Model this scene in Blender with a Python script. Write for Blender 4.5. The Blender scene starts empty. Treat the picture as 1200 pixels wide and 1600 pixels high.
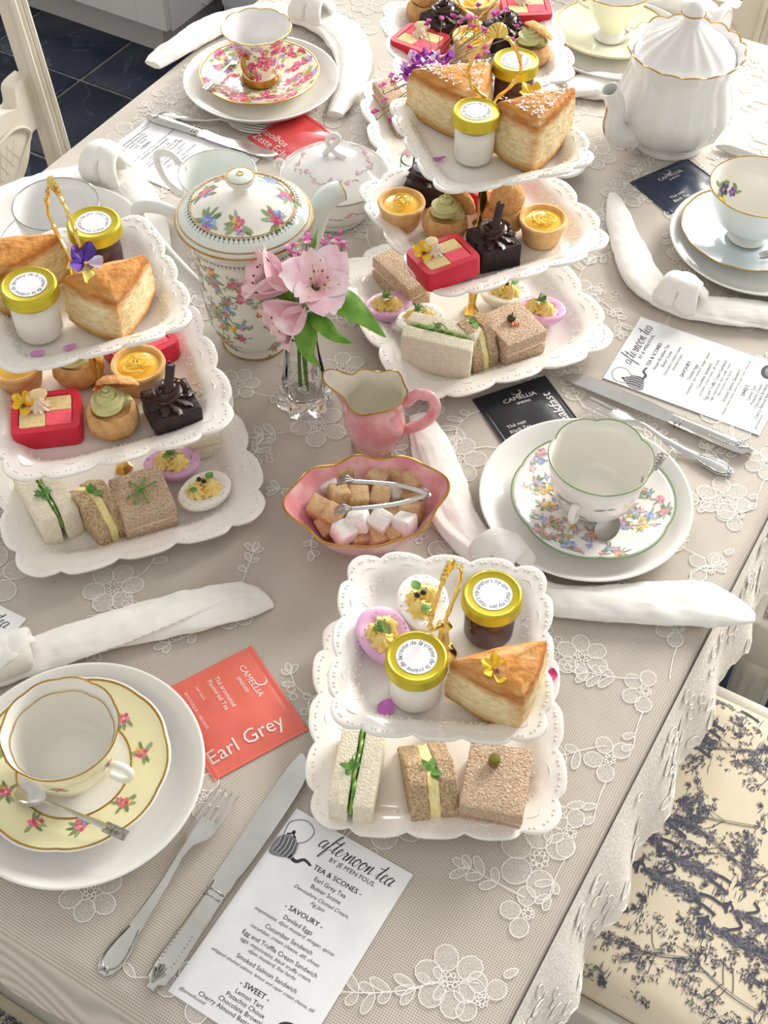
import bpy, bmesh, math, random
from math import sin, cos, pi, radians, sqrt, atan2, hypot
from mathutils import Vector, Matrix, noise

random.seed(7)
SC = bpy.context.scene
COL = SC.collection
T = 0.75                                   # height of the table top above the floor

# ------------------------------------------------------------------ camera, sky, lights, exposure
cam_d = bpy.data.cameras.new('camera')
cam = bpy.data.objects.new('camera', cam_d)
COL.objects.link(cam)
SC.camera = cam
_p, _r = radians(50.582), radians(0.487)
_fw = Vector((0, cos(_p), -sin(_p)))
_rt = Vector((1, 0, 0))
_up = _rt.cross(_fw)
_rt2 = cos(_r) * _rt + sin(_r) * _up
_up2 = -sin(_r) * _rt + cos(_r) * _up
_m = Matrix((_rt2, _up2, -_fw)).transposed().to_4x4()
_m.translation = Vector((0, 0, T + 0.957815))
cam.matrix_world = _m
cam_d.sensor_fit = 'VERTICAL'
cam_d.sensor_height = 36.0
cam_d.lens = 36.0 * 1994.58 / 1600.0
cam_d.clip_start = 0.02

world = bpy.data.worlds.new('world')
SC.world = world
world.use_nodes = True
bg = world.node_tree.nodes['Background']
bg.inputs[0].default_value = (1.0, 0.985, 0.96, 1)
bg.inputs[1].default_value = 0.50


def area(name, loc, target, size, power, color, size_y=None):
    d = bpy.data.lights.new(name, 'AREA')
    d.energy = power
    d.color = color
    d.shape = 'RECTANGLE'
    d.size = size
    d.size_y = size_y or size
    o = bpy.data.objects.new(name, d)
    COL.objects.link(o)
    o.location = loc
    o.rotation_euler = (Vector(target) - Vector(loc)).to_track_quat('-Z', 'Y').to_euler()
    return o


# daylight through the windows behind and to the right of the table
area('window_daylight_right', (2.05, 3.05, 2.0), (0.1, 0.9, T), 1.35, 128, (1.0, 0.965, 0.90), 1.5)
area('window_daylight_back', (0.05, 4.25, 2.0), (0.0, 1.0, T), 1.6, 84, (1.0, 0.985, 0.96), 1.4)

SC.view_settings.view_transform = 'Standard'
SC.view_settings.look = 'None'
SC.view_settings.gamma = 1.0
SC.view_settings.use_curve_mapping = False
SC.view_settings.exposure = 0.5
SC.cycles.transparent_max_bounces = 24


# ------------------------------------------------------------------ helpers
def lin(h):
    h = h.lstrip('#')
    out = []
    for i in (0, 2, 4):
        c = int(h[i:i + 2], 16) / 255.0
        out.append(c / 12.92 if c <= 0.04045 else ((c + 0.055) / 1.055) ** 2.4)
    return (out[0], out[1], out[2], 1.0)


MATS = {}


def mat(name, col=None, rough=0.5, metal=0.0, coat=0.0, col2=None, vscale=40.0, bump=0.0, bscale=200.0,
        sss=0.0, spec=0.5, vc=False, bdist=0.001, stretch=None, sheen=0.0, trans=0.0, ior=1.45, lo=0.35, hi=0.65):
    """procedural material: two colours mixed by noise, optional bump, or colours from the print attribute"""
    if name in MATS:
        return MATS[name]
    m = bpy.data.materials.new(name)
    m.use_nodes = True
    nt = m.node_tree
    N, L = nt.nodes, nt.links
    b = N['Principled BSDF']
    b.inputs['Roughness'].default_value = rough
    b.inputs['Metallic'].default_value = metal
    b.inputs['Coat Weight'].default_value = coat
    b.inputs['Coat Roughness'].default_value = 0.04
    b.inputs['Specular IOR Level'].default_value = spec
    b.inputs['Subsurface Weight'].default_value = sss
    b.inputs['Subsurface Radius'].default_value = (0.006, 0.004, 0.0025)
    b.inputs['Sheen Weight'].default_value = sheen
    b.inputs['Transmission Weight'].default_value = trans
    b.inputs['IOR'].default_value = ior
    tc = N.new('ShaderNodeTexCoord')
    src = tc.outputs['Object']
    if stretch:
        mp = N.new('ShaderNodeMapping')
        mp.inputs['Scale'].default_value = stretch
        L.new(src, mp.inputs['Vector'])
        src = mp.outputs['Vector']
    nz = N.new('ShaderNodeTexNoise')
    nz.inputs['Scale'].default_value = vscale
    nz.inputs['Detail'].default_value = 5
    L.new(src, nz.inputs['Vector'])
    rp = N.new('ShaderNodeMapRange')
    rp.inputs['From Min'].default_value = lo
    rp.inputs['From Max'].default_value = hi
    L.new(nz.outputs['Fac'], rp.inputs['Value'])
    mx = N.new('ShaderNodeMix')
    mx.data_type = 'RGBA'
    L.new(rp.outputs['Result'], mx.inputs[0])
    if vc:
        at = N.new('ShaderNodeAttribute')
        at.attribute_name = 'print'
        mul = N.new('ShaderNodeMix')
        mul.data_type = 'RGBA'
        mul.blend_type = 'MULTIPLY'
        mul.inputs[0].default_value = 1.0
        L.new(at.outputs['Color'], mul.inputs[6])
        mul.inputs[7].default_value = lin(col2 or '#f4f4f4')
        L.new(at.outputs['Color'], mx.inputs[6])
        L.new(mul.outputs[2], mx.inputs[7])
    else:
        c = lin(col)
        mx.inputs[6].default_value = c
        mx.inputs[7].default_value = lin(col2) if col2 else (c[0] * 0.96, c[1] * 0.96, c[2] * 0.96, 1)
    L.new(mx.outputs[2], b.inputs['Base Color'])
    if bump > 0:
        bn = N.new('ShaderNodeTexNoise')
        bn.inputs['Scale'].default_value = bscale
        bn.inputs['Detail'].default_value = 4
        L.new(src, bn.inputs['Vector'])
        bp = N.new('ShaderNodeBump')
        bp.inputs['Strength'].default_value = bump
        bp.inputs['Distance'].default_value = bdist
        L.new(bn.outputs['Fac'], bp.inputs['Height'])
        L.new(bp.outputs['Normal'], b.inputs['Normal'])
    MATS[name] = m
    return m


def clear_glass(name='clear glass', tint=(1, 1, 1, 1)):
    """thin clear glass: see-through with mirror-like fresnel reflections"""
    if name in MATS:
        return MATS[name]
    m = bpy.data.materials.new(name)
    m.use_nodes = True
    N, L = m.node_tree.nodes, m.node_tree.links
    N.remove(N['Principled BSDF'])
    tr = N.new('ShaderNodeBsdfTransparent')
    tr.inputs[0].default_value = tint
    gl = N.new('ShaderNodeBsdfGlossy')
    gl.inputs['Roughness'].default_value = 0.03
    lw = N.new('ShaderNodeLayerWeight')
    lw.inputs['Blend'].default_value = 0.25
    mp = N.new('ShaderNodeMapRange')
    mp.inputs['To Min'].default_value = 0.035
    mp.inputs['To Max'].default_value = 0.34
    L.new(lw.outputs['Facing'], mp.inputs['Value'])
    mx = N.new('ShaderNodeMixShader')
    L.new(mp.outputs['Result'], mx.inputs[0])
    L.new(tr.outputs[0], mx.inputs[1])
    L.new(gl.outputs[0], mx.inputs[2])
    L.new(mx.outputs[0], N['Material Output'].inputs[0])
    MATS[name] = m
    return m


class MB:
    """collects faces with a material index and a print colour, and links them as one mesh object"""

    def __init__(s):
        s.v, s.f, s.mi, s.c = [], [], [], []
        s.has_c = False

    def add(s, vs, fs, mi=0, col=None, xf=None):
        o = len(s.v)
        for p in vs:
            p = Vector(p)
            if xf is not None:
                p = xf @ p
            s.v.append(p)
        cl = col or (1, 1, 1, 1)
        if col:
            s.has_c = True
        s.c.extend([cl] * len(vs))
        for f in fs:
            s.f.append(tuple(i + o for i in f))
            s.mi.append(mi)
        return o

    def setc(s, i, col):
        s.c[i] = col
        s.has_c = True

    def lathe(s, prof, n=48, mod=None, mi=0, mis=None, col=None, xf=None, cols=None):
        """prof: (r, z) list; mod(theta, k, r, z) -> (r, z); mis: a material index for each profile segment"""
        vs, idx, cc = [], [], []
        for k, (r, z) in enumerate(prof):
            if r <= 1e-7:
                idx.append([len(vs)] * n)
                vs.append((0, 0, mod(0, k, r, z)[1] if mod else z))
                cc.append(k)
            else:
                row = []
                for j in range(n):
                    t = 2 * pi * j / n
                    rr, zz = mod(t, k, r, z) if mod else (r, z)
                    row.append(len(vs))
                    vs.append((rr * cos(t), rr * sin(t), zz))
                    cc.append(k)
                idx.append(row)
        o = s.add(vs, [], 0, col, xf)
        if cols:
            for i, k in enumerate(cc):
                s.setc(o + i, cols[k])
        for k in range(len(prof) - 1):
            a, b = idx[k], idx[k + 1]
            for j in range(n):
                j2 = (j + 1) % n
                q = [a[j], a[j2], b[j2], b[j]]
                q = [x for i, x in enumerate(q) if x not in q[:i]]
                if len(q) > 2:
                    s.f.append(tuple(x + o for x in q))
                    s.mi.append(mis[k] if mis else mi)

    def tube(s, pts, rad, n=8, closed=False, mi=0, col=None, xf=None, cap=True, up=None, shape=None):
        """rad: number, list of numbers or list of (a, b); a is measured along the side vector, b along the up vector"""
        P = [Vector(p) for p in pts]
        m = len(P)
        rads = rad if isinstance(rad, (list, tuple)) and len(rad) == m else [rad] * m
        tg = []
        for i in range(m):
            a = P[(i - 1) % m] if closed or i > 0 else P[i]
            b = P[(i + 1) % m] if closed or i < m - 1 else P[i]
            t = (b - a)
            tg.append(t.normalized() if t.length > 1e-9 else Vector((0, 0, 1)))
        if up is None:
            u = Vector((0, 0, 1)) if abs(tg[0].z) < 0.9 else Vector((1, 0, 0))
        else:
            u = Vector(up)
        vs = []
        for i in range(m):
            t = tg[i]
            u2 = u - t * u.dot(t)
            if u2.length < 1e-6:
                u2 = t.orthogonal()
            u2.normalize()
            if up is None:
                u = u2
            sd = t.cross(u2)
            a, b = rads[i] if isinstance(rads[i], (tuple, list)) else (rads[i], rads[i])
            for j in range(n):
                th = 2 * pi * j / n
                k = shape(th, i / max(1, m - 1)) if shape else 1.0
                vs.append(P[i] + sd * (a * cos(th) * k) + u2 * (b * sin(th) * k))
        fs = []
        for i in range(m if closed else m - 1):
            i2 = (i + 1) % m
            for j in range(n):
                j2 = (j + 1) % n
                fs.append((i * n + j, i * n + j2, i2 * n + j2, i2 * n + j))
        if cap and not closed:
            fs.append(tuple(range(n - 1, -1, -1)))
            fs.append(tuple((m - 1) * n + j for j in range(n)))
        s.add(vs, fs, mi, col, xf)

    def bm(s, b, mi=0, col=None, xf=None):
        b.verts.ensure_lookup_table()
        b.verts.index_update()
        s.add([v.co.copy() for v in b.verts], [[v.index for v in f.verts] for f in b.faces], mi, col, xf)
        b.free()

    def rbox(s, sx, sy, sz, r=0.002, seg=2, mi=0, col=None, xf=None, cuts=0):
        b = bmesh.new()
        bmesh.ops.create_cube(b, size=1.0)
        for v in b.verts:
            v.co = Vector((v.co.x * sx, v.co.y * sy, v.co.z * sz))
        if cuts:
            bmesh.ops.subdivide_edges(b, edges=b.edges[:], cuts=cuts, use_grid_fill=True)
        elif r > 0:
            bmesh.ops.bevel(b, geom=b.edges[:], offset=r, segments=seg, profile=0.5, affect='EDGES')
        s.bm(b, mi, col, xf)

    def blob(s, rx, ry, rz, sub=2, mi=0, col=None, xf=None, fn=None):
        b = bmesh.new()
        bmesh.ops.create_icosphere(b, subdivisions=sub, radius=1.0)
        for v in b.verts:
            k = fn(v.co) if fn else 1.0
            v.co = Vector((v.co.x * rx * k, v.co.y * ry * k, v.co.z * rz * k))
        s.bm(b, mi, col, xf)

    def poly(s, pts, mi=0, col=None, xf=None):
        """a fan round the centroid, so concave petals survive"""
        P = [Vector(p) if len(p) == 3 else Vector((p[0], p[1], 0)) for p in pts]
        c = sum(P, Vector()) / len(P)
        n = len(P)
        s.add([c] + P, [(0, 1 + i, 1 + (i + 1) % n) for i in range(n)], mi, col, xf)

    def prism(s, pts, z0, z1, mi=0, col=None, xf=None):
        n = len(pts)
        vs = [(p[0], p[1], z0) for p in pts] + [(p[0], p[1], z1) for p in pts]
        fs = [tuple(range(n - 1, -1, -1)), tuple(range(n, 2 * n))]
        fs += [(i, (i + 1) % n, n + (i + 1) % n, n + i) for i in range(n)]
        s.add(vs, fs, mi, col, xf)

    def mesh(s, name, mats, smooth=True, disp=None, auto=None):
        me = bpy.data.meshes.new(name)
        me.from_pydata([tuple(p) for p in s.v], [], s.f)
        me.update()
        if disp:
            amp, fr = disp
            ns = [v.normal.copy() for v in me.vertices]
            for v, nn in zip(me.vertices, ns):
                q = v.co * fr
                v.co = v.co + nn * amp * (noise.noise(q) + 0.5 * noise.noise(q * 2.3 + Vector((3, 1, 7))))
            me.update()
        for m in (mats if isinstance(mats, (list, tuple)) else [mats]):
            me.materials.append(m)
        me.polygons.foreach_set('material_index', s.mi)
        if s.has_c:
            ca = me.color_attributes.new('print', 'FLOAT_COLOR', 'POINT')
            ca.data.foreach_set('color', [x for c in s.c for x in c])
        if smooth:
            me.polygons.foreach_set('use_smooth', [True] * len(me.polygons))
            if auto:
                try:
                    me.set_sharp_from_angle(angle=radians(auto))
                except Exception:
                    pass
        me.update()
        return me

    def build(s, name, mats, parent=None, smooth=True, disp=None, auto=40, sub=0, kind=None):
        me = s.mesh(name, mats, smooth, disp, auto)
        o = bpy.data.objects.new(name, me)
        COL.objects.link(o)
        if parent is not None:
            o.parent = parent
        if sub:
            md = o.modifiers.new('subdivision', 'SUBSURF')
            md.levels = md.render_levels = sub
        if kind:
            o['kind'] = kind
        return o


def place(o, loc, rz=0.0, tilt=None):
    o.location = (loc[0], loc[1], T + loc[2])
    o.rotation_euler = (tilt[0], tilt[1], rz) if tilt else (0, 0, rz)
    return o


def tag(o, label, cat, group=None):
    o['label'] = label
    o['category'] = cat
    if group:
        o['group'] = group
    return o


def thing(name, label, cat, loc=(0, 0, 0), rz=0.0, group=None, tilt=None):
    o = bpy.data.objects.new(name, None)
    o.empty_display_size = 0.02
    COL.objects.link(o)
    place(o, loc, rz, tilt)
    return tag(o, label, cat, group)


def dup(root, label, loc, rz=0.0, group=None, tilt=None):
    """a copy of a thing with copies of its parts and sub-parts"""
    r = root.copy()
    COL.objects.link(r)
    for ch in list(root.children):
        c = ch.copy()
        COL.objects.link(c)
        c.parent = r
        for g in list(ch.children):
            d = g.copy()
            COL.objects.link(d)
            d.parent = c
    place(r, loc, rz, tilt)
    r['label'] = label
    if group:
        r['group'] = group
    return r


def XF(loc=(0, 0, 0), rz=0.0, rx=0.0, ry=0.0, s=1.0):
    return Matrix.Translation(loc) @ Matrix.Rotation(rz, 4, 'Z') @ Matrix.Rotation(ry, 4, 'Y') @ Matrix.Rotation(rx, 4, 'X') @ Matrix.Scale(s, 4)


def spline(pts, n=8, closed=False):
    P = [Vector(p) if len(p) == 3 else Vector((p[0], p[1], 0)) for p in pts]
    m = len(P)
    out = []
    for i in range(m if closed else m - 1):
        p0 = P[(i - 1) % m] if closed or i > 0 else P[i]
        p1, p2 = P[i], P[(i + 1) % m]
        p3 = P[(i + 2) % m] if closed or i < m - 2 else p2
        for k in range(n):
            t = k / n
            out.append(0.5 * ((2 * p1) + (p2 - p0) * t + (2 * p0 - 5 * p1 + 4 * p2 - p3) * t * t + (3 * p1 - p0 - 3 * p2 + p3) * t ** 3))
    if not closed:
        out.append(P[-1])
    return out


def lerp(a, b, t):
    return a + (b - a) * t


def smooth(a, b, x):
    t = max(0.0, min(1.0, (x - a) / (b - a)))
    return t * t * (3 - 2 * t)


def ribbon(mb, pts, w, z=0.0, mi=0, col=None, xf=None, closed=False):
    """a flat stroke drawn on a surface; w is one width or one for each point"""
    P = [Vector((p[0], p[1], p[2] if len(p) > 2 else z)) for p in pts]
    m = len(P)
    vs = []
    for i in range(m):
        a, b = (P[i - 1], P[(i + 1) % m]) if closed else (P[max(0, i - 1)], P[min(m - 1, i + 1)])
        t = (b - a)
        t.z = 0
        if t.length < 1e-9:
            t = Vector((1, 0, 0))
        t.normalize()
        ww = (w[i] if isinstance(w, (list, tuple)) else w) * 0.5
        sd = Vector((-t.y, t.x, 0)) * ww
        vs += [P[i] - sd, P[i] + sd]
    n2 = 2 * m
    mb.add(vs, [(2 * i, (2 * i + 2) % n2, (2 * i + 3) % n2, 2 * i + 1) for i in range(m if closed else m - 1)], mi, col, xf)


# ------------------------------------------------------------------ lettering (Blender's built-in font, taken as flat polygons)
_TXT = {}


def text_geo(body, shear=0.0, spacing=1.0):
    key = (body, shear, spacing)
    if key not in _TXT:
        cu = bpy.data.curves.new('lettering', 'FONT')
        cu.body = body
        cu.size = 1.0
        cu.shear = shear
        cu.space_character = spacing
        cu.resolution_u = 2
        o = bpy.data.objects.new('lettering', cu)
        _tmp.objects.link(o)
        dg = bpy.context.evaluated_depsgraph_get()
        dg.update()
        me = bpy.data.meshes.new_from_object(o.evaluated_get(dg))
        vs = [v.co.copy() for v in me.vertices]
        fs = [tuple(p.vertices) for p in me.polygons]
        bpy.data.objects.remove(o)
        bpy.data.meshes.remove(me)
        bpy.data.curves.remove(cu)
        x0 = min((v.x for v in vs), default=0)
        x1 = max((v.x for v in vs), default=0)
        _TXT[key] = (vs, fs, x0, x1)
    return _TXT[key]


_tmp = COL


def put_text(mb, body, x, y, size, align='C', z=0.0003, shear=0.0, spacing=1.0, rz=0.0, col=None, mi=0, xf=None, width=None, bold=0.0):
    vs, fs, x0, x1 = text_geo(body, shear, spacing)
    if width:
        size = width / max(1e-6, x1 - x0)
    ax = {'C': (x0 + x1) / 2, 'L': x0, 'R': x1}[align]
    m = Matrix.Translation((x, y, z)) @ Matrix.Rotation(rz, 4, 'Z')
    if xf is not None:
        m = xf @ m
    offs = [(0, 0)] if not bold else [(-bold, 0), (bold, 0)]
    for k, (bx, by) in enumerate(offs):
        mb.add([m @ Vector(((v.x - ax) * size + bx, v.y * size + by, k * 0.00002)) for v in vs], fs, mi, col)


def ring_text(mb, body, radius, size, z, a0=pi, total=2 * pi, col=None, mi=0, shear=0.25):
    vs, fs, x0, x1 = text_geo(body, shear)
    k = total / (x1 - x0)
    out = []
    for v in vs:
        a = a0 - (v.x - x0) * k
        r = radius + v.y * size
        out.append((r * cos(a), r * sin(a), z))
    mb.add(out, fs, mi, col)


# ------------------------------------------------------------------ printed flowers
def flower2d(x, y, r, np_=5, col='#d4718f', cen='#e8c24a', ph=0.0):
    """petals and eye as (points, colour), drawn at x, y"""
    out = []
    c1 = lin(col)
    c2 = tuple(min(1, a * 1.35 + 0.05) for a in c1[:3]) + (1,)
    for i in range(np_):
        a = ph + 2 * pi * i / np_
        px, py = x + cos(a) * r * 0.55, y + sin(a) * r * 0.55
        q = []
        for k in range(7):
            b = 2 * pi * k / 7
            q.append((px + cos(a) * cos(b) * r * 0.45 - sin(a) * sin(b) * r * 0.36, py + sin(a) * cos(b) * r * 0.45 + cos(a) * sin(b) * r * 0.36))
        out.append((q, c1 if i % 2 else c2))
    out.append(([(x + cos(2 * pi * k / 6) * r * 0.22, y + sin(2 * pi * k / 6) * r * 0.22) for k in range(6)], lin(cen)))
    return out


def leaf2d(x, y, l, a, col='#7f9c63', w=0.35):
    q = []
    for t, s in ((0, 0), (0.3, 1), (0.7, 0.8), (1, 0), (0.7, -0.8), (0.3, -1)):
        u, v = t * l, s * w * l * 0.5
        q.append((x + u * cos(a) - v * sin(a), y + u * sin(a) + v * cos(a)))
    return [(q, lin(col))]


def print_on(mb, items, f, mi=0):
    """items: (points, colour); f maps a flat point to the surface (already lifted a hair)"""
    for k, (pts, c) in enumerate(items):
        n = len(pts)
        cx, cy = sum(p[0] for p in pts) / n, sum(p[1] for p in pts) / n
        vs = [f(cx, cy, k)] + [f(p[0], p[1], k) for p in pts]
        mb.add(vs, [(0, 1 + i, 1 + (i + 1) % n) for i in range(n)], mi, c)


def on_profile(prof, r_ref, lift=0.00025, flip=1.0, mod=None):
    """maps x (length round the circumference at r_ref) and y (length along the profile) onto a turned surface"""
    ss = [0.0]
    for a, b in zip(prof[:-1], prof[1:]):
        ss.append(ss[-1] + hypot(b[0] - a[0], b[1] - a[1]))

    def f(x, y, k=0):
        y = max(0.0, min(ss[-1] - 1e-6, y))
        i = 0
        while i < len(ss) - 2 and ss[i + 1] < y:
            i += 1
        t = (y - ss[i]) / max(1e-9, ss[i + 1] - ss[i])
        r, z = lerp(prof[i][0], prof[i + 1][0], t), lerp(prof[i][1], prof[i + 1][1], t)
        dr, dz = prof[i + 1][0] - prof[i][0], prof[i + 1][1] - prof[i][1]
        d = hypot(dr, dz) or 1
        nr, nz = dz / d * flip, -dr / d * flip
        a = x / r_ref
        if mod:
            r, z = mod(a, r, z)
        L = lift + 0.00003 * (k % 6)
        return ((r + nr * L) * cos(a), (r + nr * L) * sin(a), z + nz * L)
    f.length = ss[-1]
    return f


def bouquet(x, y, r, pal, n=3, leaves=4, rnd=random):
    it = []
    for i in range(leaves):
        a = rnd.uniform(0, 2 * pi)
        it += leaf2d(x + cos(a) * r * 0.3, y + sin(a) * r * 0.3, r * 0.9, a, rnd.choice(['#8aa06d', '#6f8f5c', '#a3b487']))
    for i in range(n):
        a = rnd.uniform(0, 2 * pi)
        q = r * 0.5 * (0 if i == 0 else 1)
        it += flower2d(x + cos(a) * q, y + sin(a) * q, r * (0.55 if i == 0 else 0.38), 5, pal[i % len(pal)], rnd.choice(['#e8c24a', '#f3e0a0', '#b84a68']), rnd.uniform(0, 6))
    return it


# ------------------------------------------------------------------ materials
M_WHITE = mat('white glazed porcelain', '#f3f1ed', 0.16, coat=0.5, col2='#efece7', vscale=8)
M_CREAM_P = mat('ivory glazed porcelain', '#efece2', 0.18, coat=0.4, vscale=8)
M_TIER = mat('warm white embossed porcelain', '#f4f0ea', 0.2, coat=0.45, col2='#efeae2', vscale=9)
M_GREYW = mat('cool white porcelain', '#e9e8e6', 0.14, coat=0.5, vscale=6)
M_GILT = mat('gilt line', '#c39a4b', 0.28, metal=0.85, col2='#a97f35', vscale=60)
M_GOLD = mat('polished gold metal', '#f7dc8c', 0.18, metal=1.0, col2='#ecc560', vscale=50)
M_LID = mat('brushed gold lid', '#cfbd3c', 0.34, metal=0.7, col2='#bfab30', vscale=20)
M_STEEL = mat('polished steel', '#d8d6d2', 0.17, metal=1.0, col2='#c9c6c1', vscale=30, bump=0.03, bscale=60)
M_ENGR = mat('engraved steel', '#b9b6b1', 0.3, metal=1.0, col2='#8c8983', vscale=260, bump=0.6, bscale=420)
M_PRINT = mat('enamel print', rough=0.25, vc=True, coat=0.4)
M_INK = mat('printed ink', rough=0.7, vc=True)
M_LINEN = mat('white cotton napkin', '#f3f1ec', 0.85, col2='#ece9e2', vscale=30, bump=0.25, bscale=900, sheen=0.2)
M_PAPER = mat('white card', '#f4f4f6', 0.75, vscale=60)
M_CHAIR = mat('cream painted wood', '#e6e1d4', 0.42, col2='#ddd6c6', vscale=14, bump=0.05, bscale=60)
M_GLASS = clear_glass()
M_GREEN = mat('leaf green', '#5d9430', 0.42, col2='#86b94a', vscale=60, spec=0.4)
M_STEM = mat('stem green', '#6d9a45', 0.5, col2='#4f7a34', vscale=80)
M_BREAD_W = mat('white crumb', '#faf3e0', 0.9, col2='#f0e6cc', vscale=260, bump=0.8, bscale=560, bdist=0.003)
M_BREAD_B = mat('brown crumb', '#e6cfae', 0.92, col2='#b9946a', vscale=430, bump=1.0, bscale=520, bdist=0.004)
M_BREAD_S = mat('pale brown crumb', '#ead4bc', 0.92, col2='#c6a283', vscale=430, bump=1.0, bscale=520, bdist=0.004)

# ------------------------------------------------------------------ the setting: tiled floor
A60 = radians(60)                          # the table, the tiles and the cabinets share one direction


def W(u, v):
    """room axes to world: u along the table, v across it"""
    return (0.5 * u + 0.8660254 * v, 0.8660254 * u - 0.5 * v)


def room(o, z=0.0):
    o.location = (0, 0, z)
    o.rotation_euler = (0, 0, A60)
    return o


M_TILE = mat('navy slate tile', '#1a2236', 0.36, col2='#2c364c', vscale=7, bump=0.25, bscale=26, bdist=0.004, lo=0.3, hi=0.75)
_nt = M_TILE.node_tree                      # pale mineral veins of the slate
_n, _l = _nt.nodes, _nt.links
_tc = _n.new('ShaderNodeTexCoord')
_v1 = _n.new('ShaderNodeTexNoise')
_v1.inputs['Scale'].default_value = 5
_v1.inputs['Detail'].default_value = 7
_v1.inputs['Distortion'].default_value = 1.4
_l.new(_tc.outputs['Generated'], _v1.inputs['Vector'])
_oi = _n.new('ShaderNodeObjectInfo')
_vm = _n.new('ShaderNodeVectorMath')
_vm.operation = 'ADD'
_l.new(_tc.outputs['Object'], _vm.inputs[0])
_l.new(_oi.outputs['Location'], _vm.inputs[1])
_l.new(_vm.outputs[0], _v1.inputs['Vector'])
_ab = _n.new('ShaderNodeMath')
_ab.operation = 'SUBTRACT'
_ab.inputs[1].default_value = 0.5
_l.new(_v1.outputs['Fac'], _ab.inputs[0])
_a2 = _n.new('ShaderNodeMath')
_a2.operation = 'ABSOLUTE'
_l.new(_ab.outputs[0], _a2.inputs[0])
_mr = _n.new('ShaderNodeMapRange')
_mr.inputs['From Min'].default_value = 0.0
_mr.inputs['From Max'].default_value = 0.012
_mr.inputs['To Min'].default_value = 0.30
_mr.inputs['To Max'].default_value = 0.0
_l.new(_a2.outputs[0], _mr.inputs['Value'])
_mx = _n.new('ShaderNodeMix')
_mx.data_type = 'RGBA'
_pb = _n['Principled BSDF']
_old = _pb.inputs['Base Color'].links[0].from_socket
_l.new(_mr.outputs['Result'], _mx.inputs[0])
_l.new(_old, _mx.inputs[6])
_mx.inputs[7].default_value = lin('#7d8492')
_l.new(_mx.outputs[2], _pb.inputs['Base Color'])

mb = MB()
mb.prism([(-0.75, -1.35), (3.5, -1.35), (3.5, 3.45), (-0.75, 3.45)], -0.05, -0.004)
floor = room(mb.build('floor', mat('grey floor grout', '#8d8a86', 0.9, col2='#77746f', vscale=90), smooth=False))
floor['kind'] = 'structure'
mb = MB()
mb.rbox(0.277, 0.277, 0.012, 0.0018, 1)
tile_me = mb.mesh('tile', M_TILE)
rnd = random.Random(3)
for i in range(-9, 5):
    for j in range(-8, 9):
        u, w = 2.002 + 0.286 * (i + 0.5), 2.007 + 0.286 * (j + 0.5) - 0.858
        o = bpy.data.objects.new('tile', tile_me)
        COL.objects.link(o)
        o.parent = floor
        o.location = (u, w, -0.006 + rnd.uniform(-0.0004, 0.0004))
        o.rotation_euler = (0, 0, rnd.choice([0, pi / 2, pi, -pi / 2]))

# the far wall with its two windows, and the wall on the left
M_WALL = mat('white plaster wall', '#e9e6e0', 0.9, vscale=4)
mb = MB()
for (a, b, z0, z1) in ((-1.35, -0.95, 0, 2.6), (0.45, 1.30, 0, 2.6), (2.90, 3.45, 0, 2.6), (-0.95, 0.45, 0, 1.1), (1.30, 2.90, 0, 1.1), (-0.95, 0.45, 2.5, 2.6), (1.30, 2.90, 2.5, 2.6)):
    mb.prism([(3.40, a), (3.50, a), (3.50, b), (3.40, b)], z0, z1)
room(mb.build('wall_back', M_WALL, smooth=False))['kind'] = 'structure'
mb = MB()
mb.prism([(-0.75, 3.45), (3.40, 3.45), (3.40, 3.55), (-0.75, 3.55)], 0, 2.6)
room(mb.build('wall_left', M_WALL, smooth=False))['kind'] = 'structure'
for k, (a, b) in enumerate(((-0.95, 0.45), (1.30, 2.90))):
    mb = MB()
    for (w0, w1, z0, z1) in ((a, a + 0.05, 1.1, 2.5), (b - 0.05, b, 1.1, 2.5), (a, b, 1.1, 1.15), (a, b, 2.45, 2.5), ((a + b) / 2 - 0.02, (a + b) / 2 + 0.02, 1.15, 2.45)):
        mb.rbox(0.06, w1 - w0, z1 - z0, 0.003, 1, xf=XF((3.45, (w0 + w1) / 2, (z0 + z1) / 2)))
    wn = room(mb.build('window_%d' % (k + 1), M_CAB_W if False else mat('white window frame', '#efeeec', 0.4), smooth=False))
    wn['kind'] = 'structure'

# ------------------------------------------------------------------ kitchen units beyond the table
M_CAB = mat('pale grey painted cabinet', '#eae9e7', 0.5, vscale=6)
M_PLINTH = mat('grey plinth', '#c2bfbb', 0.6, vscale=8)
cab = thing('kitchen_cabinet', 'pale grey kitchen base cabinet with recessed grey plinth on the navy tiles', 'cabinet')
room(cab, 0)
mb = MB()
mb.prism([(2.20, 1.90), (2.75, 1.90), (2.75, 2.9), (2.20, 2.9)], 0.0, 0.085)
mb.build('plinth', M_PLINTH, cab, smooth=False)
mb = MB()
mb.rbox(0.56, 1.05, 0.80, 0.002, 1, xf=XF((2.455, 2.37, 0.485)))
mb.build('carcass', M_CAB, cab, smooth=False)
d = MB()                                    # framed door: stiles and rails round a sunk panel with a bevelled edge
W0, W1, Z0, Z1 = 1.846, 2.44, 0.095, 0.84
for (a, b, c, e) in ((W0, W0 + 0.085, Z0, Z1), (W1 - 0.085, W1, Z0, Z1), (W0 + 0.085, W1 - 0.085, Z0, Z0 + 0.085), (W0 + 0.085, W1 - 0.085, Z1 - 0.085, Z1)):
    d.rbox(0.022, b - a, e - c, 0.0015, 1, xf=XF((2.163, (a + b) / 2, (c + e) / 2)))
d.rbox(0.010, W1 - W0 - 0.16, Z1 - Z0 - 0.16, 0.001, 1, xf=XF((2.168, (W0 + W1) / 2, (Z0 + Z1) / 2)))
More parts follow.
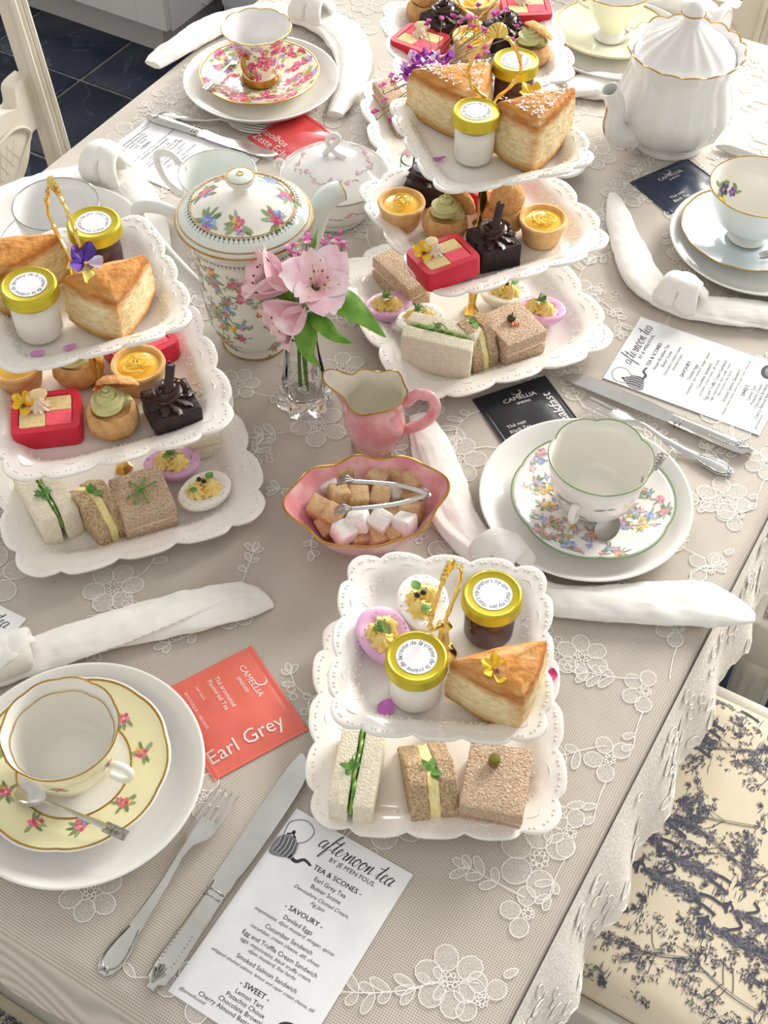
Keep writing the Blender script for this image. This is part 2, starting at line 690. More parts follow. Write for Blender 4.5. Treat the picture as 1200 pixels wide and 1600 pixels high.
d.add([(2.153, W0 + 0.085, Z0 + 0.085), (2.153, W1 - 0.085, Z0 + 0.085), (2.163, W1 - 0.095, Z0 + 0.097), (2.163, W0 + 0.095, Z0 + 0.097)], [(0, 1, 2, 3)])
d.build('door', mat('warm grey cabinet door', '#e3e1dd', 0.45, vscale=6), cab, smooth=False)
mb = MB()
mb.rbox(0.60, 1.06, 0.035, 0.006, 2, xf=XF((2.45, 2.375, 0.905)))
mb.build('worktop', mat('pale stone worktop', '#c9c6c0', 0.35, col2='#b5b1aa', vscale=70), cab)
mb = MB()
mb.rbox(0.014, 0.018, 0.20, 0.003, 2, xf=XF((2.30, 1.838, 0.20), rx=0))
mb.build('side_bead', M_CAB, cab)

tall = thing('refrigerator', 'plain white appliance behind the chintz cup, right of the grey cabinet', 'appliance')
room(tall, 0)
mb = MB()
mb.rbox(0.58, 0.82, 1.20, 0.006, 2, xf=XF((2.62, 1.40, 0.635)))
mb.build('body', mat('white enamel', '#e9e9ea', 0.3, coat=0.3, vscale=5), tall)
mb = MB()
for a in (2.38, 2.86):
    for b in (1.05, 1.76):
        mb.lathe([(0, 0), (0.018, 0), (0.018, 0.036), (0, 0.036)], 12, xf=XF((a, b, 0)))
mb.build('foot', M_PLINTH, tall)
mb = MB()
mb.rbox(0.02, 0.80, 0.8, 0.004, 2, xf=XF((2.322, 1.40, 0.50)))
mb.build('door', mat('white enamel', None), tall)

# ------------------------------------------------------------------ table and lace tablecloth
U0, U1, V0, V1 = 0.188, 1.676, -1.03, -0.083
table = thing('dining_table', 'dining table hidden under the white lace tablecloth', 'table')
room(table, 0)
mb = MB()
mb.rbox(U1 - U0 - 0.02, V1 - V0 - 0.02, 0.03, 0.006, 2, xf=XF(((U0 + U1) / 2, -(V0 + V1) / 2, T - 0.0185)))
mb.build('tabletop', M_CHAIR, table)
mb = MB()
mb.rbox(U1 - U0 - 0.16, V1 - V0 - 0.16, 0.08, 0.003, 1, xf=XF(((U0 + U1) / 2, -(V0 + V1) / 2, T - 0.0735)))
mb.build('apron', M_CHAIR, table)
leg = MB()
leg.lathe([(0, 0), (0.022, 0), (0.026, 0.03), (0.024, 0.06), (0.034, 0.3), (0.036, 0.52), (0.028, 0.56), (0.04, 0.58), (0.04, T - 0.0345), (0, T - 0.0345)], 20)
leg_me = leg.mesh('leg', M_CHAIR)
for a in (U0 + 0.09, U1 - 0.09):
    for b in (-V0 - 0.09, -V1 + 0.09):
        o = bpy.data.objects.new('leg', leg_me)
        COL.objects.link(o)
        o.parent = table
        o.location = (a, b, 0)

# cloth material: a net of pale threads over taupe holes
mc = mat('lace net over taupe linen', '#d3cabe', 0.72, vscale=14, col2='#cac1b4', bump=0.45, bscale=8, bdist=0.008, sheen=0.35)
_n, _l = mc.node_tree.nodes, mc.node_tree.links
tc = _n.new('ShaderNodeTexCoord')
sx = _n.new('ShaderNodeSeparateXYZ')
_l.new(tc.outputs['Object'], sx.inputs[0])


def mth(op, a, b=None):
    m = _n.new('ShaderNodeMath')
    m.operation = op
    for k, x in enumerate((a, b)):
        if x is None:
            continue
        if isinstance(x, (int, float)):
            m.inputs[k].default_value = x
        else:
            _l.new(x, m.inputs[k])
    return m.outputs[0]


per = 2 * pi / 0.00205
s1 = mth('SINE', mth('MULTIPLY', sx.outputs[0], per))
s2 = mth('SINE', mth('MULTIPLY', sx.outputs[1], per))
hole = mth('MULTIPLY', mth('ADD', mth('MULTIPLY', s1, 0.5), 0.5), mth('ADD', mth('MULTIPLY', s2, 0.5), 0.5))
hole = mth('POWER', hole, 1.1)
mxh = _n.new('ShaderNodeMix')
mxh.data_type = 'RGBA'
_l.new(hole, mxh.inputs[0])
pb = _n['Principled BSDF']
_l.new(pb.inputs['Base Color'].links[0].from_socket, mxh.inputs[6])
mxh.inputs[7].default_value = lin('#786d61')
_l.new(mxh.outputs[2], pb.inputs['Base Color'])

cl = MB()
Nc = 400
per_pts = []
rc = 0.03


def outline(off, k):
    """rounded rectangle pushed out by off, in local u, w"""
    a0, a1, b0, b1 = U0, U1, -V1, -V0
    pts = []
    segs = 96
    r = rc + off
    for (cx, cy, s) in ((a1 - rc, b1 - rc, 0), (a0 + rc, b1 - rc, 1), (a0 + rc, b0 + rc, 2), (a1 - rc, b0 + rc, 3)):
        for i in range(7):
            t = (s + i / 6) * pi / 2
            pts.append((cx + r * cos(t), cy + r * sin(t)))
        nx = {0: (a0 + rc, b1 - rc), 1: (a0 + rc, b0 + rc), 2: (a1 - rc, b0 + rc), 3: (a1 - rc, b1 - rc)}[s]
        t = (s + 1) * pi / 2
        e = (nx[0] + r * cos(t), nx[1] + r * sin(t))
        for i in range(1, segs):
            f = i / segs
            pts.append((lerp(pts[-1][0], e[0], 1 / (segs - i + 1)), lerp(pts[-1][1], e[1], 1 / (segs - i + 1))))
    return pts


rings = []
for k, (off, z) in enumerate(((0, 0), (0.004, -0.0006), (0.008, -0.003), (0.011, -0.008), (0.0125, -0.016), (0.0135, -0.035), (0.0150, -0.06), (0.017, -0.09), (0.019, -0.12), (0.021, -0.14))):
    row = []
    pts = outline(off, k)
    for i, (a, b) in enumerate(pts):
        d = max(0, (-z - 0.016)) / 0.12
        wv = d * (0.007 * sin(i * 0.31) + 0.006 * sin(i * 0.173 + 1.2))
        cx, cy = (U0 + U1) / 2, (-V0 - V1) / 2
        right = smooth(0.02, -0.02, b - (-V1)) * d
        nx, ny = (1 if a > U1 else -1 if a < U0 else 0), (1 if b > -V0 else -1 if b < -V1 else 0)
        row.append((a + nx * wv, b + ny * wv * 0.5 - right * 0.010, z + (0.003 * sin(i * 0.9) * d if k > 7 else 0)))
    rings.append(row)
n = len(rings[0])
vs = [p for r in rings for p in r]
fs = [(k * n + i, (k + 1) * n + i, (k + 1) * n + (i + 1) % n, k * n + (i + 1) % n) for k in range(len(rings) - 1) for i in range(n)]
fs.append(tuple(range(n)))
cl.add([(p[0], p[1], p[2] + T) for p in vs], fs)
cloth = cl.build('tablecloth', mc, auto=60)
room(cloth, 0)
tag(cloth, 'taupe tablecloth under white floral lace net, covering the whole table', 'tablecloth')

# lace flowers worked into the net
M_THREAD = mat('white lace thread', '#f2efe8', 0.85, vscale=300)
mf = bpy.data.materials.new('lace fill')
mf.use_nodes = True
N_, L_ = mf.node_tree.nodes, mf.node_tree.links
tr = N_.new('ShaderNodeBsdfTransparent')
mxs = N_.new('ShaderNodeMixShader')
nz = N_.new('ShaderNodeTexNoise')
nz.inputs['Scale'].default_value = 900
tcc = N_.new('ShaderNodeTexCoord')
L_.new(tcc.outputs['Object'], nz.inputs['Vector'])
mrr = N_.new('ShaderNodeMapRange')
mrr.inputs['From Min'].default_value = 0.3
mrr.inputs['From Max'].default_value = 0.7
mrr.inputs['To Min'].default_value = 0.15
mrr.inputs['To Max'].default_value = 0.62
L_.new(nz.outputs['Fac'], mrr.inputs['Value'])
N_['Principled BSDF'].inputs['Base Color'].default_value = lin('#efebe3')
N_['Principled BSDF'].inputs['Roughness'].default_value = 0.9
L_.new(mrr.outputs['Result'], mxs.inputs[0])
L_.new(tr.outputs[0], mxs.inputs[1])
L_.new(N_['Principled BSDF'].outputs[0], mxs.inputs[2])
L_.new(mxs.outputs[0], N_['Material Output'].inputs[0])
MATS['lace fill'] = mf

lace = MB()
rl = random.Random(11)


def inside(p, mar=0.004):
    return U0 + mar < p[0] < U1 - mar and -V1 + mar - 0.006 < p[1] < -V0 - mar


LZ = 0.0007


def lace_petal(cx, cy, a, l, w, wob=0.0):
    q = []
    for k in range(12):
        t = 2 * pi * k / 12
        rr = 1 + wob * cos(3 * t)
        x, y = l * 0.5 * (1 + cos(t) * rr), w * 0.5 * sin(t) * rr * (0.75 + 0.35 * (0.5 + 0.5 * cos(t)))
        q.append((cx + x * cos(a) - y * sin(a), cy + x * sin(a) + y * cos(a)))
    if not all(inside(p) for p in q):
        return
    z = LZ + rl.random() * 0.0003
    lace.poly([(p[0], p[1], z) for p in q], mi=1)
    ribbon(lace, q, 0.0009, z + 0.0002, closed=True)


def lace_vine(x, y, a, length, turn, leaf):
    n = int(length / 0.012)
    pts = [(x, y)]
    for i in range(n):
        a += turn / n
        x, y = x + cos(a) * 0.012, y + sin(a) * 0.012
        pts.append((x, y))
        if i > 0:
            for sg in (-1, 1):
                if rl.random() < 0.85:
                    lace_petal(x, y, a + sg * rl.uniform(0.6, 1.1), leaf * rl.uniform(0.7, 1.2), leaf * 0.5)
    if all(inside(p) for p in pts):
        ribbon(lace, pts, 0.0009, LZ + 0.0004)
    lace_petal(x, y, a, leaf, leaf * 0.5)


def lace_net(x, y, r):
    for i in range(int(r * r * 26000)):
        t, q = rl.uniform(0, 2 * pi), r * sqrt(rl.random())
        cx, cy = x + q * cos(t), y + q * sin(t)
        c = [(cx + 0.0035 * cos(2 * pi * k / 6), cy + 0.0035 * sin(2 * pi * k / 6)) for k in range(6)]
        if all(inside(p) for p in c):
            ribbon(lace, c, 0.0008, LZ + 0.0001 + rl.random() * 0.0002, closed=True)


def lace_rose(x, y, r):
    a0 = rl.uniform(0, 2 * pi)
    n = rl.choice([5, 6, 6])
    for i in range(n):
        a = a0 + 2 * pi * i / n + rl.uniform(-0.1, 0.1)
        lace_petal(x + cos(a) * r * 0.28, y + sin(a) * r * 0.28, a, r * 0.85, r * 0.82, 0.05)
    for k in range(7):
        a = 2 * pi * k / 7
        c = [(x + cos(a) * r * 0.19 + r * 0.08 * cos(2 * pi * j / 6), y + sin(a) * r * 0.19 + r * 0.08 * sin(2 * pi * j / 6)) for j in range(6)]
        if all(inside(p) for p in c):
            ribbon(lace, c, 0.0009, LZ + 0.0005 + k * 0.00003, closed=True)


spots = []
for tries in range(9000):
    p = (rl.uniform(U0 + 0.02, U1 - 0.02), rl.uniform(-V1 + 0.01, -V0 - 0.02))
    dens = 0.060 if p[0] > 1.2 else 0.078 if p[0] > 0.75 else 0.108  # flowers set closer towards the far end to imitate its pale backlit sheen
    if all(hypot(p[0] - q[0], p[1] - q[1]) > dens for q in spots):
        spots.append(p)
for (x, y) in spots:
    r = rl.uniform(0.020, 0.030)
    lace_rose(x, y, r)
    a = rl.uniform(0, 2 * pi)
    if rl.random() < 0.5:
        lace_net(x + cos(a) * 0.03, y + sin(a) * 0.03, 0.026)
    for k in range(rl.choice([1, 2, 2])):
        b = a + 2.2 * k + rl.uniform(-0.3, 0.3)
        lace_vine(x + cos(b) * r * 0.9, y + sin(b) * r * 0.9, b, rl.uniform(0.035, 0.07), rl.uniform(-1.6, 1.6), rl.uniform(0.011, 0.017))
for i in range(20):                         # the denser flowered border along the right-hand edge
    u = U0 + 0.05 + i * 0.077
    lace_rose(u, -V1 + 0.012, 0.019)
    lace_vine(u + 0.01, -V1 + 0.02, 1.9 + rl.uniform(-0.3, 0.3), 0.055, rl.uniform(-0.5, 0.5), 0.015)
    lace_vine(u - 0.02, -V1 + 0.006, pi + rl.uniform(-0.2, 0.2), 0.04, 0.3, 0.013)
lo = lace.build('lace_flowers', [M_THREAD, mf], cloth, smooth=False, kind='stuff')
lo.location = (0, 0, T)

# hanging lace border of the right-hand edge: a scalloped band of lace with petals and threads
def hem(u, zz, lift):
    d = max(0.0, (-zz - 0.016)) / 0.12
    off = 0.0125 + 0.009 * min(1.0, max(0.0, -zz - 0.016) / 0.124)
    return (u, -V1 - off - d * 0.010 - 0.005 * d - lift + d * 0.006 * sin(u * 60), zz)


M_NET = mat('white lace border', '#f7f4ee', 0.85, col2='#e6dfd4', vscale=240, bump=0.5, bscale=420, bdist=0.002)
bd = MB()
nu = 260
vs, fs = [], []
for i in range(nu + 1):
    u = U0 + 0.02 + (U1 - U0 - 0.04) * i / nu
    bot = -0.130 - 0.010 * abs(sin(i * 0.21)) - 0.003 * sin(i * 1.7)
    for k in range(7):
        vs.append(hem(u, lerp(-0.007, bot, k / 6), 0.0012 + 0.0018 * min(1, k / 2)))
fs = [(i * 7 + k, (i + 1) * 7 + k, (i + 1) * 7 + k + 1, i * 7 + k + 1) for i in range(nu) for k in range(6)]
bd.add(vs, fs, 1)
edge = [Vector(vs[i * 7 + 6]) for i in range(nu + 1)]
bd.tube(edge, 0.0009, 5)
for i in range(230):
    u, zz = U0 + 0.03 + (U1 - U0 - 0.06) * rl.random(), -rl.uniform(0.03, 0.125)
    a, r = rl.uniform(0, 2 * pi), rl.uniform(0.006, 0.011)
    q = []
    for k in range(10):
        t = 2 * pi * k / 10
        x, y = r * cos(t), r * 0.55 * sin(t)
        q.append(hem(u + x * cos(a) - y * sin(a), zz + x * sin(a) + y * cos(a), 0.0045))
    bd.tube(q, 0.0006, 4, closed=True)
    bd.poly([(p[0], p[1] + 0.0003, p[2]) for p in q], 1)
bo = bd.build('lace_border', [M_THREAD, M_NET], cloth, kind='stuff')
bo.location = (0, 0, T)

# ------------------------------------------------------------------ chairs
M_TOILE = mat('cream toile fabric', '#ece0c9', 0.9, col2='#e6d8bd', vscale=20, bump=0.2, bscale=900)
INK = lin('#4b4c5c')
INK2 = lin('#8b8992')


def toile(seed, w, d, zf):
    """flat engraved-looking print: trees, ground hatching and small figures, in navy ink"""
    r = random.Random(seed)
    mb = MB()

    def ok(x, y):
        return abs(x) < w * 0.5 - 0.012 and abs(y) < d * 0.5 - 0.012

    def dab(x, y, a, l, wd, c):
        if not ok(x, y):
            return
        q = [(x + l * cos(a), y + l * sin(a)), (x - wd * sin(a), y + wd * cos(a)), (x - l * cos(a), y - l * sin(a)), (x + wd * sin(a), y - wd * cos(a))]
        mb.add([(p[0], p[1], zf(p[0], p[1]) + 0.0006) for p in q], [(0, 1, 2, 3)], 0, c)

    def stroke(pts, wd, c):
        if all(ok(p[0], p[1]) for p in pts):
            P = spline(pts, 5)
            ribbon(mb, [(p[0], p[1], zf(p[0], p[1]) + 0.0007) for p in P], wd, 0, 0, c)

    def foliage(x, y, rad, n):
        for i in range(n):
            t, q = r.uniform(0, 2 * pi), rad * sqrt(r.random())
            if noise.noise(Vector(((x + q * cos(t)) * 90, (y + q * sin(t)) * 90, seed))) < -0.12:
                continue
            dab(x + q * cos(t), y + q * sin(t), r.uniform(0, pi), r.uniform(0.0014, 0.0032), r.uniform(0.0004, 0.0009), INK if r.random() < 0.7 else INK2)

    def tree(x, y, s):
        a = pi / 2 + r.uniform(-0.5, 0.5)
        top = (x + cos(a) * s, y + sin(a) * s)
        mid = (x + cos(a) * s * 0.5 + r.uniform(-0.1, 0.1) * s, y + sin(a) * s * 0.5)
        stroke([(x, y), mid, top], s * 0.015, INK)
        stroke([(x + 0.003, y), (mid[0] + 0.003, mid[1]), top], s * 0.015, INK2)
        for i in range(7):
            b = a + r.uniform(-1.5, 1.5)
            k = r.uniform(0.35, 1.0)
            bx, by = x + (top[0] - x) * k, y + (top[1] - y) * k
            ex, ey = bx + cos(b) * s * 0.42, by + sin(b) * s * 0.42
            stroke([(bx, by), ((bx + ex) / 2 + r.uniform(-0.004, 0.004), (by + ey) / 2), (ex, ey)], s * 0.012, INK)
            foliage(ex, ey, s * 0.24, int(1150 * s))
        foliage(top[0], top[1], s * 0.28, int(1500 * s))

    def figure(x, y, s):
        for i in range(int(520 * s / 0.06)):
            k = r.random()
            t = lerp(-0.5, 0.55, k)
            wd = s * (0.22 if t < 0.1 else 0.13) * (1 - abs(t) * 0.5)
            px = x + r.gauss(0, 0.45) * wd
            dab(px, y + t * s, 1.4 + 0.7 * sin(k * 19 + px * 90), r.uniform(0.0016, 0.0045), r.uniform(0.0004, 0.0009), INK if r.random() < 0.6 else INK2)
        hx, hy = x + 0.03 * s, y + 0.66 * s
        stroke([(hx - 0.1 * s, hy - 0.02 * s), (hx, hy - 0.07 * s), (hx + 0.1 * s, hy)], 0.002, INK)
        stroke([(hx - 0.17 * s, hy + 0.03 * s), (hx, hy + 0.06 * s), (hx + 0.17 * s, hy + 0.02 * s)], 0.0032, INK)
        stroke([(hx - 0.08 * s, hy + 0.07 * s), (hx, hy + 0.15 * s), (hx + 0.08 * s, hy + 0.06 * s)], 0.003, INK)
        stroke([(x - 0.1 * s, y - 0.45 * s), (x - 0.13 * s, y - 0.65 * s), (x - 0.2 * s, y - 0.85 * s)], 0.0035, INK)
        stroke([(x + 0.08 * s, y - 0.45 * s), (x + 0.12 * s, y - 0.65 * s), (x + 0.08 * s, y - 0.88 * s)], 0.0035, INK)
        stroke([(x + 0.1 * s, y + 0.3 * s), (x + 0.3 * s, y + 0.1 * s), (x + 0.45 * s, y + 0.25 * s)], 0.003, INK)

    def ground(x, y, s):
        for i in range(30):
            px, py = x + r.uniform(-s, s), y + r.uniform(-0.22, 0.22) * s
            dab(px, py, r.uniform(-0.3, 0.3), r.uniform(0.003, 0.010), 0.0005, INK if r.random() < 0.5 else INK2)
        for i in range(8):
            px, py = x + r.uniform(-s, s), y + r.uniform(-0.25, 0.25) * s
            for k in range(7):
                b = r.uniform(0.4, 2.7)
                dab(px + cos(b) * 0.004, py + sin(b) * 0.004, b, 0.0045, 0.0006, INK)

    pts = []
    for t in range(4000):
        p = (r.uniform(-w / 2, w / 2), r.uniform(-d / 2, d / 2))
        if all(hypot(p[0] - q[0], p[1] - q[1]) > 0.057 for q in pts):
            pts.append(p)
    for i, p in enumerate(pts):
        k = i % 4
        if k in (0, 2):
            tree(p[0], p[1] - 0.03, r.uniform(0.055, 0.078))
            ground(p[0], p[1] - 0.035, 0.035)
        elif k == 1:
            figure(p[0], p[1], 0.055)
            figure(p[0] + 0.03, p[1] - 0.008, 0.046)
            ground(p[0], p[1] - 0.04, 0.045)
            foliage(p[0] - 0.03, p[1] - 0.03, 0.016, 150)
        else:
            for j in range(3):
                foliage(p[0] + r.uniform(-0.02, 0.02), p[1] + r.uniform(-0.02, 0.02), 0.018, 170)
            stroke([(p[0] - 0.03, p[1] - 0.02), p, (p[0] + 0.03, p[1] + 0.012)], 0.002, INK)
            ground(p[0], p[1] - 0.012, 0.03)
    return mb


def chair(label, u, v, rz, seed=1, back=True):
    x, y = W(u, v)
    t = bpy.data.objects.new('dining_chair', None)
    COL.objects.link(t)
    t.location = (x, y, 0)
    t.rotation_euler = (0, 0, rz)
    t.scale = (0.88, 1, 1)
    tag(t, label, 'chair', 'cream painted dining chairs with toile seats')
    w, d, zs = 0.43, 0.43, 0.478

    def zf(a, b):
        e = min(1, (0.215 - abs(a)) / 0.05, (0.215 - abs(b)) / 0.05)
        return zs - 0.012 + 0.012 * sqrt(max(0, 1 - (1 - max(0, e)) ** 2)) + 0.008 * (1 - (a / 0.215) ** 2) * (1 - (b / 0.215) ** 2)
    mb = MB()
    n = 24
    vs = []
    for i in range(n + 1):
        for j in range(n + 1):
            a, b = (i / n - 0.5) * w, (j / n - 0.5) * d
            vs.append((a, b, zf(a, b)))
    fs = [(i * (n + 1) + j, (i + 1) * (n + 1) + j, (i + 1) * (n + 1) + j + 1, i * (n + 1) + j + 1) for i in range(n) for j in range(n)]
    mb.add(vs, fs)
    mb.rbox(w, d, 0.03, 0.002, 1, xf=XF((0, 0, zs - 0.0275)))
    cu = mb.build('seat_cushion', M_TOILE, t, auto=50)
    if seed:
        toile(seed, w, d, zf).build('toile_print', M_INK, cu, smooth=False, kind='stuff')
    mb = MB()
    for (a, b, sx_, sy_) in ((0, 0.222, 0.47, 0.022), (0, -0.222, 0.47, 0.022), (0.226, 0, 0.022, 0.44), (-0.226, 0, 0.022, 0.44)):
        mb.rbox(sx_, sy_, 0.075, 0.005, 2, xf=XF((a, b, zs - 0.055)))
    mb.build('seat_frame', M_CHAIR, t)
    lm = MB()                               # fluted, tapering front leg

    def flute(th, k, r, z):
        return (r * (1 - 0.10 * (0.5 + 0.5 * cos(th * 10)) * (1 if 0.05 < z < 0.36 else 0)), z)
    lm.lathe([(0, 0), (0.013, 0), (0.018, 0.012), (0.015, 0.03), (0.017, 0.06), (0.024, 0.34), (0.027, 0.365), (0.022, 0.375), (0.03, 0.385), (0.03, 0.425), (0, 0.425)], 60, mod=flute)
    for s in (-1, 1):
        o = lm.build('leg', M_CHAIR, t)
        o.location = (s * 0.205, 0.203, 0)
    for s in (-1, 1):
        rm = MB()
        P = spline([(s * 0.205, -0.255, 0), (s * 0.207, -0.225, 0.2), (s * 0.21, -0.212, 0.42), (s * 0.214, -0.222, 0.6), (s * 0.218, -0.262, 0.95)] if back else [(s * 0.205, -0.255, 0), (s * 0.207, -0.225, 0.2), (s * 0.21, -0.205, 0.42)], 8)
        rm.tube(P, [(0.026, 0.020)] * len(P), 4, up=(0.0, 1, 0.0), shape=lambda th, q: 1.0)
        for q in (-0.011, 0.011):
            rm.tube([p + Vector((q, 0.0155, 0)) for p in P if p.z > 0.56], 0.0055, 6)
        rm.build('back_post', M_CHAIR, t, auto=30)
    if back:
        mb = MB()                           # curved, carved lower rail with a hatched cartouche
        yb = lambda z: -0.212 - max(0, z - 0.42) * 0.095
        top = [(-0.2, 0.705), (-0.165, 0.70), (-0.155, 0.675), (-0.12, 0.68), (-0.06, 0.662), (0, 0.656), (0.06, 0.662), (0.12, 0.68), (0.155, 0.675), (0.165, 0.70), (0.2, 0.705)]
        bot = [(0.2, 0.628), (0.17, 0.628), (0.15, 0.60), (0.12, 0.575), (0.08, 0.56), (0.04, 0.555), (0, 0.548), (-0.04, 0.555), (-0.08, 0.56), (-0.12, 0.575), (-0.15, 0.60), (-0.17, 0.628), (-0.2, 0.628)]
        for sgn in (1,):
            vs, fs = [], []
            T_, B_ = spline([(a, b, 0) for a, b in top], 4), spline([(a, b, 0) for a, b in bot[::-1]], 4)
            m = 41
            tt = [T_[int(i * (len(T_) - 1) / (m - 1))] for i in range(m)]
            bb = [B_[int(i * (len(B_) - 1) / (m - 1))] for i in range(m)]
            for i in range(m):
                for (p, yy) in ((tt[i], 0.013), (tt[i], -0.013), (bb[i], -0.013), (bb[i], 0.013)):
                    vs.append((p.x, yb(p.y) + yy, p.y))
            for i in range(m - 1):
                for k in range(4):
                    fs.append((i * 4 + k, i * 4 + (k + 1) % 4, (i + 1) * 4 + (k + 1) % 4, (i + 1) * 4 + k))
            fs += [(3, 2, 1, 0), tuple((m - 1) * 4 + k for k in range(4))]
            mb.add(vs, fs)
        for s in (-1, 1):
            for k in range(5):
                a = s * (0.045 + k * 0.016)
                za, zb_ = 0.585 + k * 0.005, 0.638
                mb.tube([(a, yb(za) + 0.0125, za), (a + s * 0.022, yb(zb_) + 0.0125, zb_)], 0.0012, 5)
                mb.tube([(a + s * 0.022, yb(za) + 0.0125, za + 0.003), (a, yb(zb_) + 0.0125, zb_)], 0.0012, 5)
            P = spline([(s * 0.035, yb(0.6) + 0.013, 0.575), (s * 0.09, yb(0.6) + 0.013, 0.575), (s * 0.14, yb(0.6) + 0.013, 0.61), (s * 0.165, yb(0.6) + 0.013, 0.635), (s * 0.13, yb(0.6) + 0.013, 0.655), (s * 0.05, yb(0.6) + 0.013, 0.64)], 6)
            mb.tube(P, 0.0026, 6)
        mb.build('lower_rail', M_CHAIR, t, auto=30)
        mb = MB()
        for (a0, a1) in ((-0.115, -0.085), (0.085, 0.115)):
            mb.rbox(a1 - a0, 0.020, 0.29, 0.004, 2, xf=XF(((a0 + a1) / 2, -0.246, 0.80), rx=0.095))
        mb.rbox(0.172, 0.012, 0.29, 0.003, 1, xf=XF((0, -0.247, 0.80), rx=0.095))
        mb.build('splat', M_CHAIR, t)
        mb = MB()
        P = spline([(-0.235, -0.262, 0.955), (-0.12, -0.265, 0.975), (0, -0.268, 0.99), (0.12, -0.265, 0.975), (0.235, -0.262, 0.955)], 8)
        mb.tube(P, [(0.014, 0.036)] * len(P), 12, up=(0, 0, 1))
        mb.build('top_rail', M_CHAIR, t)
    return t


chair('cream carved chair back on the navy tiles left of the table', 0.97, -1.02, radians(-120), 0)
chair('cream chair with carved back beyond the far end of the table, behind the white teapot', 1.665, -0.60, radians(150), 0)
chair('chair with black and cream toile seat at the bottom right', 0.655, 0.115, radians(60), 5)
chair('chair at the right picture edge with toile seat and fluted leg beyond the nearer chair', 1.172, 0.172, radians(60), 9)
chair('chair whose toile seat peeks out in the bottom left corner', -0.035, -0.52, radians(-30), 13)

# ------------------------------------------------------------------ tiered stands with square scalloped plates
def scallop_plate(name, side, parent, z, loc, rz, rim=0.016):
    h = side / 2
    N = 192
    S = []
    tot = 0
    pts = []
    for j in range(N * 4):
        a = 2 * pi * j / (N * 4)
        r = 1.0 / (abs(cos(a)) ** 5.5 + abs(sin(a)) ** 5.5) ** (1 / 5.5)
        pts.append((cos(a) * r, sin(a) * r))
    L = [0]
    for j in range(1, len(pts) + 1):
        p, q = pts[j - 1], pts[j % len(pts)]
        L.append(L[-1] + hypot(q[0] - p[0], q[1] - p[1]))
    out = []
    k = 0
    for i in range(N):
        s = i / N * L[-1]
        while L[k + 1] < s:
            k += 1
        out.append(pts[k] + (i / N,))
    amp = 0.058
    mb = MB()
    prof = [(0.0, 0.0), (0.3, 0), (0.62, 0.0), (0.68, 0.0008), (0.725, 0.004), (0.78, 0.0105), (0.82, 0.0135), (0.90, 0.0150), (0.955, 0.0162), (0.985, 0.0172), (1.0, 0.0165),
            (0.998, 0.0140), (0.97, 0.0125), (0.90, 0.0105), (0.78, 0.0075), (0.66, -0.001), (0.60, -0.0045), (0.57, -0.0065), (0.54, -0.0065), (0.53, -0.0045), (0.0, -0.0045)]

    def pt(i, t, zz):
        x, y, f = out[i % N]
        lobe = 1 - abs(cos(16 * pi * f))
        wgt = smooth(0.68, 1.0, t)
        k = t * (1 - amp * lobe ** 1.6 * wgt)
        return (x * h * k, y * h * k, zz * (rim / 0.0165) * (1 - 0.12 * lobe * wgt))
    vs, fs = [], []
    for (t, zz) in prof:
        vs += [pt(i, max(t, 0.001), zz) for i in range(N)]
    for r in range(len(prof) - 1):
        for i in range(N):
            fs.append((r * N + i, r * N + (i + 1) % N, (r + 1) * N + (i + 1) % N, (r + 1) * N + i))
    mb.add(vs, fs)
    o = mb.build(name, M_TIER, parent, auto=70)
    o.location = (loc[0], loc[1], z)
    o.rotation_euler = (0, 0, rz)
    rl_ = MB()                              # raised beads and scrolls of the border
    nb = 128
    for b in range(nb):
        i = int(b * N / nb + 0.5)
        f = out[i][2]
        if 1 - abs(cos(16 * pi * f)) > 0.86:
            continue
        p = Vector(pt(i, 0.945, 0.0162))
        rl_.blob(0.0012, 0.0012, 0.0009, 1, xf=Matrix.Translation(p))
    for m in range(16):
        i0 = m / 16
        arc, arc2 = [], []
        for q in range(-6, 7):
            f = i0 + q / 6 * 0.022
            t = 0.875 - 0.10 * (q / 6) ** 2
            t2 = 0.835 - 0.10 * (q / 6) ** 2
            i = int((f % 1) * N)
            zz = lambda tt: lerp(0.0105, 0.0150, smooth(0.78, 0.90, tt)) if tt > 0.78 else lerp(0.004, 0.0105, (tt - 0.725) / 0.055)
            arc.append(pt(i, t, zz(t)))
            arc2.append(pt(int(((i0 + q / 6 * 0.015) % 1) * N), t2, zz(t2)))
        rl_.tube(arc, 0.0008, 5)
        rl_.tube(arc2, 0.0006, 5)
        for (df, t) in ((0, 0.79), (0.008, 0.765), (-0.008, 0.765), (0, 0.735), (0.02, 0.73), (-0.02, 0.73), (0.03, 0.80), (-0.03, 0.80)):
            p = Vector(pt(int(((i0 + df) % 1) * N), t, zz(t)))
            rl_.blob(0.0013, 0.0013, 0.0007, 1, xf=Matrix.Translation(p))
    rl_.build('embossed_border', M_TIER, o, kind='stuff')
    return o


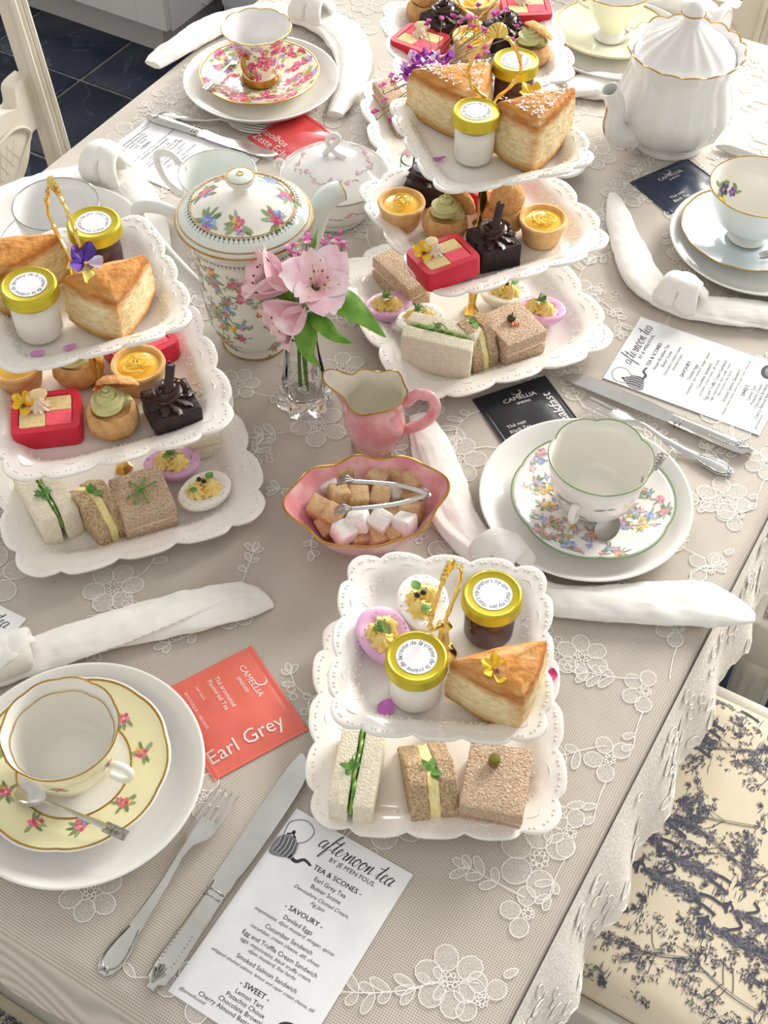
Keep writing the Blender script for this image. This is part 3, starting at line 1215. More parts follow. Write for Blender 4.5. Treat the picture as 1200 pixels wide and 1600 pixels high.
def tiered_stand(label, loc, plates, top_rz, lean=(0, 0)):
    """plates: (side, well height, yaw, dx, dy); the wells are measured from the table"""
    t = thing('tiered_cake_stand', label, 'cake stand', loc, 0, 'cake stands')
    for k, (side, z, rz, dx, dy) in enumerate(plates):
        scallop_plate('plate', side, t, z, (dx, dy), rz)
    for k in range(len(plates) - 1):
        z0, z1 = plates[k][1], plates[k + 1][1]
        p0, p1 = Vector((plates[k][3], plates[k][4], z0)), Vector((plates[k + 1][3], plates[k + 1][4], z1))
        g = MB()
        H = z1 - z0 - 0.006
        g.lathe([(0, 0), (0.0080, 0), (0.0088, 0.002), (0.0068, 0.005), (0.0045, 0.009), (0.004, 0.016), (0.0055, 0.03), (0.0042, 0.05), (0.0036, H - 0.02), (0.0045, H - 0.008), (0.008, H - 0.001), (0.008, H), (0, H)], 20,
                mod=lambda th, q, r, z: (r * (1 + 0.10 * cos(th * 5)), z))
        o = g.build('rod', M_GOLD, t)
        o.location = (p0.x, p0.y, z0 + 0.0005)
        o.rotation_euler = ((p1 - p0).to_track_quat('Z', 'Y')).to_euler()
    zt = plates[-1][1]
    h = MB()
    h.lathe([(0, 0), (0.010, 0), (0.011, 0.002), (0.007, 0.004), (0.0042, 0.008), (0.0048, 0.018), (0.0036, 0.030), (0.0032, 0.034), (0.006, 0.0365), (0.0032, 0.039), (0, 0.040)], 18,
            mod=lambda th, q, r, z: (r * (1 + 0.08 * cos(th * 5)), z))
    for s in (-1, 1):
        P = spline([(s * 0.001, 0, 0.036), (s * 0.005, 0, 0.045), (s * 0.016, 0, 0.054), (s * 0.0245, 0, 0.066), (s * 0.0245, 0, 0.076), (s * 0.018, 0, 0.090), (s * 0.010, 0, 0.099), (s * 0.001, 0, 0.1035)], 9)
        h.tube(P, [0.0016 + 0.0003 * sin(i * 0.7) for i in range(len(P))], 8)
        h.blob(0.0028, 0.0028, 0.0028, 1, xf=XF((s * 0.0205, 0, 0.0590)))
        for i in range(5):
            a = s * (0.10 + i * 0.30)
            h.tube([(sin(a) * 0.002, 0, 0.101), (sin(a) * 0.006, 0.0006, 0.101 + cos(a) * 0.007), (sin(a) * 0.0105, 0, 0.101 + cos(a) * 0.0125)], [0.0012, 0.0024, 0.0016], 6)
        for i in range(3):
            k = i / 2
            h.blob(0.0024, 0.0022, 0.0024, 1, xf=XF((s * lerp(0.011, 0.0235, k), 0, lerp(0.099, 0.082, k))))
    for i_ in range(len(h.v)):
        h.v[i_].z *= 1.13 if len(plates) > 2 else 1.02
    ho = h.build('handle', M_GOLD, t)
    ho.location = (plates[-1][3], plates[-1][4], zt + 0.0005)
    ho.rotation_euler = (lean[0], lean[1], top_rz)
    return t


ZB = 0.0068                                 # the lowest plate's well above the table
tiered_stand('two-tier white scalloped cake stand with gold handle, nearest the front, one scone on top', (0.045, 0.541, 0),
             [(0.213, ZB, radians(-1), 0, 0.003), (0.170, 0.122, radians(-4), 0.001, 0.004)], radians(62))
tiered_stand('three-tier white scalloped cake stand at the left, two scones and a purple pansy on top', (-0.258, 0.822, 0),
             [(0.252, ZB, radians(20), 0.0, 0.012), (0.216, 0.127, radians(21), 0.0, 0.004), (0.172, 0.223, radians(23), -0.004, 0.012)], radians(-52))
tiered_stand('three-tier white scalloped cake stand in the middle, sugar-dusted scones on top', (0.098, 1.068, 0),
             [(0.256, ZB, radians(23), -0.004, 0.0), (0.214, 0.121, radians(26), 0.0, 0.006), (0.172, 0.216, radians(19), 0.002, 0.012)], radians(10))
tiered_stand('tiered white cake stand farthest back, cakes on its upper plate behind the sugared scones', (0.105, 1.402, 0),
             [(0.262, ZB, radians(10), 0, 0), (0.216, 0.121, radians(9), 0, 0.006)], radians(10))


# ------------------------------------------------------------------ little jars
M_CLOT = mat('clotted cream', '#f6f1e4', 0.55, sss=0.2, vscale=60, bump=0.3, bscale=120)
M_JAM = mat('dark fig jam', '#34101b', 0.6, col2='#521626', vscale=90, spec=0.2)
M_LABEL = mat('white paper label', '#f3f3f5', 0.6, vscale=40)
BLACK = lin('#1c1b20')


def jar_glass():
    g = MB()
    g.lathe([(0, 0.0), (0.016, 0.0), (0.0185, 0.0015), (0.0202, 0.005), (0.0204, 0.028), (0.0196, 0.031), (0.0178, 0.0335), (0.0178, 0.039)], 40)
    return g


def jar(label, jam, loc, rz, first=True):
    t = thing('jam_jar' if jam else 'cream_jar', label, 'jar', loc, rz, 'jam jars' if jam else 'clotted cream jars')
    c = MB()
    if jam:
        c.lathe([(0, 0.0012), (0.015, 0.0012), (0.0175, 0.003), (0.0192, 0.006), (0.0194, 0.0275), (0.0186, 0.030), (0.0168, 0.0325), (0.0168, 0.0365), (0, 0.037)], 32)
        c.build('jam', M_JAM, t)
    else:
        c.lathe([(0, 0.0012), (0.015, 0.0012), (0.0175, 0.003), (0.0192, 0.006), (0.0194, 0.027), (0.0186, 0.0285), (0.0168, 0.031), (0.012, 0.032), (0, 0.0335)], 32)
        c.build('cream', M_CLOT, t)
    jar_glass().build('glass', M_GLASS, t)
    l = MB()
    l.lathe([(0.0222, 0.0365), (0.0232, 0.0362), (0.0236, 0.0372), (0.0232, 0.0384), (0.0230, 0.0400), (0.0230, 0.0455), (0.0224, 0.0472), (0.0208, 0.0478), (0.0200, 0.0472), (0.0188, 0.0468), (0, 0.0468)], 64,
            mod=lambda th, k, r, z: (r * (1 + (0.008 * cos(th * 36) if 4 <= k <= 5 else 0)), z))
    lo = l.build('lid', M_LID, t, auto=50)
    d = MB()
    d.lathe([(0.0148, 0.0469), (0.0150, 0.0471), (0, 0.0471)], 48)
    d.build('label', M_LABEL, lo)
    x = MB()
    if jam:
        ring_text(x, "that's my jam  that's my jam  that's my jam  ", 0.0105, 0.0054, 0.04715, pi * 0.9, col=BLACK)
    else:
        ring_text(x, "crème de la crème de la crème de la  ", 0.0105, 0.0054, 0.04715, pi * 0.9, col=BLACK)
    x.build('lettering', M_INK, lo, smooth=False, kind='stuff')
    for ch in list(t.children):
        ch.scale = (1, 1, 1.17) if ch is not lo else (1, 1, 1)
    lo.location.z = 0.0365 * 0.17
    return t


jar('small clotted cream jar with gold lid on the front two-tier stand', False, (0.0245, 0.5071, 0.1228), radians(20))
jar('small dark jam jar with gold lid on the front two-tier stand', True, (0.0823, 0.5636, 0.1228), radians(-30))
jar('clotted cream jar with gold lid on the left stand, in front of a scone', False, (-0.2886, 0.7941, 0.2238), radians(10))
jar('dark jam jar with gold lid behind the pansy on the left stand', True, (-0.2482, 0.8745, 0.2238), radians(50))
jar('clotted cream jar with gold lid between the sugared scones on the middle stand', False, (0.0837, 1.0551, 0.2168), radians(-10))
jar('jam jar with gold lid behind the gold handle of the middle stand', True, (0.1260, 1.1429, 0.2168), radians(160))

# ------------------------------------------------------------------ scones
M_SCONE = mat('baked scone', rough=0.8, vc=True, col2='#e6d8bd', vscale=130, bump=0.7, bscale=190, bdist=0.0025, stretch=(1, 1, 2.4), coat=0.0, lo=0.4, hi=0.7)
M_SUGAR = mat('icing sugar', '#fbf7f1', 0.95, vscale=300)
CR_SIDE, CR_TOP, CR_EDGE, CR_BASE = lin('#f1ddb0'), lin('#d49349'), lin('#bd7833'), lin('#d6a45c')


def scone(label, c, tri, h, sugar=False, seed=0):
    """a wedge of scone: tri holds its three base corners in the world, c is the point under it on the plate"""
    t = thing('scone', label, 'scone', (c[0], c[1], c[2] + 0.0016), 0, 'wedge scones')
    r = random.Random(seed)
    P = [Vector((p[0] - c[0], p[1] - c[1], 0)) * 1.09 for p in tri]
    ctr = sum(P, Vector()) / 3
    base = []
    for i in range(3):
        a, b, d = P[i - 1], P[i], P[(i + 1) % 3]
        for k in range(6):
            q = k / 5
            p0, p1 = b + (a - b) * 0.08, b + (d - b) * 0.08
            base.append((1 - q) ** 2 * p0 + 2 * q * (1 - q) * b + q * q * p1)
        for k in range(1, 10):
            q = k / 10
            p0, p1 = b + (d - b) * 0.08, d + (b - d) * 0.08
            m = p0 + (p1 - p0) * q
            out = (m - ctr).normalized()
            base.append(m + out * 0.003 * sin(pi * q))
    area2 = sum(base[i].x * base[(i + 1) % len(base)].y - base[i].y * base[(i + 1) % len(base)].x for i in range(len(base)))
    if area2 < 0:
        base.reverse()
    n = len(base)
    mb = MB()
    lv = [(0.82, 0.0, CR_BASE), (0.97, 0.001, CR_BASE), (1.0, 0.006, CR_BASE)]
    for q in range(1, 13):
        f = q / 13
        lv.append((1.0 + 0.018 * sin(pi * f) - 0.05 * f * f + (0.010 if q % 3 == 0 else -0.006 if q % 3 == 1 else 0), 0.006 + (h - 0.013) * f, CR_SIDE))
    lv += [(0.945, h - 0.005, CR_EDGE), (0.915, h - 0.0015, CR_EDGE), (0.87, h + 0.0005, CR_TOP), (0.72, h + 0.0025, CR_TOP), (0.48, h + 0.0045, CR_TOP), (0.24, h + 0.005, CR_TOP)]
    for k, (s, z, col) in enumerate(lv):
        for i, p in enumerate(base):
            jag = 1 + (0.040 * noise.noise(Vector((p.x * 90, p.y * 90, z * 420 + seed * 5))) if 2 < k < 15 else 0.03 * noise.noise(Vector((p.x * 60, p.y * 60, seed))))
            q = ctr + (p - ctr) * s * jag
            cc = col
            if 2 < k < 15:                  # the baked corners and a few browned flakes
                near = min((p - w_).length for w_ in P) / 0.05
                f = max(0.0, 0.55 - near * 2.2) + max(0, noise.noise(Vector((p.x * 120, p.y * 120, z * 260 + seed))) - 0.25) * 0.9 + (0.45 if k == 14 else 0.25 if k == 3 else 0)
                cc = tuple(lerp(col[x], CR_TOP[x], min(0.8, f)) for x in range(3)) + (1,)
            elif k >= 15:
                f = noise.noise(Vector((p.x * 50 * s, p.y * 50 * s, seed + k))) * 0.9
                cc = tuple(lerp(col[x], (CR_SIDE if f > 0 else CR_EDGE)[x], min(0.6, abs(f))) for x in range(3)) + (1,)
            dz = 0.0018 * noise.noise(Vector((q.x * 70, q.y * 70, seed))) if k >= 15 else 0
            i0 = mb.add([(q.x, q.y, z + dz)], [], col=cc)
    top = mb.add([(ctr.x, ctr.y, h + 0.0055)], [], col=CR_TOP)
    bot = mb.add([(ctr.x, ctr.y, 0)], [], col=CR_BASE)
    fs = [(k * n + i, k * n + (i + 1) % n, (k + 1) * n + (i + 1) % n, (k + 1) * n + i) for k in range(len(lv) - 1) for i in range(n)]
    m = len(lv) - 1
    fs += [(m * n + i, m * n + (i + 1) % n, top) for i in range(n)] + [((i + 1) % n, i, bot) for i in range(n)]
    mb.f, mb.mi = fs, [0] * len(fs)
    mb.build('crumb', M_SCONE, t, disp=(0.0012, 170), auto=80, sub=1)
    if sugar:
        s = MB()
        for i in range(420):
            a, b = r.random(), r.random()
            if a + b > 1:
                a, b = 1 - a, 1 - b
            p = P[0] + (P[1] - P[0]) * a + (P[2] - P[0]) * b
            p = ctr + (p - ctr) * 0.84
            if noise.noise(Vector((p.x * 70, p.y * 70, seed))) < -0.15:
                continue
            k = r.uniform(0.0005, 0.0013)
            s.blob(k, k, k * 0.5, 1, xf=Matrix.Translation((p.x, p.y, h + 0.0038 + r.uniform(0, 0.0014))))
        s.build('icing_sugar', M_SUGAR, t, kind='stuff')
    return t


def tri(*a):
    return a, tuple(sum(p[i] for p in a) / 3 for i in range(3))


for lab, T3, h, sg, sd in (
    ('golden scone wedge with a yellow viola, on the front two-tier stand', [(0.0481, 0.5040, 0.1228), (0.1000, 0.4727, 0.1228), (0.1212, 0.5239, 0.1228)], 0.051, False, 1),
    ('golden scone wedge right of the cream jar on the left stand', [(-0.2664, 0.8063, 0.2238), (-0.2180, 0.7802, 0.2238), (-0.1985, 0.8396, 0.2238)], 0.048, False, 2),
    ('golden scone wedge cut by the left picture edge, behind the cream jar', [(-0.3566, 0.8493, 0.2238), (-0.3192, 0.8104, 0.2238), (-0.2747, 0.8638, 0.2238)], 0.049, False, 3),
    ('sugar-dusted scone wedge left of the gold handle, on the middle stand', [(0.0199, 1.1278, 0.2168), (0.0862, 1.0720, 0.2168), (0.1032, 1.1426, 0.2168)], 0.050, True, 4),
    ('sugar-dusted scone wedge with a yellow viola, right of the cream jar on the middle stand', [(0.1021, 1.0637, 0.2168), (0.1397, 1.0271, 0.2168), (0.1808, 1.0905, 0.2168)], 0.056, True, 5)):
    pts, c = tri(*T3)
    scone(lab, c, pts, h, sg, sd)

# ------------------------------------------------------------------ sandwiches
M_CUKE = mat('cucumber skin and flesh', '#4f8a2c', 0.4, col2='#9cc25a', vscale=160, coat=0.2)
M_EGGF = mat('egg mayonnaise', '#f1dc86', 0.6, col2='#f8eebf', vscale=260, bump=0.5, bscale=300)
M_SALM = mat('whipped salmon cream', '#e9c3a6', 0.6, col2='#f0d6c0', vscale=200)
M_HERB = mat('herb green', '#4f7f35', 0.5, col2='#7fae55', vscale=200)
M_CAPER = mat('dark caper', '#4b4f2c', 0.4, col2='#2f3320', vscale=200)
M_ROE = mat('orange roe', '#e8622c', 0.25, col2='#f0803c', coat=0.5, vscale=200)


def leafmesh(mb, p, a, l, w, tilt=0.3, mi=0, n=6, fold=0.15):
    vs, fs = [], []
    for i in range(n + 1):
        t = i / n
        ww = w * 0.5 * (sin(pi * min(1, t ** 0.75)) + 0.03)
        x, z = l * t * cos(tilt), l * (t * sin(tilt) - 0.25 * t * t)
        for s in (-1, 0, 1):
            vs.append(Vector(p) + Vector((x * cos(a) - s * ww * sin(a), x * sin(a) + s * ww * cos(a), z + (abs(s) * fold * ww))))
    for i in range(n):
        for k in range(2):
            fs.append((i * 3 + k, (i + 1) * 3 + k, (i + 1) * 3 + k + 1, i * 3 + k + 1))
    mb.add(vs, fs, mi)


def sprig(mb, x, y, z, n, l, r, mi=0):
    for i in range(n):
        leafmesh(mb, (x, y, z), r.uniform(0, 2 * pi), l * r.uniform(0.7, 1.1), l * 0.5, r.uniform(0.1, 0.6), mi)


def slab(name, m, parent, sx, sy, sz, loc, cut=0.0, disp=0.0006, taper=0.0):
    """one slice of bread; cut skews its far end, taper slopes it down"""
    b = bmesh.new()
    bmesh.ops.create_cube(b, size=1.0)
    for v in b.verts:
        v.co = Vector((v.co.x * sx, v.co.y * sy, v.co.z * sz))
    bmesh.ops.bevel(b, geom=b.edges[:], offset=0.0015, segments=2, profile=0.5, affect='EDGES')
    bmesh.ops.subdivide_edges(b, edges=b.edges[:], cuts=3, use_grid_fill=True)
    for v in b.verts:
        v.co.x += cut * v.co.y
        if taper and v.co.z > 0:
            v.co.z *= 1 - taper * (v.co.x / sx + 0.5)
    mb = MB()
    mb.bm(b, xf=Matrix.Translation(loc))
    return mb.build(name, m, parent, disp=(disp, 260), auto=35)


def cucumber_sandwich(label, c, rz, l=0.075, th=0.017, h=0.036, seed=1):
    r = random.Random(seed)
    t = thing('cucumber_sandwich', label, 'sandwich', c, rz, 'finger sandwiches')
    for s in (-1, 1):
        slab('bread_slice', M_BREAD_W, t, l, th, h, (0, s * (th / 2 + 0.0022), h / 2), cut=0.15 * s)
    mb = MB()
    for i in range(5):
        x = lerp(-l / 2 + 0.0155, l / 2 - 0.0155, i / 4)
        mb.lathe([(0, -0.0012), (0.0142, -0.0012), (0.0149, 0), (0.0142, 0.0012), (0, 0.0012)], 18, xf=XF((x, r.uniform(-0.0004, 0.0004), h - 0.0132), rx=pi / 2 + r.uniform(-0.06, 0.06)))
    mb.build('cucumber_slices', M_CUKE, t, kind='stuff')
    mb = MB()
    sprig(mb, -l * 0.1, 0.004, h, 6, 0.011, r)
    mb.tube(spline([(-l * 0.1, 0, h), (-l * 0.02, 0.004, h + 0.006), (l * 0.08, 0.002, h + 0.002)], 5), 0.0006, 5)
    mb.build('cress', M_HERB, t)
    return t


def egg_sandwich(label, c, rz, l=0.066, h=0.05, seed=1, th=0.014, fill=0.011):
    """a triangle of brown bread standing on its long side"""
    r = random.Random(seed)
    t = thing('egg_sandwich', label, 'sandwich', c, rz, 'finger sandwiches')
    pts = [(-l / 2, 0.0), (l / 2, 0.0), (l / 2 - 0.004, 0.012), (-l * 0.12 + 0.010, h), (-l * 0.12 - 0.010, h), (-l / 2 + 0.002, 0.016)]

    def wedge(y0, y1, sc=1.0):
        b = bmesh.new()
        q = [b.verts.new((p[0] * sc, y0, p[1] * sc)) for p in pts]
        f = b.faces.new(q)
        e = bmesh.ops.extrude_face_region(b, geom=[f])
        for v in e['geom']:
            if isinstance(v, bmesh.types.BMVert):
                v.co.y = y1
        bmesh.ops.recalc_face_normals(b, faces=b.faces[:])
        bmesh.ops.bevel(b, geom=b.edges[:], offset=0.0012, segments=1, profile=0.5, affect='EDGES')
        bmesh.ops.triangulate(b, faces=b.faces[:])
        bmesh.ops.subdivide_edges(b, edges=b.edges[:], cuts=4, use_grid_fill=True)
        return b
    for s in (-1, 1):
        mb = MB()
        y = s * (fill / 2 + th / 2)
        mb.bm(wedge(y - th / 2, y + th / 2))
        mb.build('bread_slice', M_BREAD_B, t, disp=(0.0006, 260), auto=35)
    mb = MB()
    mb.bm(wedge(-fill / 2, fill / 2, 0.965))
    mb.build('egg_filling', M_EGGF, t, disp=(0.0010, 330), auto=50)
    mb = MB()
    sprig(mb, -l * 0.1, 0, h * 0.97, 4, 0.013, r)
    mb.build('herb_leaf', M_HERB, t)
    return t


def salmon_sandwich(label, c, rz, lx=0.048, ly=0.056, garnish='caper', seed=1, m=None):
    r = random.Random(seed)
    t = thing('salmon_sandwich', label, 'sandwich', c, rz, 'finger sandwiches')
    m = m or M_BREAD_S
    slab('bread_slice', m, t, lx, ly, 0.0145, (0, 0, 0.00725), disp=0.0008)
    slab('salmon_filling', M_SALM, t, lx - 0.0025, ly - 0.0025, 0.004, (0, 0, 0.0165))
    slab('bread_slice', m, t, lx, ly, 0.0145, (0.0005, 0, 0.02575), disp=0.0008)
    mb = MB()
    if garnish == 'caper':
        mb.blob(0.0052, 0.0048, 0.0042, 2, 1, xf=XF((0, 0.004, 0.0365)))
        mb.tube([(0, 0.004, 0.040), (0.002, 0.005, 0.043)], 0.0007, 5, mi=1)
        for i in range(7):
            mb.blob(0.0015, 0.0015, 0.0015, 1, 2, xf=XF((r.uniform(-0.004, 0.004), -0.003 + r.uniform(-0.003, 0.002), 0.0345)))
        mb.build('caper_and_roe', [M_HERB, M_CAPER, M_ROE], t)
    elif garnish == 'chive':
        for a in (0.2, 1.75, 0.9):
            mb.tube(spline([(-0.016 * cos(a), -0.016 * sin(a), 0.0338), (0, 0, 0.037), (0.018 * cos(a + 0.2), 0.018 * sin(a + 0.2), 0.0338)], 5), 0.0009, 6)
        mb.tube(spline([(-0.004, 0.004, 0.0345), (0, -0.002, 0.041), (0.006, 0.004, 0.0345)], 5), 0.0011, 6)
        mb.build('chive_knot', M_HERB, t)
    elif garnish == 'olive':
        mb.lathe([(0, 0), (0.0048, 0), (0.0048, 0.006), (0.004, 0.009), (0, 0.0095)], 14, xf=XF((-0.004, 0.012, 0.0333)))
        mb.build('olive', mat('green olive', '#8a8436', 0.35, col2='#6f6a2a', vscale=90), t)
    return t


cucumber_sandwich('white cucumber finger sandwich at the left of the front stand, bottom plate', (-0.0191, 0.4916, 0.0076), 1.4262, 0.080, 0.0155, 0.041, 1)
egg_sandwich('brown egg sandwich triangle in the middle of the front stand, bottom plate', (0.0376, 0.4909, 0.0076), 1.7367, 0.074, 0.040, 2, 0.0145, 0.010)
salmon_sandwich('square brown salmon sandwich with an olive at the right of the front stand, bottom plate', (0.0912, 0.4823, 0.0076), radians(-12), 0.051, 0.061, 'olive', 3, M_BREAD_S)
cucumber_sandwich('white cucumber sandwich with cress on the left stand, bottom plate', (-0.3198, 0.7759, 0.0076), 2.1249, 0.078, 0.017, 0.037, 4)
egg_sandwich('brown egg sandwich triangle beside the cress sandwich on the left stand, bottom plate', (-0.2761, 0.7716, 0.0076), 2.2759, 0.078, 0.043, 5, 0.012, 0.009)
salmon_sandwich('brown salmon sandwich tied with a chive knot on the left stand, bottom plate', (-0.2287, 0.7753, 0.0076), radians(24), 0.050, 0.056, 'chive', 6)
cucumber_sandwich('white cucumber sandwich in front on the middle stand, bottom plate', (0.0574, 0.9884, 0.0076), -0.3285, 0.076, 0.018, 0.045, 7)
egg_sandwich('brown egg sandwich triangle behind the white sandwich on the middle stand, bottom plate', (0.0880, 1.0066, 0.0076), 2.1688, 0.072, 0.046, 8, 0.012, 0.008)
salmon_sandwich('square brown sandwich with caper and orange roe on the middle stand, bottom plate', (0.1353, 1.0151, 0.0076), radians(30), 0.050, 0.056, 'caper', 9)
salmon_sandwich('brown finger sandwich half under the middle plate, left on the middle stand', (0.0166, 1.1023, 0.0076), -0.9389, 0.070, 0.030, None, 10, M_BREAD_S)
salmon_sandwich('brown finger sandwich on the far stand, beside magenta florets', (0.0089, 1.4373, 0.0076), -1.1787, 0.085, 0.028, None, 11, M_BREAD_S)
salmon_sandwich('pale sandwich end showing behind the eggs on the left stand', (-0.1817, 0.8622, 0.0076), radians(20), 0.030, 0.030, None, 12, M_BREAD_W)

# ------------------------------------------------------------------ devilled eggs
M_EGGW = mat('boiled egg white', '#f5f1e8', 0.35, sss=0.15, coat=0.2, vscale=30)
M_EGGP = mat('beet-pickled egg white', '#d9a3c8', 0.35, col2='#e3b8d6', sss=0.1, coat=0.2, vscale=40)
M_YOLK = mat('piped yolk', '#f3d474', 0.6, col2='#f8e49c', vscale=120, bump=0.3, bscale=200)
M_SPICE = mat('paprika specks', '#b8482a', 0.8, vscale=100)
M_PEPPER = mat('black peppercorns', '#23221f', 0.5, vscale=100)


def star_swirl(mb, x, y, z, r, h, n=6, turns=1.0, mi=0, tw=1.0):
    vs, fs = [], []
    m, K = 36, 9
    for k in range(K + 1):
        t = k / K
        rr = r * (1 - t) ** 0.8 if k < K else 0.0004
        for j in range(m):
            a = 2 * pi * j / m
            q = rr * (1 + 0.28 * cos(n * (a + tw * t))) * (1 + 0.10 * sin(t * 12))
            vs.append((x + q * cos(a), y + q * sin(a), z + h * t))
    for k in range(K):
        for j in range(m):
            fs.append((k * m + j, k * m + (j + 1) % m, (k + 1) * m + (j + 1) % m, (k + 1) * m + j))
    mb.add(vs, fs, mi)


def devilled_egg(label, c, rz, pink, garn, seed, s=1.0, tilt=None):
    r = random.Random(seed)
    t = thing('devilled_egg', label, 'egg', c, rz, 'devilled egg halves', tilt)
    mb = MB()
    a, b, h = 0.0275 * s, 0.0205 * s, 0.019 * s
    n = 40
    rows = []
    for k in range(9):
        q = k / 8 * pi / 2
        rows.append((sin(q), -cos(q)))
    vs, fs = [(0, 0, 0.001)], []
    for (rr, zz) in rows[1:]:
        for j in range(n):
            th = 2 * pi * j / n
            e = 1 + 0.12 * cos(th)
            vs.append((a * rr * cos(th), b * rr * sin(th) * (1 + 0.1 * cos(th)), max(0.001, h + h * zz)))
    for rr, zz in ((0.96, h + 0.0008), (0.62, h + 0.0006), (0.5, h - 0.002)):
        for j in range(n):
            th = 2 * pi * j / n
            vs.append((a * rr * cos(th), b * rr * sin(th) * (1 + 0.1 * cos(th)), zz))
    m = 11
    fs += [(0, 1 + (j + 1) % n, 1 + j) for j in range(n)]
    for k in range(m - 1):
        for j in range(n):
            fs.append((1 + k * n + j, 1 + k * n + (j + 1) % n, 1 + (k + 1) * n + (j + 1) % n, 1 + (k + 1) * n + j))
    fs.append(tuple(1 + (m - 1) * n + j for j in range(n)))
    mb.add(vs, fs)
    mb.build('egg_white', M_EGGP if pink else M_EGGW, t, auto=60)
    mb = MB()
    star_swirl(mb, -0.007 * s, 0.003 * s, h - 0.0015, 0.0105 * s, 0.012 * s, 7, mi=0)
    star_swirl(mb, 0.006 * s, -0.003 * s, h - 0.0015, 0.0105 * s, 0.012 * s, 7, mi=0, tw=-1)
    star_swirl(mb, 0.004 * s, 0.007 * s, h - 0.0015, 0.008 * s, 0.009 * s, 6, mi=0, tw=0.5)
    mb.build('yolk_piping', M_YOLK, t, disp=(0.0006, 160))
    mb = MB()
    if garn == 'gherkin':
        leafmesh(mb, (-0.008, -0.002, h + 0.010), 0.3, 0.018, 0.009, 0.15, 1)
        for i in range(26):
            aa = r.uniform(-0.8, 0.8)
            mb.tube([(-0.004, 0.002, h + 0.011), (-0.004 + 0.009 * cos(aa + 0.6), 0.002 + 0.009 * sin(aa + 0.6), h + 0.011 + r.uniform(0, 0.003))], 0.0003, 4, mi=0)
    else:
        for (x, y) in ((0.001, 0.0), (-0.001, 0.005)):
            mb.blob(0.0024, 0.0024, 0.0024, 2, 2, xf=XF((x, y, h + 0.0115)))
        leafmesh(mb, (0.006, 0.003, h + 0.008), 0.4, 0.011, 0.008, 0.3, 0)
        leafmesh(mb, (-0.008, -0.003, h + 0.008), 2.6, 0.010, 0.007, 0.3, 0)
    mb.build('herb_garnish', [M_HERB, mat('pickled gherkin', '#7d8a3c', 0.35, col2='#5f6f2e', vscale=100, coat=0.3), M_PEPPER], t)
    mb = MB()
    for i in range(46):
        q, th = sqrt(r.random()), r.uniform(0, 2 * pi)
        k = r.uniform(0.0003, 0.0006)
        mb.blob(k, k, k * 0.6, 1, xf=XF((a * 0.92 * q * cos(th), b * 0.92 * q * sin(th), h + 0.0010 + (0.0095 * max(0, 1 - q * 2.2)))))
    mb.build('spice', M_SPICE if garn != 'gherkin' or r.random() < 0.4 else M_PEPPER, t, kind='stuff')
    return t


devilled_egg('lilac pickled devilled egg on the front two-tier stand, behind the cream jar', (0.0009, 0.5496, 0.1228), radians(112), True, 'gherkin', 1, 0.98)
devilled_egg('white devilled egg with peppercorns behind the lilac egg on the front stand', (0.0312, 0.5801, 0.1228), radians(96), False, 'pepper', 2, 0.98)
devilled_egg('lilac devilled egg behind the white egg on the left stand, bottom plate', (-0.2073, 0.8261, 0.0076), radians(10), True, 'gherkin', 3)
devilled_egg('white devilled egg nearest the corner of the left stand, bottom plate', (-0.1724, 0.7912, 0.0076), radians(40), False, 'pepper', 4)
devilled_egg('lilac devilled egg by the flower leaves, left on the middle stand, bottom plate', (0.0017, 1.0585, 0.0076), radians(20), True, 'gherkin', 5)
devilled_egg('white devilled egg half hidden behind the white sandwich on the middle stand', (0.0367, 1.0382, 0.0076), radians(30), False, 'gherkin', 6)
devilled_egg('white devilled egg under the middle plate, behind the caper sandwich', (0.1312, 1.0812, 0.0076), radians(0), False, 'pepper', 7)
devilled_egg('lilac devilled egg at the right of the middle stand, bottom plate', (0.1685, 1.0543, 0.0076), radians(-10), True, 'gherkin', 8)

# ------------------------------------------------------------------ edible flowers and petals
def viola_mesh(kind):
    mb = MB()
    pal = {'yellow': ('#f4c519', '#f7d33a'), 'pansy': ('#4a2a8c', '#6b46b0')}[kind]
    spec = [(1.57 + 0.62, 0.0105, 0.0105, 0.004), (1.57 - 0.62, 0.0105, 0.0105, 0.0042), (pi + 0.15, 0.0095, 0.009, 0.003), (-0.15, 0.0095, 0.009, 0.003), (-1.57, 0.0115, 0.0125, 0.002)]
    for k, (a, l, w, z) in enumerate(spec):
        col = lin(pal[0] if k % 2 else pal[1])
        if kind == 'pansy' and k == 4:
            col = lin('#e6d86a')
        if kind == 'pansy' and k == 3:
            col = lin('#cfc6d8')
        vs, fs = [Vector((0, 0, 0.001))], []
        m = 14
        for ring, q in enumerate((0.55, 1.0)):
            for i in range(m):
                t = 2 * pi * i / m
                x, y = l * 0.52 * (1 + cos(t)) * q, w * 0.5 * sin(t) * q * (0.7 + 0.3 * cos(t))
                zz = z * (x / l) + 0.0012 * sin(3 * t) * q
                vs.append(Vector((x * cos(a) - y * sin(a), x * sin(a) + y * cos(a), zz + 0.001)))
        for i in range(m):
            j = (i + 1) % m
            fs += [(0, 1 + i, 1 + j), (1 + i, 1 + m + i, 1 + m + j, 1 + j)]
        mb.add(vs, fs, 0, col)
    for k in range(7):
        a = -1.57 + (k - 3) * 0.22
        ribbon(mb, [(cos(a) * 0.001, sin(a) * 0.001, 0.0026), (cos(a) * 0.005, sin(a) * 0.005, 0.0032)], 0.0005, 0, 0, lin('#5a2d17'))
    mb.blob(0.0012, 0.0012, 0.001, 1, 0, lin('#e79a1c'), XF((0, -0.0005, 0.002)))
    return mb


M_PETAL = mat('flower petal', rough=0.55, vc=True, col2='#f0e8ee', vscale=120, sss=0.1)


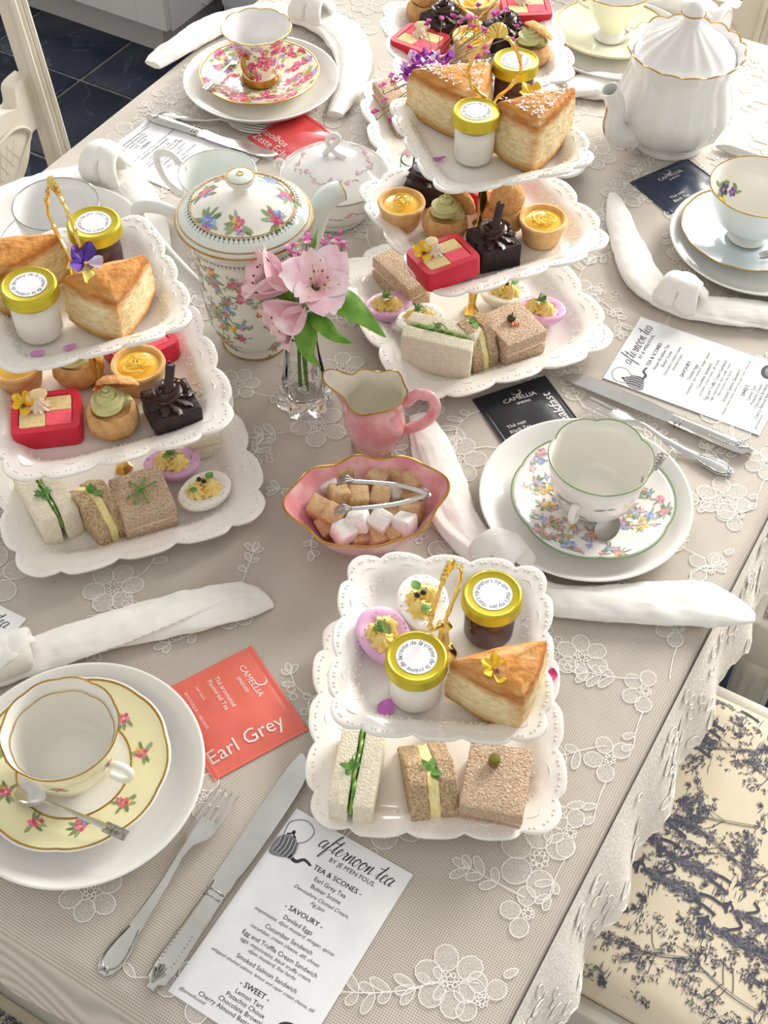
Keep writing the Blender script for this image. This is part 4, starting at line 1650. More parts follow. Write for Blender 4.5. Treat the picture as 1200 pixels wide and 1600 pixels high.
def viola(label, loc, rz, kind='yellow', tilt=None, s=1.0):
    o = viola_mesh(kind).build('viola_flower', M_PETAL)
    place(o, loc, rz, tilt)
    o.scale = (s, s, s)
    return tag(o, label, 'flower', 'edible violas')


viola('yellow viola lying on the front scone', (0.0795, 0.4951, 0.1785), 0.6, 'yellow', (0.25, 0.1, 0), 1.0)
viola('purple pansy beside the gold handle of the left stand', (-0.2459, 0.8120, 0.2840), 0.75, 'pansy', (0.75, 0.3, 0), 1.55)
viola('yellow viola on the sugared scone of the middle stand', (0.1358, 1.0757, 0.2730), 0.0, 'yellow', (0.2, 0.1, 0), 1.2)


def petal(label, loc, rz, col, l=0.012, w=0.008, grp='loose petals'):
    mb = MB()
    n = 6
    vs, fs = [], []
    for i in range(n + 1):
        t = i / n
        ww = w * 0.5 * (sin(pi * (0.12 + 0.83 * t)))
        for s in (-1, 0, 1):
            vs.append((l * (t - 0.5), s * ww, 0.0012 + 0.0016 * abs(t - 0.5) * 2 + 0.0008 * abs(s)))
    for i in range(n):
        for k in range(2):
            fs.append((i * 3 + k, (i + 1) * 3 + k, (i + 1) * 3 + k + 1, i * 3 + k + 1))
    mb.add(vs, fs, 0, lin(col))
    o = mb.build('flower_petal', M_PETAL)
    place(o, loc, rz)
    return tag(o, label, 'petal', grp)


petal('magenta petal in front of the cream jar on the front stand', (0.0027, 0.4946, 0.1228), 1.2, '#d478c8', 0.015, 0.013)
petal('pink petal under the cream jar on the left stand', (-0.2866, 0.7678, 0.2238), 0.3, '#dd9bd3')
petal('pink petal beside the scone tip on the left stand', (-0.2613, 0.7750, 0.2238), 0.6, '#dd9bd3')
petal('mauve petal in front of the brownie on the left stand', (-0.1806, 0.7736, 0.1278), 0.9, '#d3b4d8')
petal('mauve petal left of the cream jar on the middle stand', (0.0506, 1.0515, 0.2168), 0.3, '#c66fc0', 0.014, 0.006)
petal('magenta petal at the right edge of the front stand, bottom plate', (0.1452, 0.5886, 0.0220), 1.4, '#d83f7c', 0.012, 0.010)
petal('pale pink petal with a yellow tip on the far stand, bottom plate', (0.0258, 1.3620, 0.0080), 1.2, '#efc3dc', 0.018, 0.012)

# ------------------------------------------------------------------ lemon tarts, choux, battenberg, brownies
M_PASTRY = mat('shortcrust pastry', '#dfae6c', 0.75, col2='#eac58d', vscale=90, bump=0.4, bscale=320)
M_CURD = mat('lemon curd', '#f4bf2c', 0.25, col2='#f8d658', coat=0.5, vscale=40)
M_ZEST = mat('lemon zest', '#f3d34a', 0.5, col2='#f8e27e', vscale=90)
M_CHOUX = mat('choux pastry', '#dcae76', 0.8, col2='#c99558', vscale=130, bump=0.6, bscale=210, bdist=0.002)
M_PIST = mat('pistachio cream', '#c9c98c', 0.5, col2='#d5d49c', vscale=30)
M_CRAQ = mat('craquelin cap', '#d99a58', 0.8, col2='#e8b67a', vscale=240, bump=0.9, bscale=380, bdist=0.002)
M_MARZ = mat('red marzipan', '#c8102e', 0.5, col2='#d42a42', vscale=30, bump=0.1, bscale=300)
M_SP_P = mat('pink sponge', '#f86a7c', 0.9, col2='#f0566a', vscale=300, bump=0.6, bscale=420)
M_SP_Y = mat('yellow sponge', '#ecd9a5', 0.9, col2='#dcc288', vscale=300, bump=0.6, bscale=420)
M_MERI = mat('piped buttercream', '#f2e0cb', 0.5, vscale=60)
M_BROW = mat('brownie crumb', '#35201f', 0.6, col2='#22161c', vscale=120, bump=0.8, bscale=240, bdist=0.002, coat=0.1)
M_CHOC = mat('piped ganache', '#3a211d', 0.4, col2='#2c1917', vscale=40, coat=0.15)
M_ALM = mat('almond flake', '#efd9a8', 0.6, vscale=90)


def tart(label, loc, rz, seed, first=None):
    r = random.Random(seed)
    t = thing('lemon_tart', label, 'tart', loc, rz, 'lemon tarts')
    mb = MB()
    mb.lathe([(0, 0.0), (0.0175, 0.0), (0.0188, 0.002), (0.0238, 0.0235), (0.0248, 0.0255), (0.0240, 0.0275), (0.0215, 0.0275), (0.0196, 0.0255), (0.0185, 0.019), (0, 0.0185)], 40,
             mod=lambda th, k, q, z: (q * (1 + 0.012 * noise.noise(Vector((cos(th) * 3, sin(th) * 3, z * 90 + seed)))), z * (1 + 0.03 * noise.noise(Vector((cos(th) * 4, sin(th) * 4, seed))))))
    mb.build('pastry_case', M_PASTRY, t)
    mb = MB()
    mb.lathe([(0.0194, 0.0235), (0.016, 0.0244), (0.008, 0.0249), (0, 0.025)], 32)
    mb.build('lemon_curd', M_CURD, t)
    mb = MB()
    for i in range(9):
        a = r.uniform(0, 2 * pi)
        q = r.uniform(0.002, 0.007)
        cx, cy = q * cos(a), q * sin(a)
        rr = r.uniform(0.005, 0.010)
        a0 = r.uniform(0, 6)
        P = [(cx + rr * cos(a0 + k * 0.45), cy + rr * sin(a0 + k * 0.45), 0.0262 + 0.0012 * sin(k + i) + i * 0.0003) for k in range(9)]
        mb.tube(spline(P, 2), 0.0007, 5)
    mb.build('lemon_zest', M_ZEST, t, kind='stuff')
    return t


def swirl(mb, r, h, z, turns, n=5, tube=0.006, mi=0):
    """piped cream laid round in a shrinking coil"""
    m = int(turns * 26)
    pts, rad = [], []
    for i in range(m + 1):
        t = i / m
        a = 2 * pi * turns * t
        rr = r * (1 - t) ** 0.9
        pts.append((rr * cos(a), rr * sin(a), z + h * t))
        rad.append(tube * (1 - 0.72 * t))
    mb.tube(pts, rad, 20, mi=mi, up=(0, 0, 1), shape=lambda th, q: 1 + 0.26 * cos(th * n + q * 14))


def choux(label, loc, rz, seed, tilt=(0.5, 0), cap_off=(0.004, 0.010)):
    r = random.Random(seed)
    t = thing('pistachio_choux', label, 'pastry', loc, rz, 'pistachio choux buns')
    mb = MB()
    mb.lathe([(0, 0), (0.013, 0.0), (0.020, 0.004), (0.0235, 0.011), (0.023, 0.018), (0.0205, 0.0235), (0.0175, 0.0255), (0.0155, 0.0235), (0, 0.020)], 40)
    mb.build('bun', M_CHOUX, t, disp=(0.0013, 110))
    mb = MB()
    swirl(mb, 0.0115, 0.021, 0.0275, 2.6, 5, 0.0072)
    for i in range(14):
        a, q = r.uniform(0, 2 * pi), r.uniform(0.004, 0.014)
        mb.blob(0.0008, 0.0006, 0.0006, 1, 1, xf=XF((q * cos(a), q * sin(a), 0.047 - q * 0.95)))
    mb.build('pistachio_cream', [M_PIST, mat('pistachio crumbs', '#a3a04a', 0.7, vscale=100)], t)
    mb = MB()
    mb.lathe([(0, 0), (0.012, -0.0008), (0.0182, -0.0038), (0.0190, -0.003), (0.0185, -0.0012), (0.012, 0.0042), (0, 0.0058)], 36, mod=lambda th, k, q, z: (q * (1 + 0.05 * noise.noise(Vector((cos(th) * 3, sin(th) * 3, seed)))), z))
    o = mb.build('choux_cap', M_CRAQ, t, disp=(0.0008, 200))
    o.location = (cap_off[0], cap_off[1], 0.041)
    o.rotation_euler = (tilt[0], tilt[1], 0)
    return t


def battenberg(label, loc, rz, seed, flower=True, lx=0.060, ly=0.050, tilt=None, topping=True):
    r = random.Random(seed)
    t = thing('battenberg_slice', label, 'cake', loc, rz, 'battenberg slices', tilt)
    mb = MB()
    h = 0.021
    pts = []
    for (cx, cy, s) in ((lx / 2, ly / 2, 0), (-lx / 2, ly / 2, 1), (-lx / 2, -ly / 2, 2), (lx / 2, -ly / 2, 3)):
        sx, sy = (1 if cx > 0 else -1), (1 if cy > 0 else -1)
        for k in range(5):
            a = (s + k / 4) * pi / 2
            pts.append((cx - sx * 0.007 + 0.007 * cos(a), cy - sy * 0.007 + 0.007 * sin(a)))
    ins = [(p[0] * (1 - 0.013 / lx), p[1] * (1 - 0.013 / ly)) for p in pts]
    n = len(pts)
    vs, fs = [], []
    for (q, z, k) in ((pts, 0.0, 0.985), (pts, 0.0015, 1), (pts, h - 0.002, 1), (pts, h, 0.985), (ins, h, 1), (ins, h - 0.003, 1)):
        vs += [(p[0] * k, p[1] * k, z) for p in q]
    for k in range(5):
        for i in range(n):
            fs.append((k * n + i, k * n + (i + 1) % n, (k + 1) * n + (i + 1) % n, (k + 1) * n + i))
    fs += [tuple(range(n - 1, -1, -1)), tuple(5 * n + i for i in range(n))]
    mb.add(vs, fs)
    mb.build('marzipan', M_MARZ, t, auto=50)
    ix, iy = lx / 2 - 0.0072, ly / 2 - 0.0072
    for (sx, sy) in ((-1, -1), (1, 1), (-1, 1), (1, -1)):
        mb = MB()
        mb.rbox(ix - 0.0003, iy - 0.0003, 0.0045, 0.0006, 1, xf=XF((sx * ix / 2, sy * iy / 2, h - 0.0024)))
        mb.build('sponge_square', M_SP_P if sx * sy < 0 else M_SP_Y, t)
    if topping:
        mb = MB()
        star_swirl(mb, -0.004, 0.006, h - 0.0005, 0.0082, 0.011, 9, tw=0.9)
        mb.build('buttercream', M_MERI, t)
        mb = MB()
        mb.blob(0.010, 0.0062, 0.0011, 2, xf=XF((-0.006, 0.013, h + 0.0075), 0.4, 0.5))
        mb.build('almond_flake', M_ALM, t)
    if flower:
        o = viola_mesh('yellow').build('viola', M_PETAL, t)
        o.location = (-0.018, 0.009, h + 0.003)
        o.rotation_euler = (0.5, -0.1, 0.1)
    return t


def brownie(label, loc, rz, seed, curl=True, s=0.043):
    r = random.Random(seed)
    t = thing('chocolate_brownie', label, 'brownie', loc, rz, 'chocolate brownies')
    h = 0.026
    mb = MB()
    b = bmesh.new()
    bmesh.ops.create_cube(b, size=1.0)
    for v in b.verts:
        v.co = Vector((v.co.x * s, v.co.y * s, v.co.z * h))
    bmesh.ops.bevel(b, geom=b.edges[:], offset=0.0012, segments=1, profile=0.5, affect='EDGES')
    bmesh.ops.subdivide_edges(b, edges=b.edges[:], cuts=5, use_grid_fill=True)
    mb.bm(b, xf=Matrix.Translation((0, 0, h / 2)))
    mb.build('brownie_square', M_BROW, t, disp=(0.0011, 190), auto=40)
    mb = MB()
    swirl(mb, 0.0115, 0.017, h + 0.004, 1.9, 6, 0.0070)
    star_swirl(mb, 0, 0, h - 0.001, 0.0185, 0.014, 9, tw=1.0)
    mb.build('ganache_rosette', M_CHOC, t)
    if curl:
        mb = MB()
        mb.tube([(-0.003, -0.006, h + 0.010), (0.006, 0.004, h + 0.036)], 0.0042, 20, cap=False)
        mb.tube([(0.006, 0.004, h + 0.036), (0.002, -0.001, h + 0.024)], [0.0032, 0.003], 16)
        mb.tube([(-0.003, -0.0015, h + 0.010), (0.0065, 0.0085, h + 0.036)], [0.0011, 0.0011], 8)
        mb.build('chocolate_curl', M_CHOC, t)
        mb = MB()
        for i in range(5):
            mb.blob(0.0016, 0.0012, 0.0004, 1, xf=XF((0.009 + r.uniform(-0.002, 0.002), 0.006 + r.uniform(-0.002, 0.002), h + 0.011 + r.uniform(0, 0.004)), r.uniform(0, 3), r.uniform(0, 2)))
        mb.build('gold_leaf', M_GOLD, t)
    return t


tart('lemon tart cut by the left picture edge, on the left stand', (-0.3325, 0.8302, 0.1278), 0, 1)
tart('lemon tart behind the brownie on the left stand', (-0.2226, 0.8315, 0.1278), 1, 2)
choux('pistachio choux behind the gold rod of the left stand', (-0.2800, 0.8391, 0.1278), 2.0, 3, (0.35, 0), (0.006, 0.012))
choux('pistachio choux with green cream swirl beside the brownie on the left stand', (-0.2395, 0.7768, 0.1278), radians(15), 4, (-0.85, 0.3), (0.010, 0.014))
battenberg('red battenberg slice with a viola in front on the left stand', (-0.2974, 0.7761, 0.1278), radians(10), 5)
battenberg('red battenberg slice at the back of the left stand', (-0.2273, 0.8686, 0.1278), radians(38), 6, False, topping=False)
brownie('chocolate brownie with curl on the left stand', (-0.1883, 0.7868, 0.1278), radians(26), 7)
tart('lemon tart at the left corner of the middle stand', (0.0154, 1.0775, 0.1218), 0.4, 8)
tart('lemon tart at the right corner of the middle stand', (0.1590, 1.0522, 0.1218), 2, 9)
brownie('chocolate brownie at the back left of the middle stand', (0.0435, 1.1234, 0.1218), radians(75), 10, False)
battenberg('red battenberg slice with a yellow viola in front on the middle stand', (0.0569, 0.9870, 0.1330), radians(28), 11, tilt=(-0.10, -0.03))
battenberg('red battenberg slice at the back of the middle stand, under the scones', (0.1043, 1.1264, 0.1218), radians(50), 12, False, topping=False)
choux('pistachio choux left of the brownie on the middle stand, cap against the gold rod', (0.0604, 1.0592, 0.1218), radians(-35), 13, (-1.25, 0.2), (0.010, 0.012))
choux('pistachio choux hidden behind its upright cap on the middle stand', (0.1213, 1.0747, 0.1218), radians(15), 14, (1.25, 0.1), (-0.002, -0.012))
brownie('chocolate brownie with curl at the centre of the middle stand', (0.1076, 1.0229, 0.1218), radians(20), 15)
choux('pistachio choux at the back left of the far stand', (0.0456, 1.4770, 0.1218), radians(0), 16, (1.0, 0.2), (0.002, -0.006))
brownie('chocolate brownie behind magenta florets on the far stand', (0.0671, 1.4418, 0.1218), radians(30), 17, False)
tart('lemon tart at the back of the far stand', (0.1037, 1.4810, 0.1218), 1.4, 18)
tart('lemon tart in front on the far stand', (0.1006, 1.3964, 0.1218), 0.8, 19)
battenberg('red battenberg slice at the left of the far stand, behind purple frills', (0.0384, 1.4011, 0.1218), radians(-34), 20, False)
battenberg('red battenberg slice at the right of the far stand', (0.1696, 1.4790, 0.1218), radians(5), 21, False)
brownie('chocolate brownie behind the gold handle on the far stand', (0.1410, 1.4198, 0.1218), radians(20), 22, False)
choux('pistachio choux at the right of the far stand', (0.1682, 1.3835, 0.1218), radians(-30), 23, (-0.6, 0.3), (0.006, 0.008))


# ------------------------------------------------------------------ crockery
def rim_tube(mb, r, z, n, mod, rad=0.0006, lift=0.0):
    pts = []
    for j in range(n):
        t = 2 * pi * j / n
        rr, zz = mod(t, 1.0, r, z) if mod else (r, z)
        pts.append(((rr + lift) * cos(t), (rr + lift) * sin(t), zz))
    mb.tube(pts, rad, 6, closed=True)


def scal(n, a, za=0.0, start=0.5, zmax=0.06):
    def f(t, k, r, z):
        w = smooth(start * zmax, zmax, z)
        q = abs(cos(n * t / 2)) ** 0.7
        return (r * (1 + a * w * (q - 0.6)), z + za * w * (q - 0.6))
    return f


dinner = thing('dinner_plate', 'large plain white plate under the yellow rose saucer, front left', 'plate', (-0.2468, 0.4962, 0.0200), 0, 'white dinner plates')
dinner.location.z = T + 0.0008
mb = MB()
mb.lathe([(0, 0.0042), (0.070, 0.0042), (0.080, 0.0062), (0.092, 0.0125), (0.1015, 0.0205), (0.1035, 0.0215), (0.1045, 0.0205), (0.1025, 0.0180), (0.094, 0.0100), (0.082, 0.0032), (0.070, 0.0010), (0.066, 0.0), (0.062, 0.0), (0.060, 0.0012), (0, 0.0012)], 96, mod=lambda th, k, r, z: (r * 0.982, z))
mb.build('plate_body', M_WHITE, dinner, auto=80)


def plate_at(label, p):
    o = dup(dinner, label, (p[0], p[1], 0.0008))
    return o


plate_at('large plain white plate under the green-edged floral saucer, at the right', (0.1937, 0.7921, 0.0200))
plate_at('large plain white plate under the pink chintz saucer, top left', (-0.1670, 1.5111, 0.0200))
plate_at('large plain white plate under the pale blue saucer, right picture edge', (0.4314, 1.1860, 0.0200))
plate_at('large plain white plate under the pale yellow saucer, behind the white teapot', (0.3147, 1.6146, 0.0200))
plate_at('large plain white plate half hidden behind the left cake stand', (-0.3824, 1.1751, 0.0200))

YEL = mat('primrose yellow glaze', '#f4eec6', 0.16, coat=0.5, vscale=6)
BLUE = mat('powder blue glaze', '#e0eaec', 0.14, coat=0.5, vscale=6)
LEMON = mat('pale lemon glaze', '#f2f3d8', 0.14, coat=0.5, vscale=6)
MINT = mat('pale mint glaze', '#e1e9e3', 0.16, coat=0.5, vscale=6)
GREENL = mat('green enamel line', '#7f9a6a', 0.3, vscale=30)
PLAT = mat('platinum line', '#a8a6a2', 0.25, metal=0.8, vscale=30)
SP = [(0.0, 0.0042), (0.026, 0.0042), (0.028, 0.0056), (0.034, 0.0058), (0.046, 0.0082), (0.060, 0.0125), (0.070, 0.0160), (0.0755, 0.0182), (0.0775, 0.0190), (0.0780, 0.0184), (0.070, 0.0142), (0.058, 0.0096), (0.044, 0.0045), (0.034, 0.0020), (0.032, 0.0), (0.029, 0.0), (0.028, 0.0018), (0, 0.0018)]


def saucer(label, p, r, mats, mis, mod, lines, prints=None, pat='saucer', rz=0.0):
    """lines: (radius, tube radius, material); prints: items laid on the rising side"""
    t = thing('saucer', label, 'saucer', (p[0], p[1], 0.0053), rz, 'saucers')
    k = r / 0.078
    prof = [(a * k, z) for a, z in SP]
    mb = MB()
    mb.lathe(prof, 96, mod=mod, mis=mis or [0] * (len(prof) - 1))
    mb.build('saucer_body', mats, t, auto=80)
    mb = MB()
    for (rr, tr, mi) in lines:
        z = 0
        for (a, za), (b, zb) in zip(prof[:8], prof[1:9]):
            if a <= rr <= b:
                z = lerp(za, zb, (rr - a) / max(1e-9, b - a))
        if rr > prof[8][0]:
            z = prof[8][1]
        rim_tube(mb, rr, z + 0.0001, 96, mod, tr)
    mb.build('rim_line', lines[0][2], t, kind='stuff')
    if prints:
        mb = MB()
        print_on(mb, prints, on_profile(prof[:9], 0.055 * k, 0.0003, -1.0, (lambda a, rr, z: mod(a, 0, rr, z)) if mod else None))
        mb.build('floral_print', M_PRINT, t, smooth=False, kind='stuff')
    return t


def cup(label, p, rz, prof, n, mod, m_out, m_in, m_rim, m_foot, handle, m_handle, foot_k=3, prints=None, inner_prints=None, inner_line=None, hr=0.0028, zoff=0.0096, th=0.0018):
    t = thing('teacup', label, 'cup', (p[0], p[1], zoff), rz, 'teacups')
    inner = [(max(0.0, r - th), max(z, prof[foot_k][1] + 0.003)) for r, z in prof[:foot_k:-1]]
    full = prof + [(prof[-1][0] - th * 0.4, prof[-1][1] + 0.0005)] + [(r, z) for r, z in inner if r > 0.004] + [(0, inner[-1][1] - 0.0006)]
    mis = [2 if k < foot_k else 0 if k < len(prof) else 1 for k in range(len(full) - 1)]
    full[0] = (0, prof[0][1] + 0.001)
    full.insert(1, (prof[0][0] * 0.9, prof[0][1]))
    mis.insert(0, 2)
    mb = MB()
    mb.lathe(full, n, mod=mod, mis=mis)
    mb.build('cup_body', [m_out, m_in, m_foot], t, auto=70)
    mb = MB()
    rim_tube(mb, prof[-1][0] - th * 0.3, prof[-1][1] + 0.0004, n, mod, 0.0008)
    if inner_line:
        rim_tube(mb, inner_line[0], inner_line[1], n, mod, 0.0004)
    mb.build('rim_line', m_rim, t, kind='stuff')
    if handle:
        mb = MB()
        P_ = spline(handle, 7)
        mb.tube(P_, [(hr * 0.8, hr * 1.2)] * len(P_), 10, up=(0, 1, 0))
        mb.build('handle', m_handle, t)
    if prints:
        mb = MB()
        print_on(mb, prints, on_profile(prof, prof[-1][0] * 0.8, 0.0003, 1.0, (lambda a, rr, z: mod(a, 0, rr, z)) if mod else None))
        mb.build('floral_print', M_PRINT, t, smooth=False, kind='stuff')
    if inner_prints:
        mb = MB()
        ip = [(r - th, z) for r, z in prof[foot_k + 1:]]
        print_on(mb, inner_prints, on_profile(ip, prof[-1][0] * 0.8, 0.0003, -1.0, (lambda a, rr, z: mod(a, 0, rr, z)) if mod else None))
        mb.build('inner_print', M_PRINT, t, smooth=False, kind='stuff')
    return t


ROSES = ['#d4587f', '#e8a25a', '#c9628f', '#7f9fd0']
# yellow rose cup and saucer
rp = random.Random(21)
m1 = scal(10, 0.018, 0.0, 0.2, 0.018)
it = []
for i in range(9):
    it += bouquet((i + 0.3) / 9 * 2 * pi * 0.055, 0.0575, 0.0098, [['#d4587f', '#e6b05c', '#b04a7a'], ['#d8648a', '#8aa4d6', '#d05a80'], ['#c94f78', '#e0a050', '#cc6a8e']][i % 3], 3, 6, rp)
sp1 = (-0.2529, 0.5029, 0.0096)
saucer('primrose yellow saucer with gold bands and rose sprigs, front left', sp1, 0.080, [M_WHITE, YEL], [0, 0, 0, 0, 1, 1, 1, 0, 0] + [0] * 8, m1,
       [(0.0465, 0.0009, M_GILT), (0.0775, 0.0010, M_GILT)], it)
CP1 = [(0.021, 0.0), (0.0225, 0.002), (0.021, 0.006), (0.020, 0.008), (0.029, 0.0125), (0.036, 0.021), (0.0400, 0.036), (0.0425, 0.050), (0.0465, 0.066)]
it = []
for i in range(6):
    it += bouquet(i / 6 * 2 * pi * 0.037, 0.052, 0.006, ROSES, 2, 4, rp)
cup('primrose yellow teacup with white gold-lined rim, front left', (-0.2529, 0.5029, 0.0096), -0.4366, CP1, 72, scal(10, 0.02, 0.0012), YEL, M_CREAM_P, M_GILT, M_WHITE,
    [(0.041, 0, 0.040), (0.050, 0, 0.046), (0.059, 0, 0.046), (0.061, 0, 0.036), (0.053, 0, 0.024), (0.039, 0, 0.022)], M_WHITE, 3, it, None, (0.0405, 0.0545))

# green-edged floral cup and saucer
rp = random.Random(22)
m2 = scal(6, 0.035, 0.0, 0.15, 0.018)
MEAD = ['#dd8fa6', '#e7ad45', '#8fa5da', '#d9a0b4']
it = []
for i in range(105):
    x, y = rp.uniform(0, 2 * pi) * 0.055, rp.uniform(0.034, 0.074)
    s = rp.uniform(0.003, 0.0062)
    if rp.random() < 0.5:
        it += bouquet(x, y, s * 1.5, [rp.choice(MEAD), rp.choice(MEAD)], 2, 5, rp)
    else:
        it += flower2d(x, y, s, rp.choice([5, 6, 7]), rp.choice(MEAD), '#f2dc9a', rp.uniform(0, 3))
    for k in range(3):
        it += leaf2d(x, y, s * rp.uniform(1.6, 2.6), rp.uniform(0, 6.28), rp.choice(['#8fa483', '#a9b59a', '#b3a9ad', '#97a98a']), 0.16)
saucer('white saucer printed with meadow flowers and a green edge, at the right', (0.2005, 0.7904, 0.0096), 0.0755, [M_WHITE], None, m2, [(0.0775, 0.0009, GREENL)], it)
CP2 = [(0.0205, 0.0), (0.0215, 0.002), (0.0205, 0.0045), (0.022, 0.007), (0.032, 0.0125), (0.039, 0.022), (0.0430, 0.036), (0.0455, 0.052), (0.0485, 0.070)]
it, ii = [], []
for i in range(14):
    x, y = rp.uniform(0, 2 * pi) * 0.041, rp.uniform(0.03, 0.058)
    for k in range(4):
        it += leaf2d(x, y, rp.uniform(0.006, 0.012), rp.uniform(-0.6, 0.6) + rp.choice([0, pi]), rp.choice(['#9aa0b4', '#a7b0a0', '#b4a6b8']), 0.14)
    if rp.random() < 0.4:
        it += flower2d(x, y, 0.0035, 5, rp.choice(MEAD))
for i in range(11):
    x, y = (rp.uniform(-0.95, 0.05)) * 0.041, rp.uniform(0.012, 0.034)
    ii += leaf2d(x, y, rp.uniform(0.005, 0.010), rp.uniform(1.0, 2.2), rp.choice(['#9aa58c', '#b7a7a8']), 0.2)
    ii += flower2d(x, y, 0.0026, 5, rp.choice(['#d9a0b0', '#e0b462', '#c8a0b4']))
cup('white scalloped teacup with green rim and faint floral sprays, at the right', (0.2005, 0.7904, 0.0096), -2.0998, CP2, 84, scal(6, 0.045, 0.003, 0.25), M_WHITE, M_CREAM_P, GREENL, M_WHITE,
    [(0.044, 0, 0.044), (0.052, 0, 0.050), (0.057, 0, 0.043), (0.054, 0, 0.031), (0.046, 0, 0.026), (0.040, 0, 0.025)], M_WHITE, 3, it, [([(q[0] + 2.05 * 0.041, q[1]) for q in p], c) for p, c in ii])

# pink chintz cup and saucer
rp = random.Random(23)
CHZ = ['#c3315f', '#d85c86', '#b84a86', '#cf3f6c', '#a98bc4']
m3 = scal(10, 0.014, 0.0, 0.2, 0.018)
it = []
for i in range(190):
    x, y = rp.uniform(0, 2 * pi) * 0.055, rp.uniform(0.024, 0.078)
    it += leaf2d(x, y, rp.uniform(0.006, 0.010), rp.uniform(0, 6.28), rp.choice(['#a9bb63', '#c4c486', '#8ea85a', '#dcd9a0']), 0.7)
for i in range(135):
    x, y = rp.uniform(0, 2 * pi) * 0.055, rp.uniform(0.030, 0.076)
    it += flower2d(x, y, rp.uniform(0.0045, 0.0075), 5, rp.choice(CHZ), rp.choice(['#f3e6c8', '#e7c06a', '#8a2447']), rp.uniform(0, 3))
saucer('saucer covered in pink chintz flowers, top left', (-0.1692, 1.5202, 0.0096), 0.077, [mat('chintz ground', '#f0ead2', 0.16, coat=0.5, vscale=8)], None, m3, [(0.0785, 0.0010, M_GILT)], it)
CP3 = [(0.0245, 0.0), (0.0250, 0.004), (0.0235, 0.009), (0.0225, 0.012), (0.0228, 0.018), (0.0255, 0.030), (0.0295, 0.046), (0.0350, 0.060), (0.0455, 0.077)]
it = []
for i in range(90):
    x, y = rp.uniform(0, 2 * pi) * 0.037, rp.uniform(0.016, 0.080)
    it += leaf2d(x, y, rp.uniform(0.006, 0.010), rp.uniform(0, 6.28), rp.choice(['#a9bb63', '#c4c486', '#8ea85a']), 0.7)
for i in range(85):
    x, y = rp.uniform(0, 2 * pi) * 0.037, rp.uniform(0.018, 0.079)
    it += flower2d(x, y, rp.uniform(0.0055, 0.0085), 5, rp.choice(CHZ), rp.choice(['#f3e6c8', '#e7c06a', '#8a2447']), rp.uniform(0, 3))
cup('tulip-shaped pink chintz teacup with gold handle and gold foot, top left', (-0.1692, 1.5202, 0.0096), -1.9412, CP3, 72, scal(10, 0.025, 0.002), MATS['chintz ground'], M_GREYW, M_GILT, M_GILT,
    [(0.031, 0, 0.050), (0.040, 0, 0.056), (0.044, 0, 0.045), (0.036, 0, 0.030), (0.028, 0, 0.021), (0.023, 0, 0.016)], M_GILT, 3, it)

# powder blue cup and saucer
rp = random.Random(24)
saucer('powder blue saucer with fine gold edge, right picture edge', (0.4221, 1.2001, 0.0096), 0.079, [BLUE], None, scal(14, 0.014, 0.0, 0.2, 0.018), [(0.0785, 0.0009, M_GILT)])
CP4 = [(0.0235, 0.0), (0.0235, 0.003), (0.0205, 0.006), (0.0165, 0.010), (0.020, 0.0135), (0.033, 0.020), (0.043, 0.032), (0.050, 0.050), (0.0575, 0.072)]
ii = []
PN = ['#4b4478', '#6a5aa0']
a0 = 2.5735
for (dx, y, s, c) in ((0.0, 0.042, 0.0095, '#3f3a6c'), (0.012, 0.034, 0.0075, '#e6d24a'), (-0.014, 0.034, 0.0065, '#6a4a9c'), (0.004, 0.030, 0.0070, '#ead75c')):
    ii += flower2d(a0 * 0.0464 + dx, y, s, 5, c, '#e7a13a', 0.4)
for k in range(9):
    ii += leaf2d(a0 * 0.0464 + rp.uniform(-0.018, 0.018), rp.uniform(0.028, 0.054), 0.011, rp.uniform(0, 6.28), rp.choice(['#7f9f58', '#98ad6c']), 0.4)
cup('powder blue teacup with gold rim and pansy painted inside, right picture edge', (0.4221, 1.2001, 0.0096), -0.2705, CP4, 72, None, BLUE, M_CREAM_P, M_GILT, M_WHITE,
    [(0.050, 0, 0.050), (0.062, 0, 0.054), (0.066, 0, 0.042), (0.056, 0, 0.028), (0.040, 0, 0.024)], BLUE, 3, None, ii)

# pale lemon cup and saucer, plain white cup
saucer('pale lemon saucer with gold edge, behind the white teapot', (0.3078, 1.6357, 0.0096), 0.079, [LEMON], None, scal(12, 0.010, 0.0, 0.2, 0.018), [(0.0775, 0.0008, M_GILT)])
CP5 = [(0.0230, 0.0), (0.0230, 0.003), (0.0205, 0.008), (0.0165, 0.013), (0.018, 0.016), (0.024, 0.024), (0.033, 0.040), (0.040, 0.056), (0.0475, 0.071)]
cup('pale lemon teacup on a white pedestal foot, behind the white teapot', (0.3078, 1.6357, 0.0096), 2.5939, CP5, 72, scal(12, 0.016, 0.001), LEMON, M_GREYW, M_GILT, M_WHITE,
    [(0.040, 0, 0.056), (0.055, 0, 0.062), (0.062, 0, 0.050), (0.050, 0, 0.036), (0.031, 0, 0.032)], LEMON, 3)
saucer('white saucer under the plain cup behind the left cake stand', (-0.3687, 1.1652, 0.0096), 0.074, [M_WHITE], None, None, [(0.0730, 0.0006, PLAT)])
CP6 = [(0.0205, 0.0), (0.0215, 0.002), (0.0205, 0.0045), (0.022, 0.007), (0.032, 0.0125), (0.040, 0.022), (0.0445, 0.036), (0.0465, 0.050), (0.048, 0.066)]
cup('plain white teacup with thin grey rim behind the left cake stand', (-0.3687, 1.1652, 0.0096), radians(60), CP6, 72, None, M_GREYW, M_GREYW, PLAT, M_WHITE,
    [(0.046, 0, 0.052), (0.057, 0, 0.055), (0.060, 0, 0.042), (0.052, 0, 0.030), (0.042, 0, 0.028)], M_GREYW, 3)


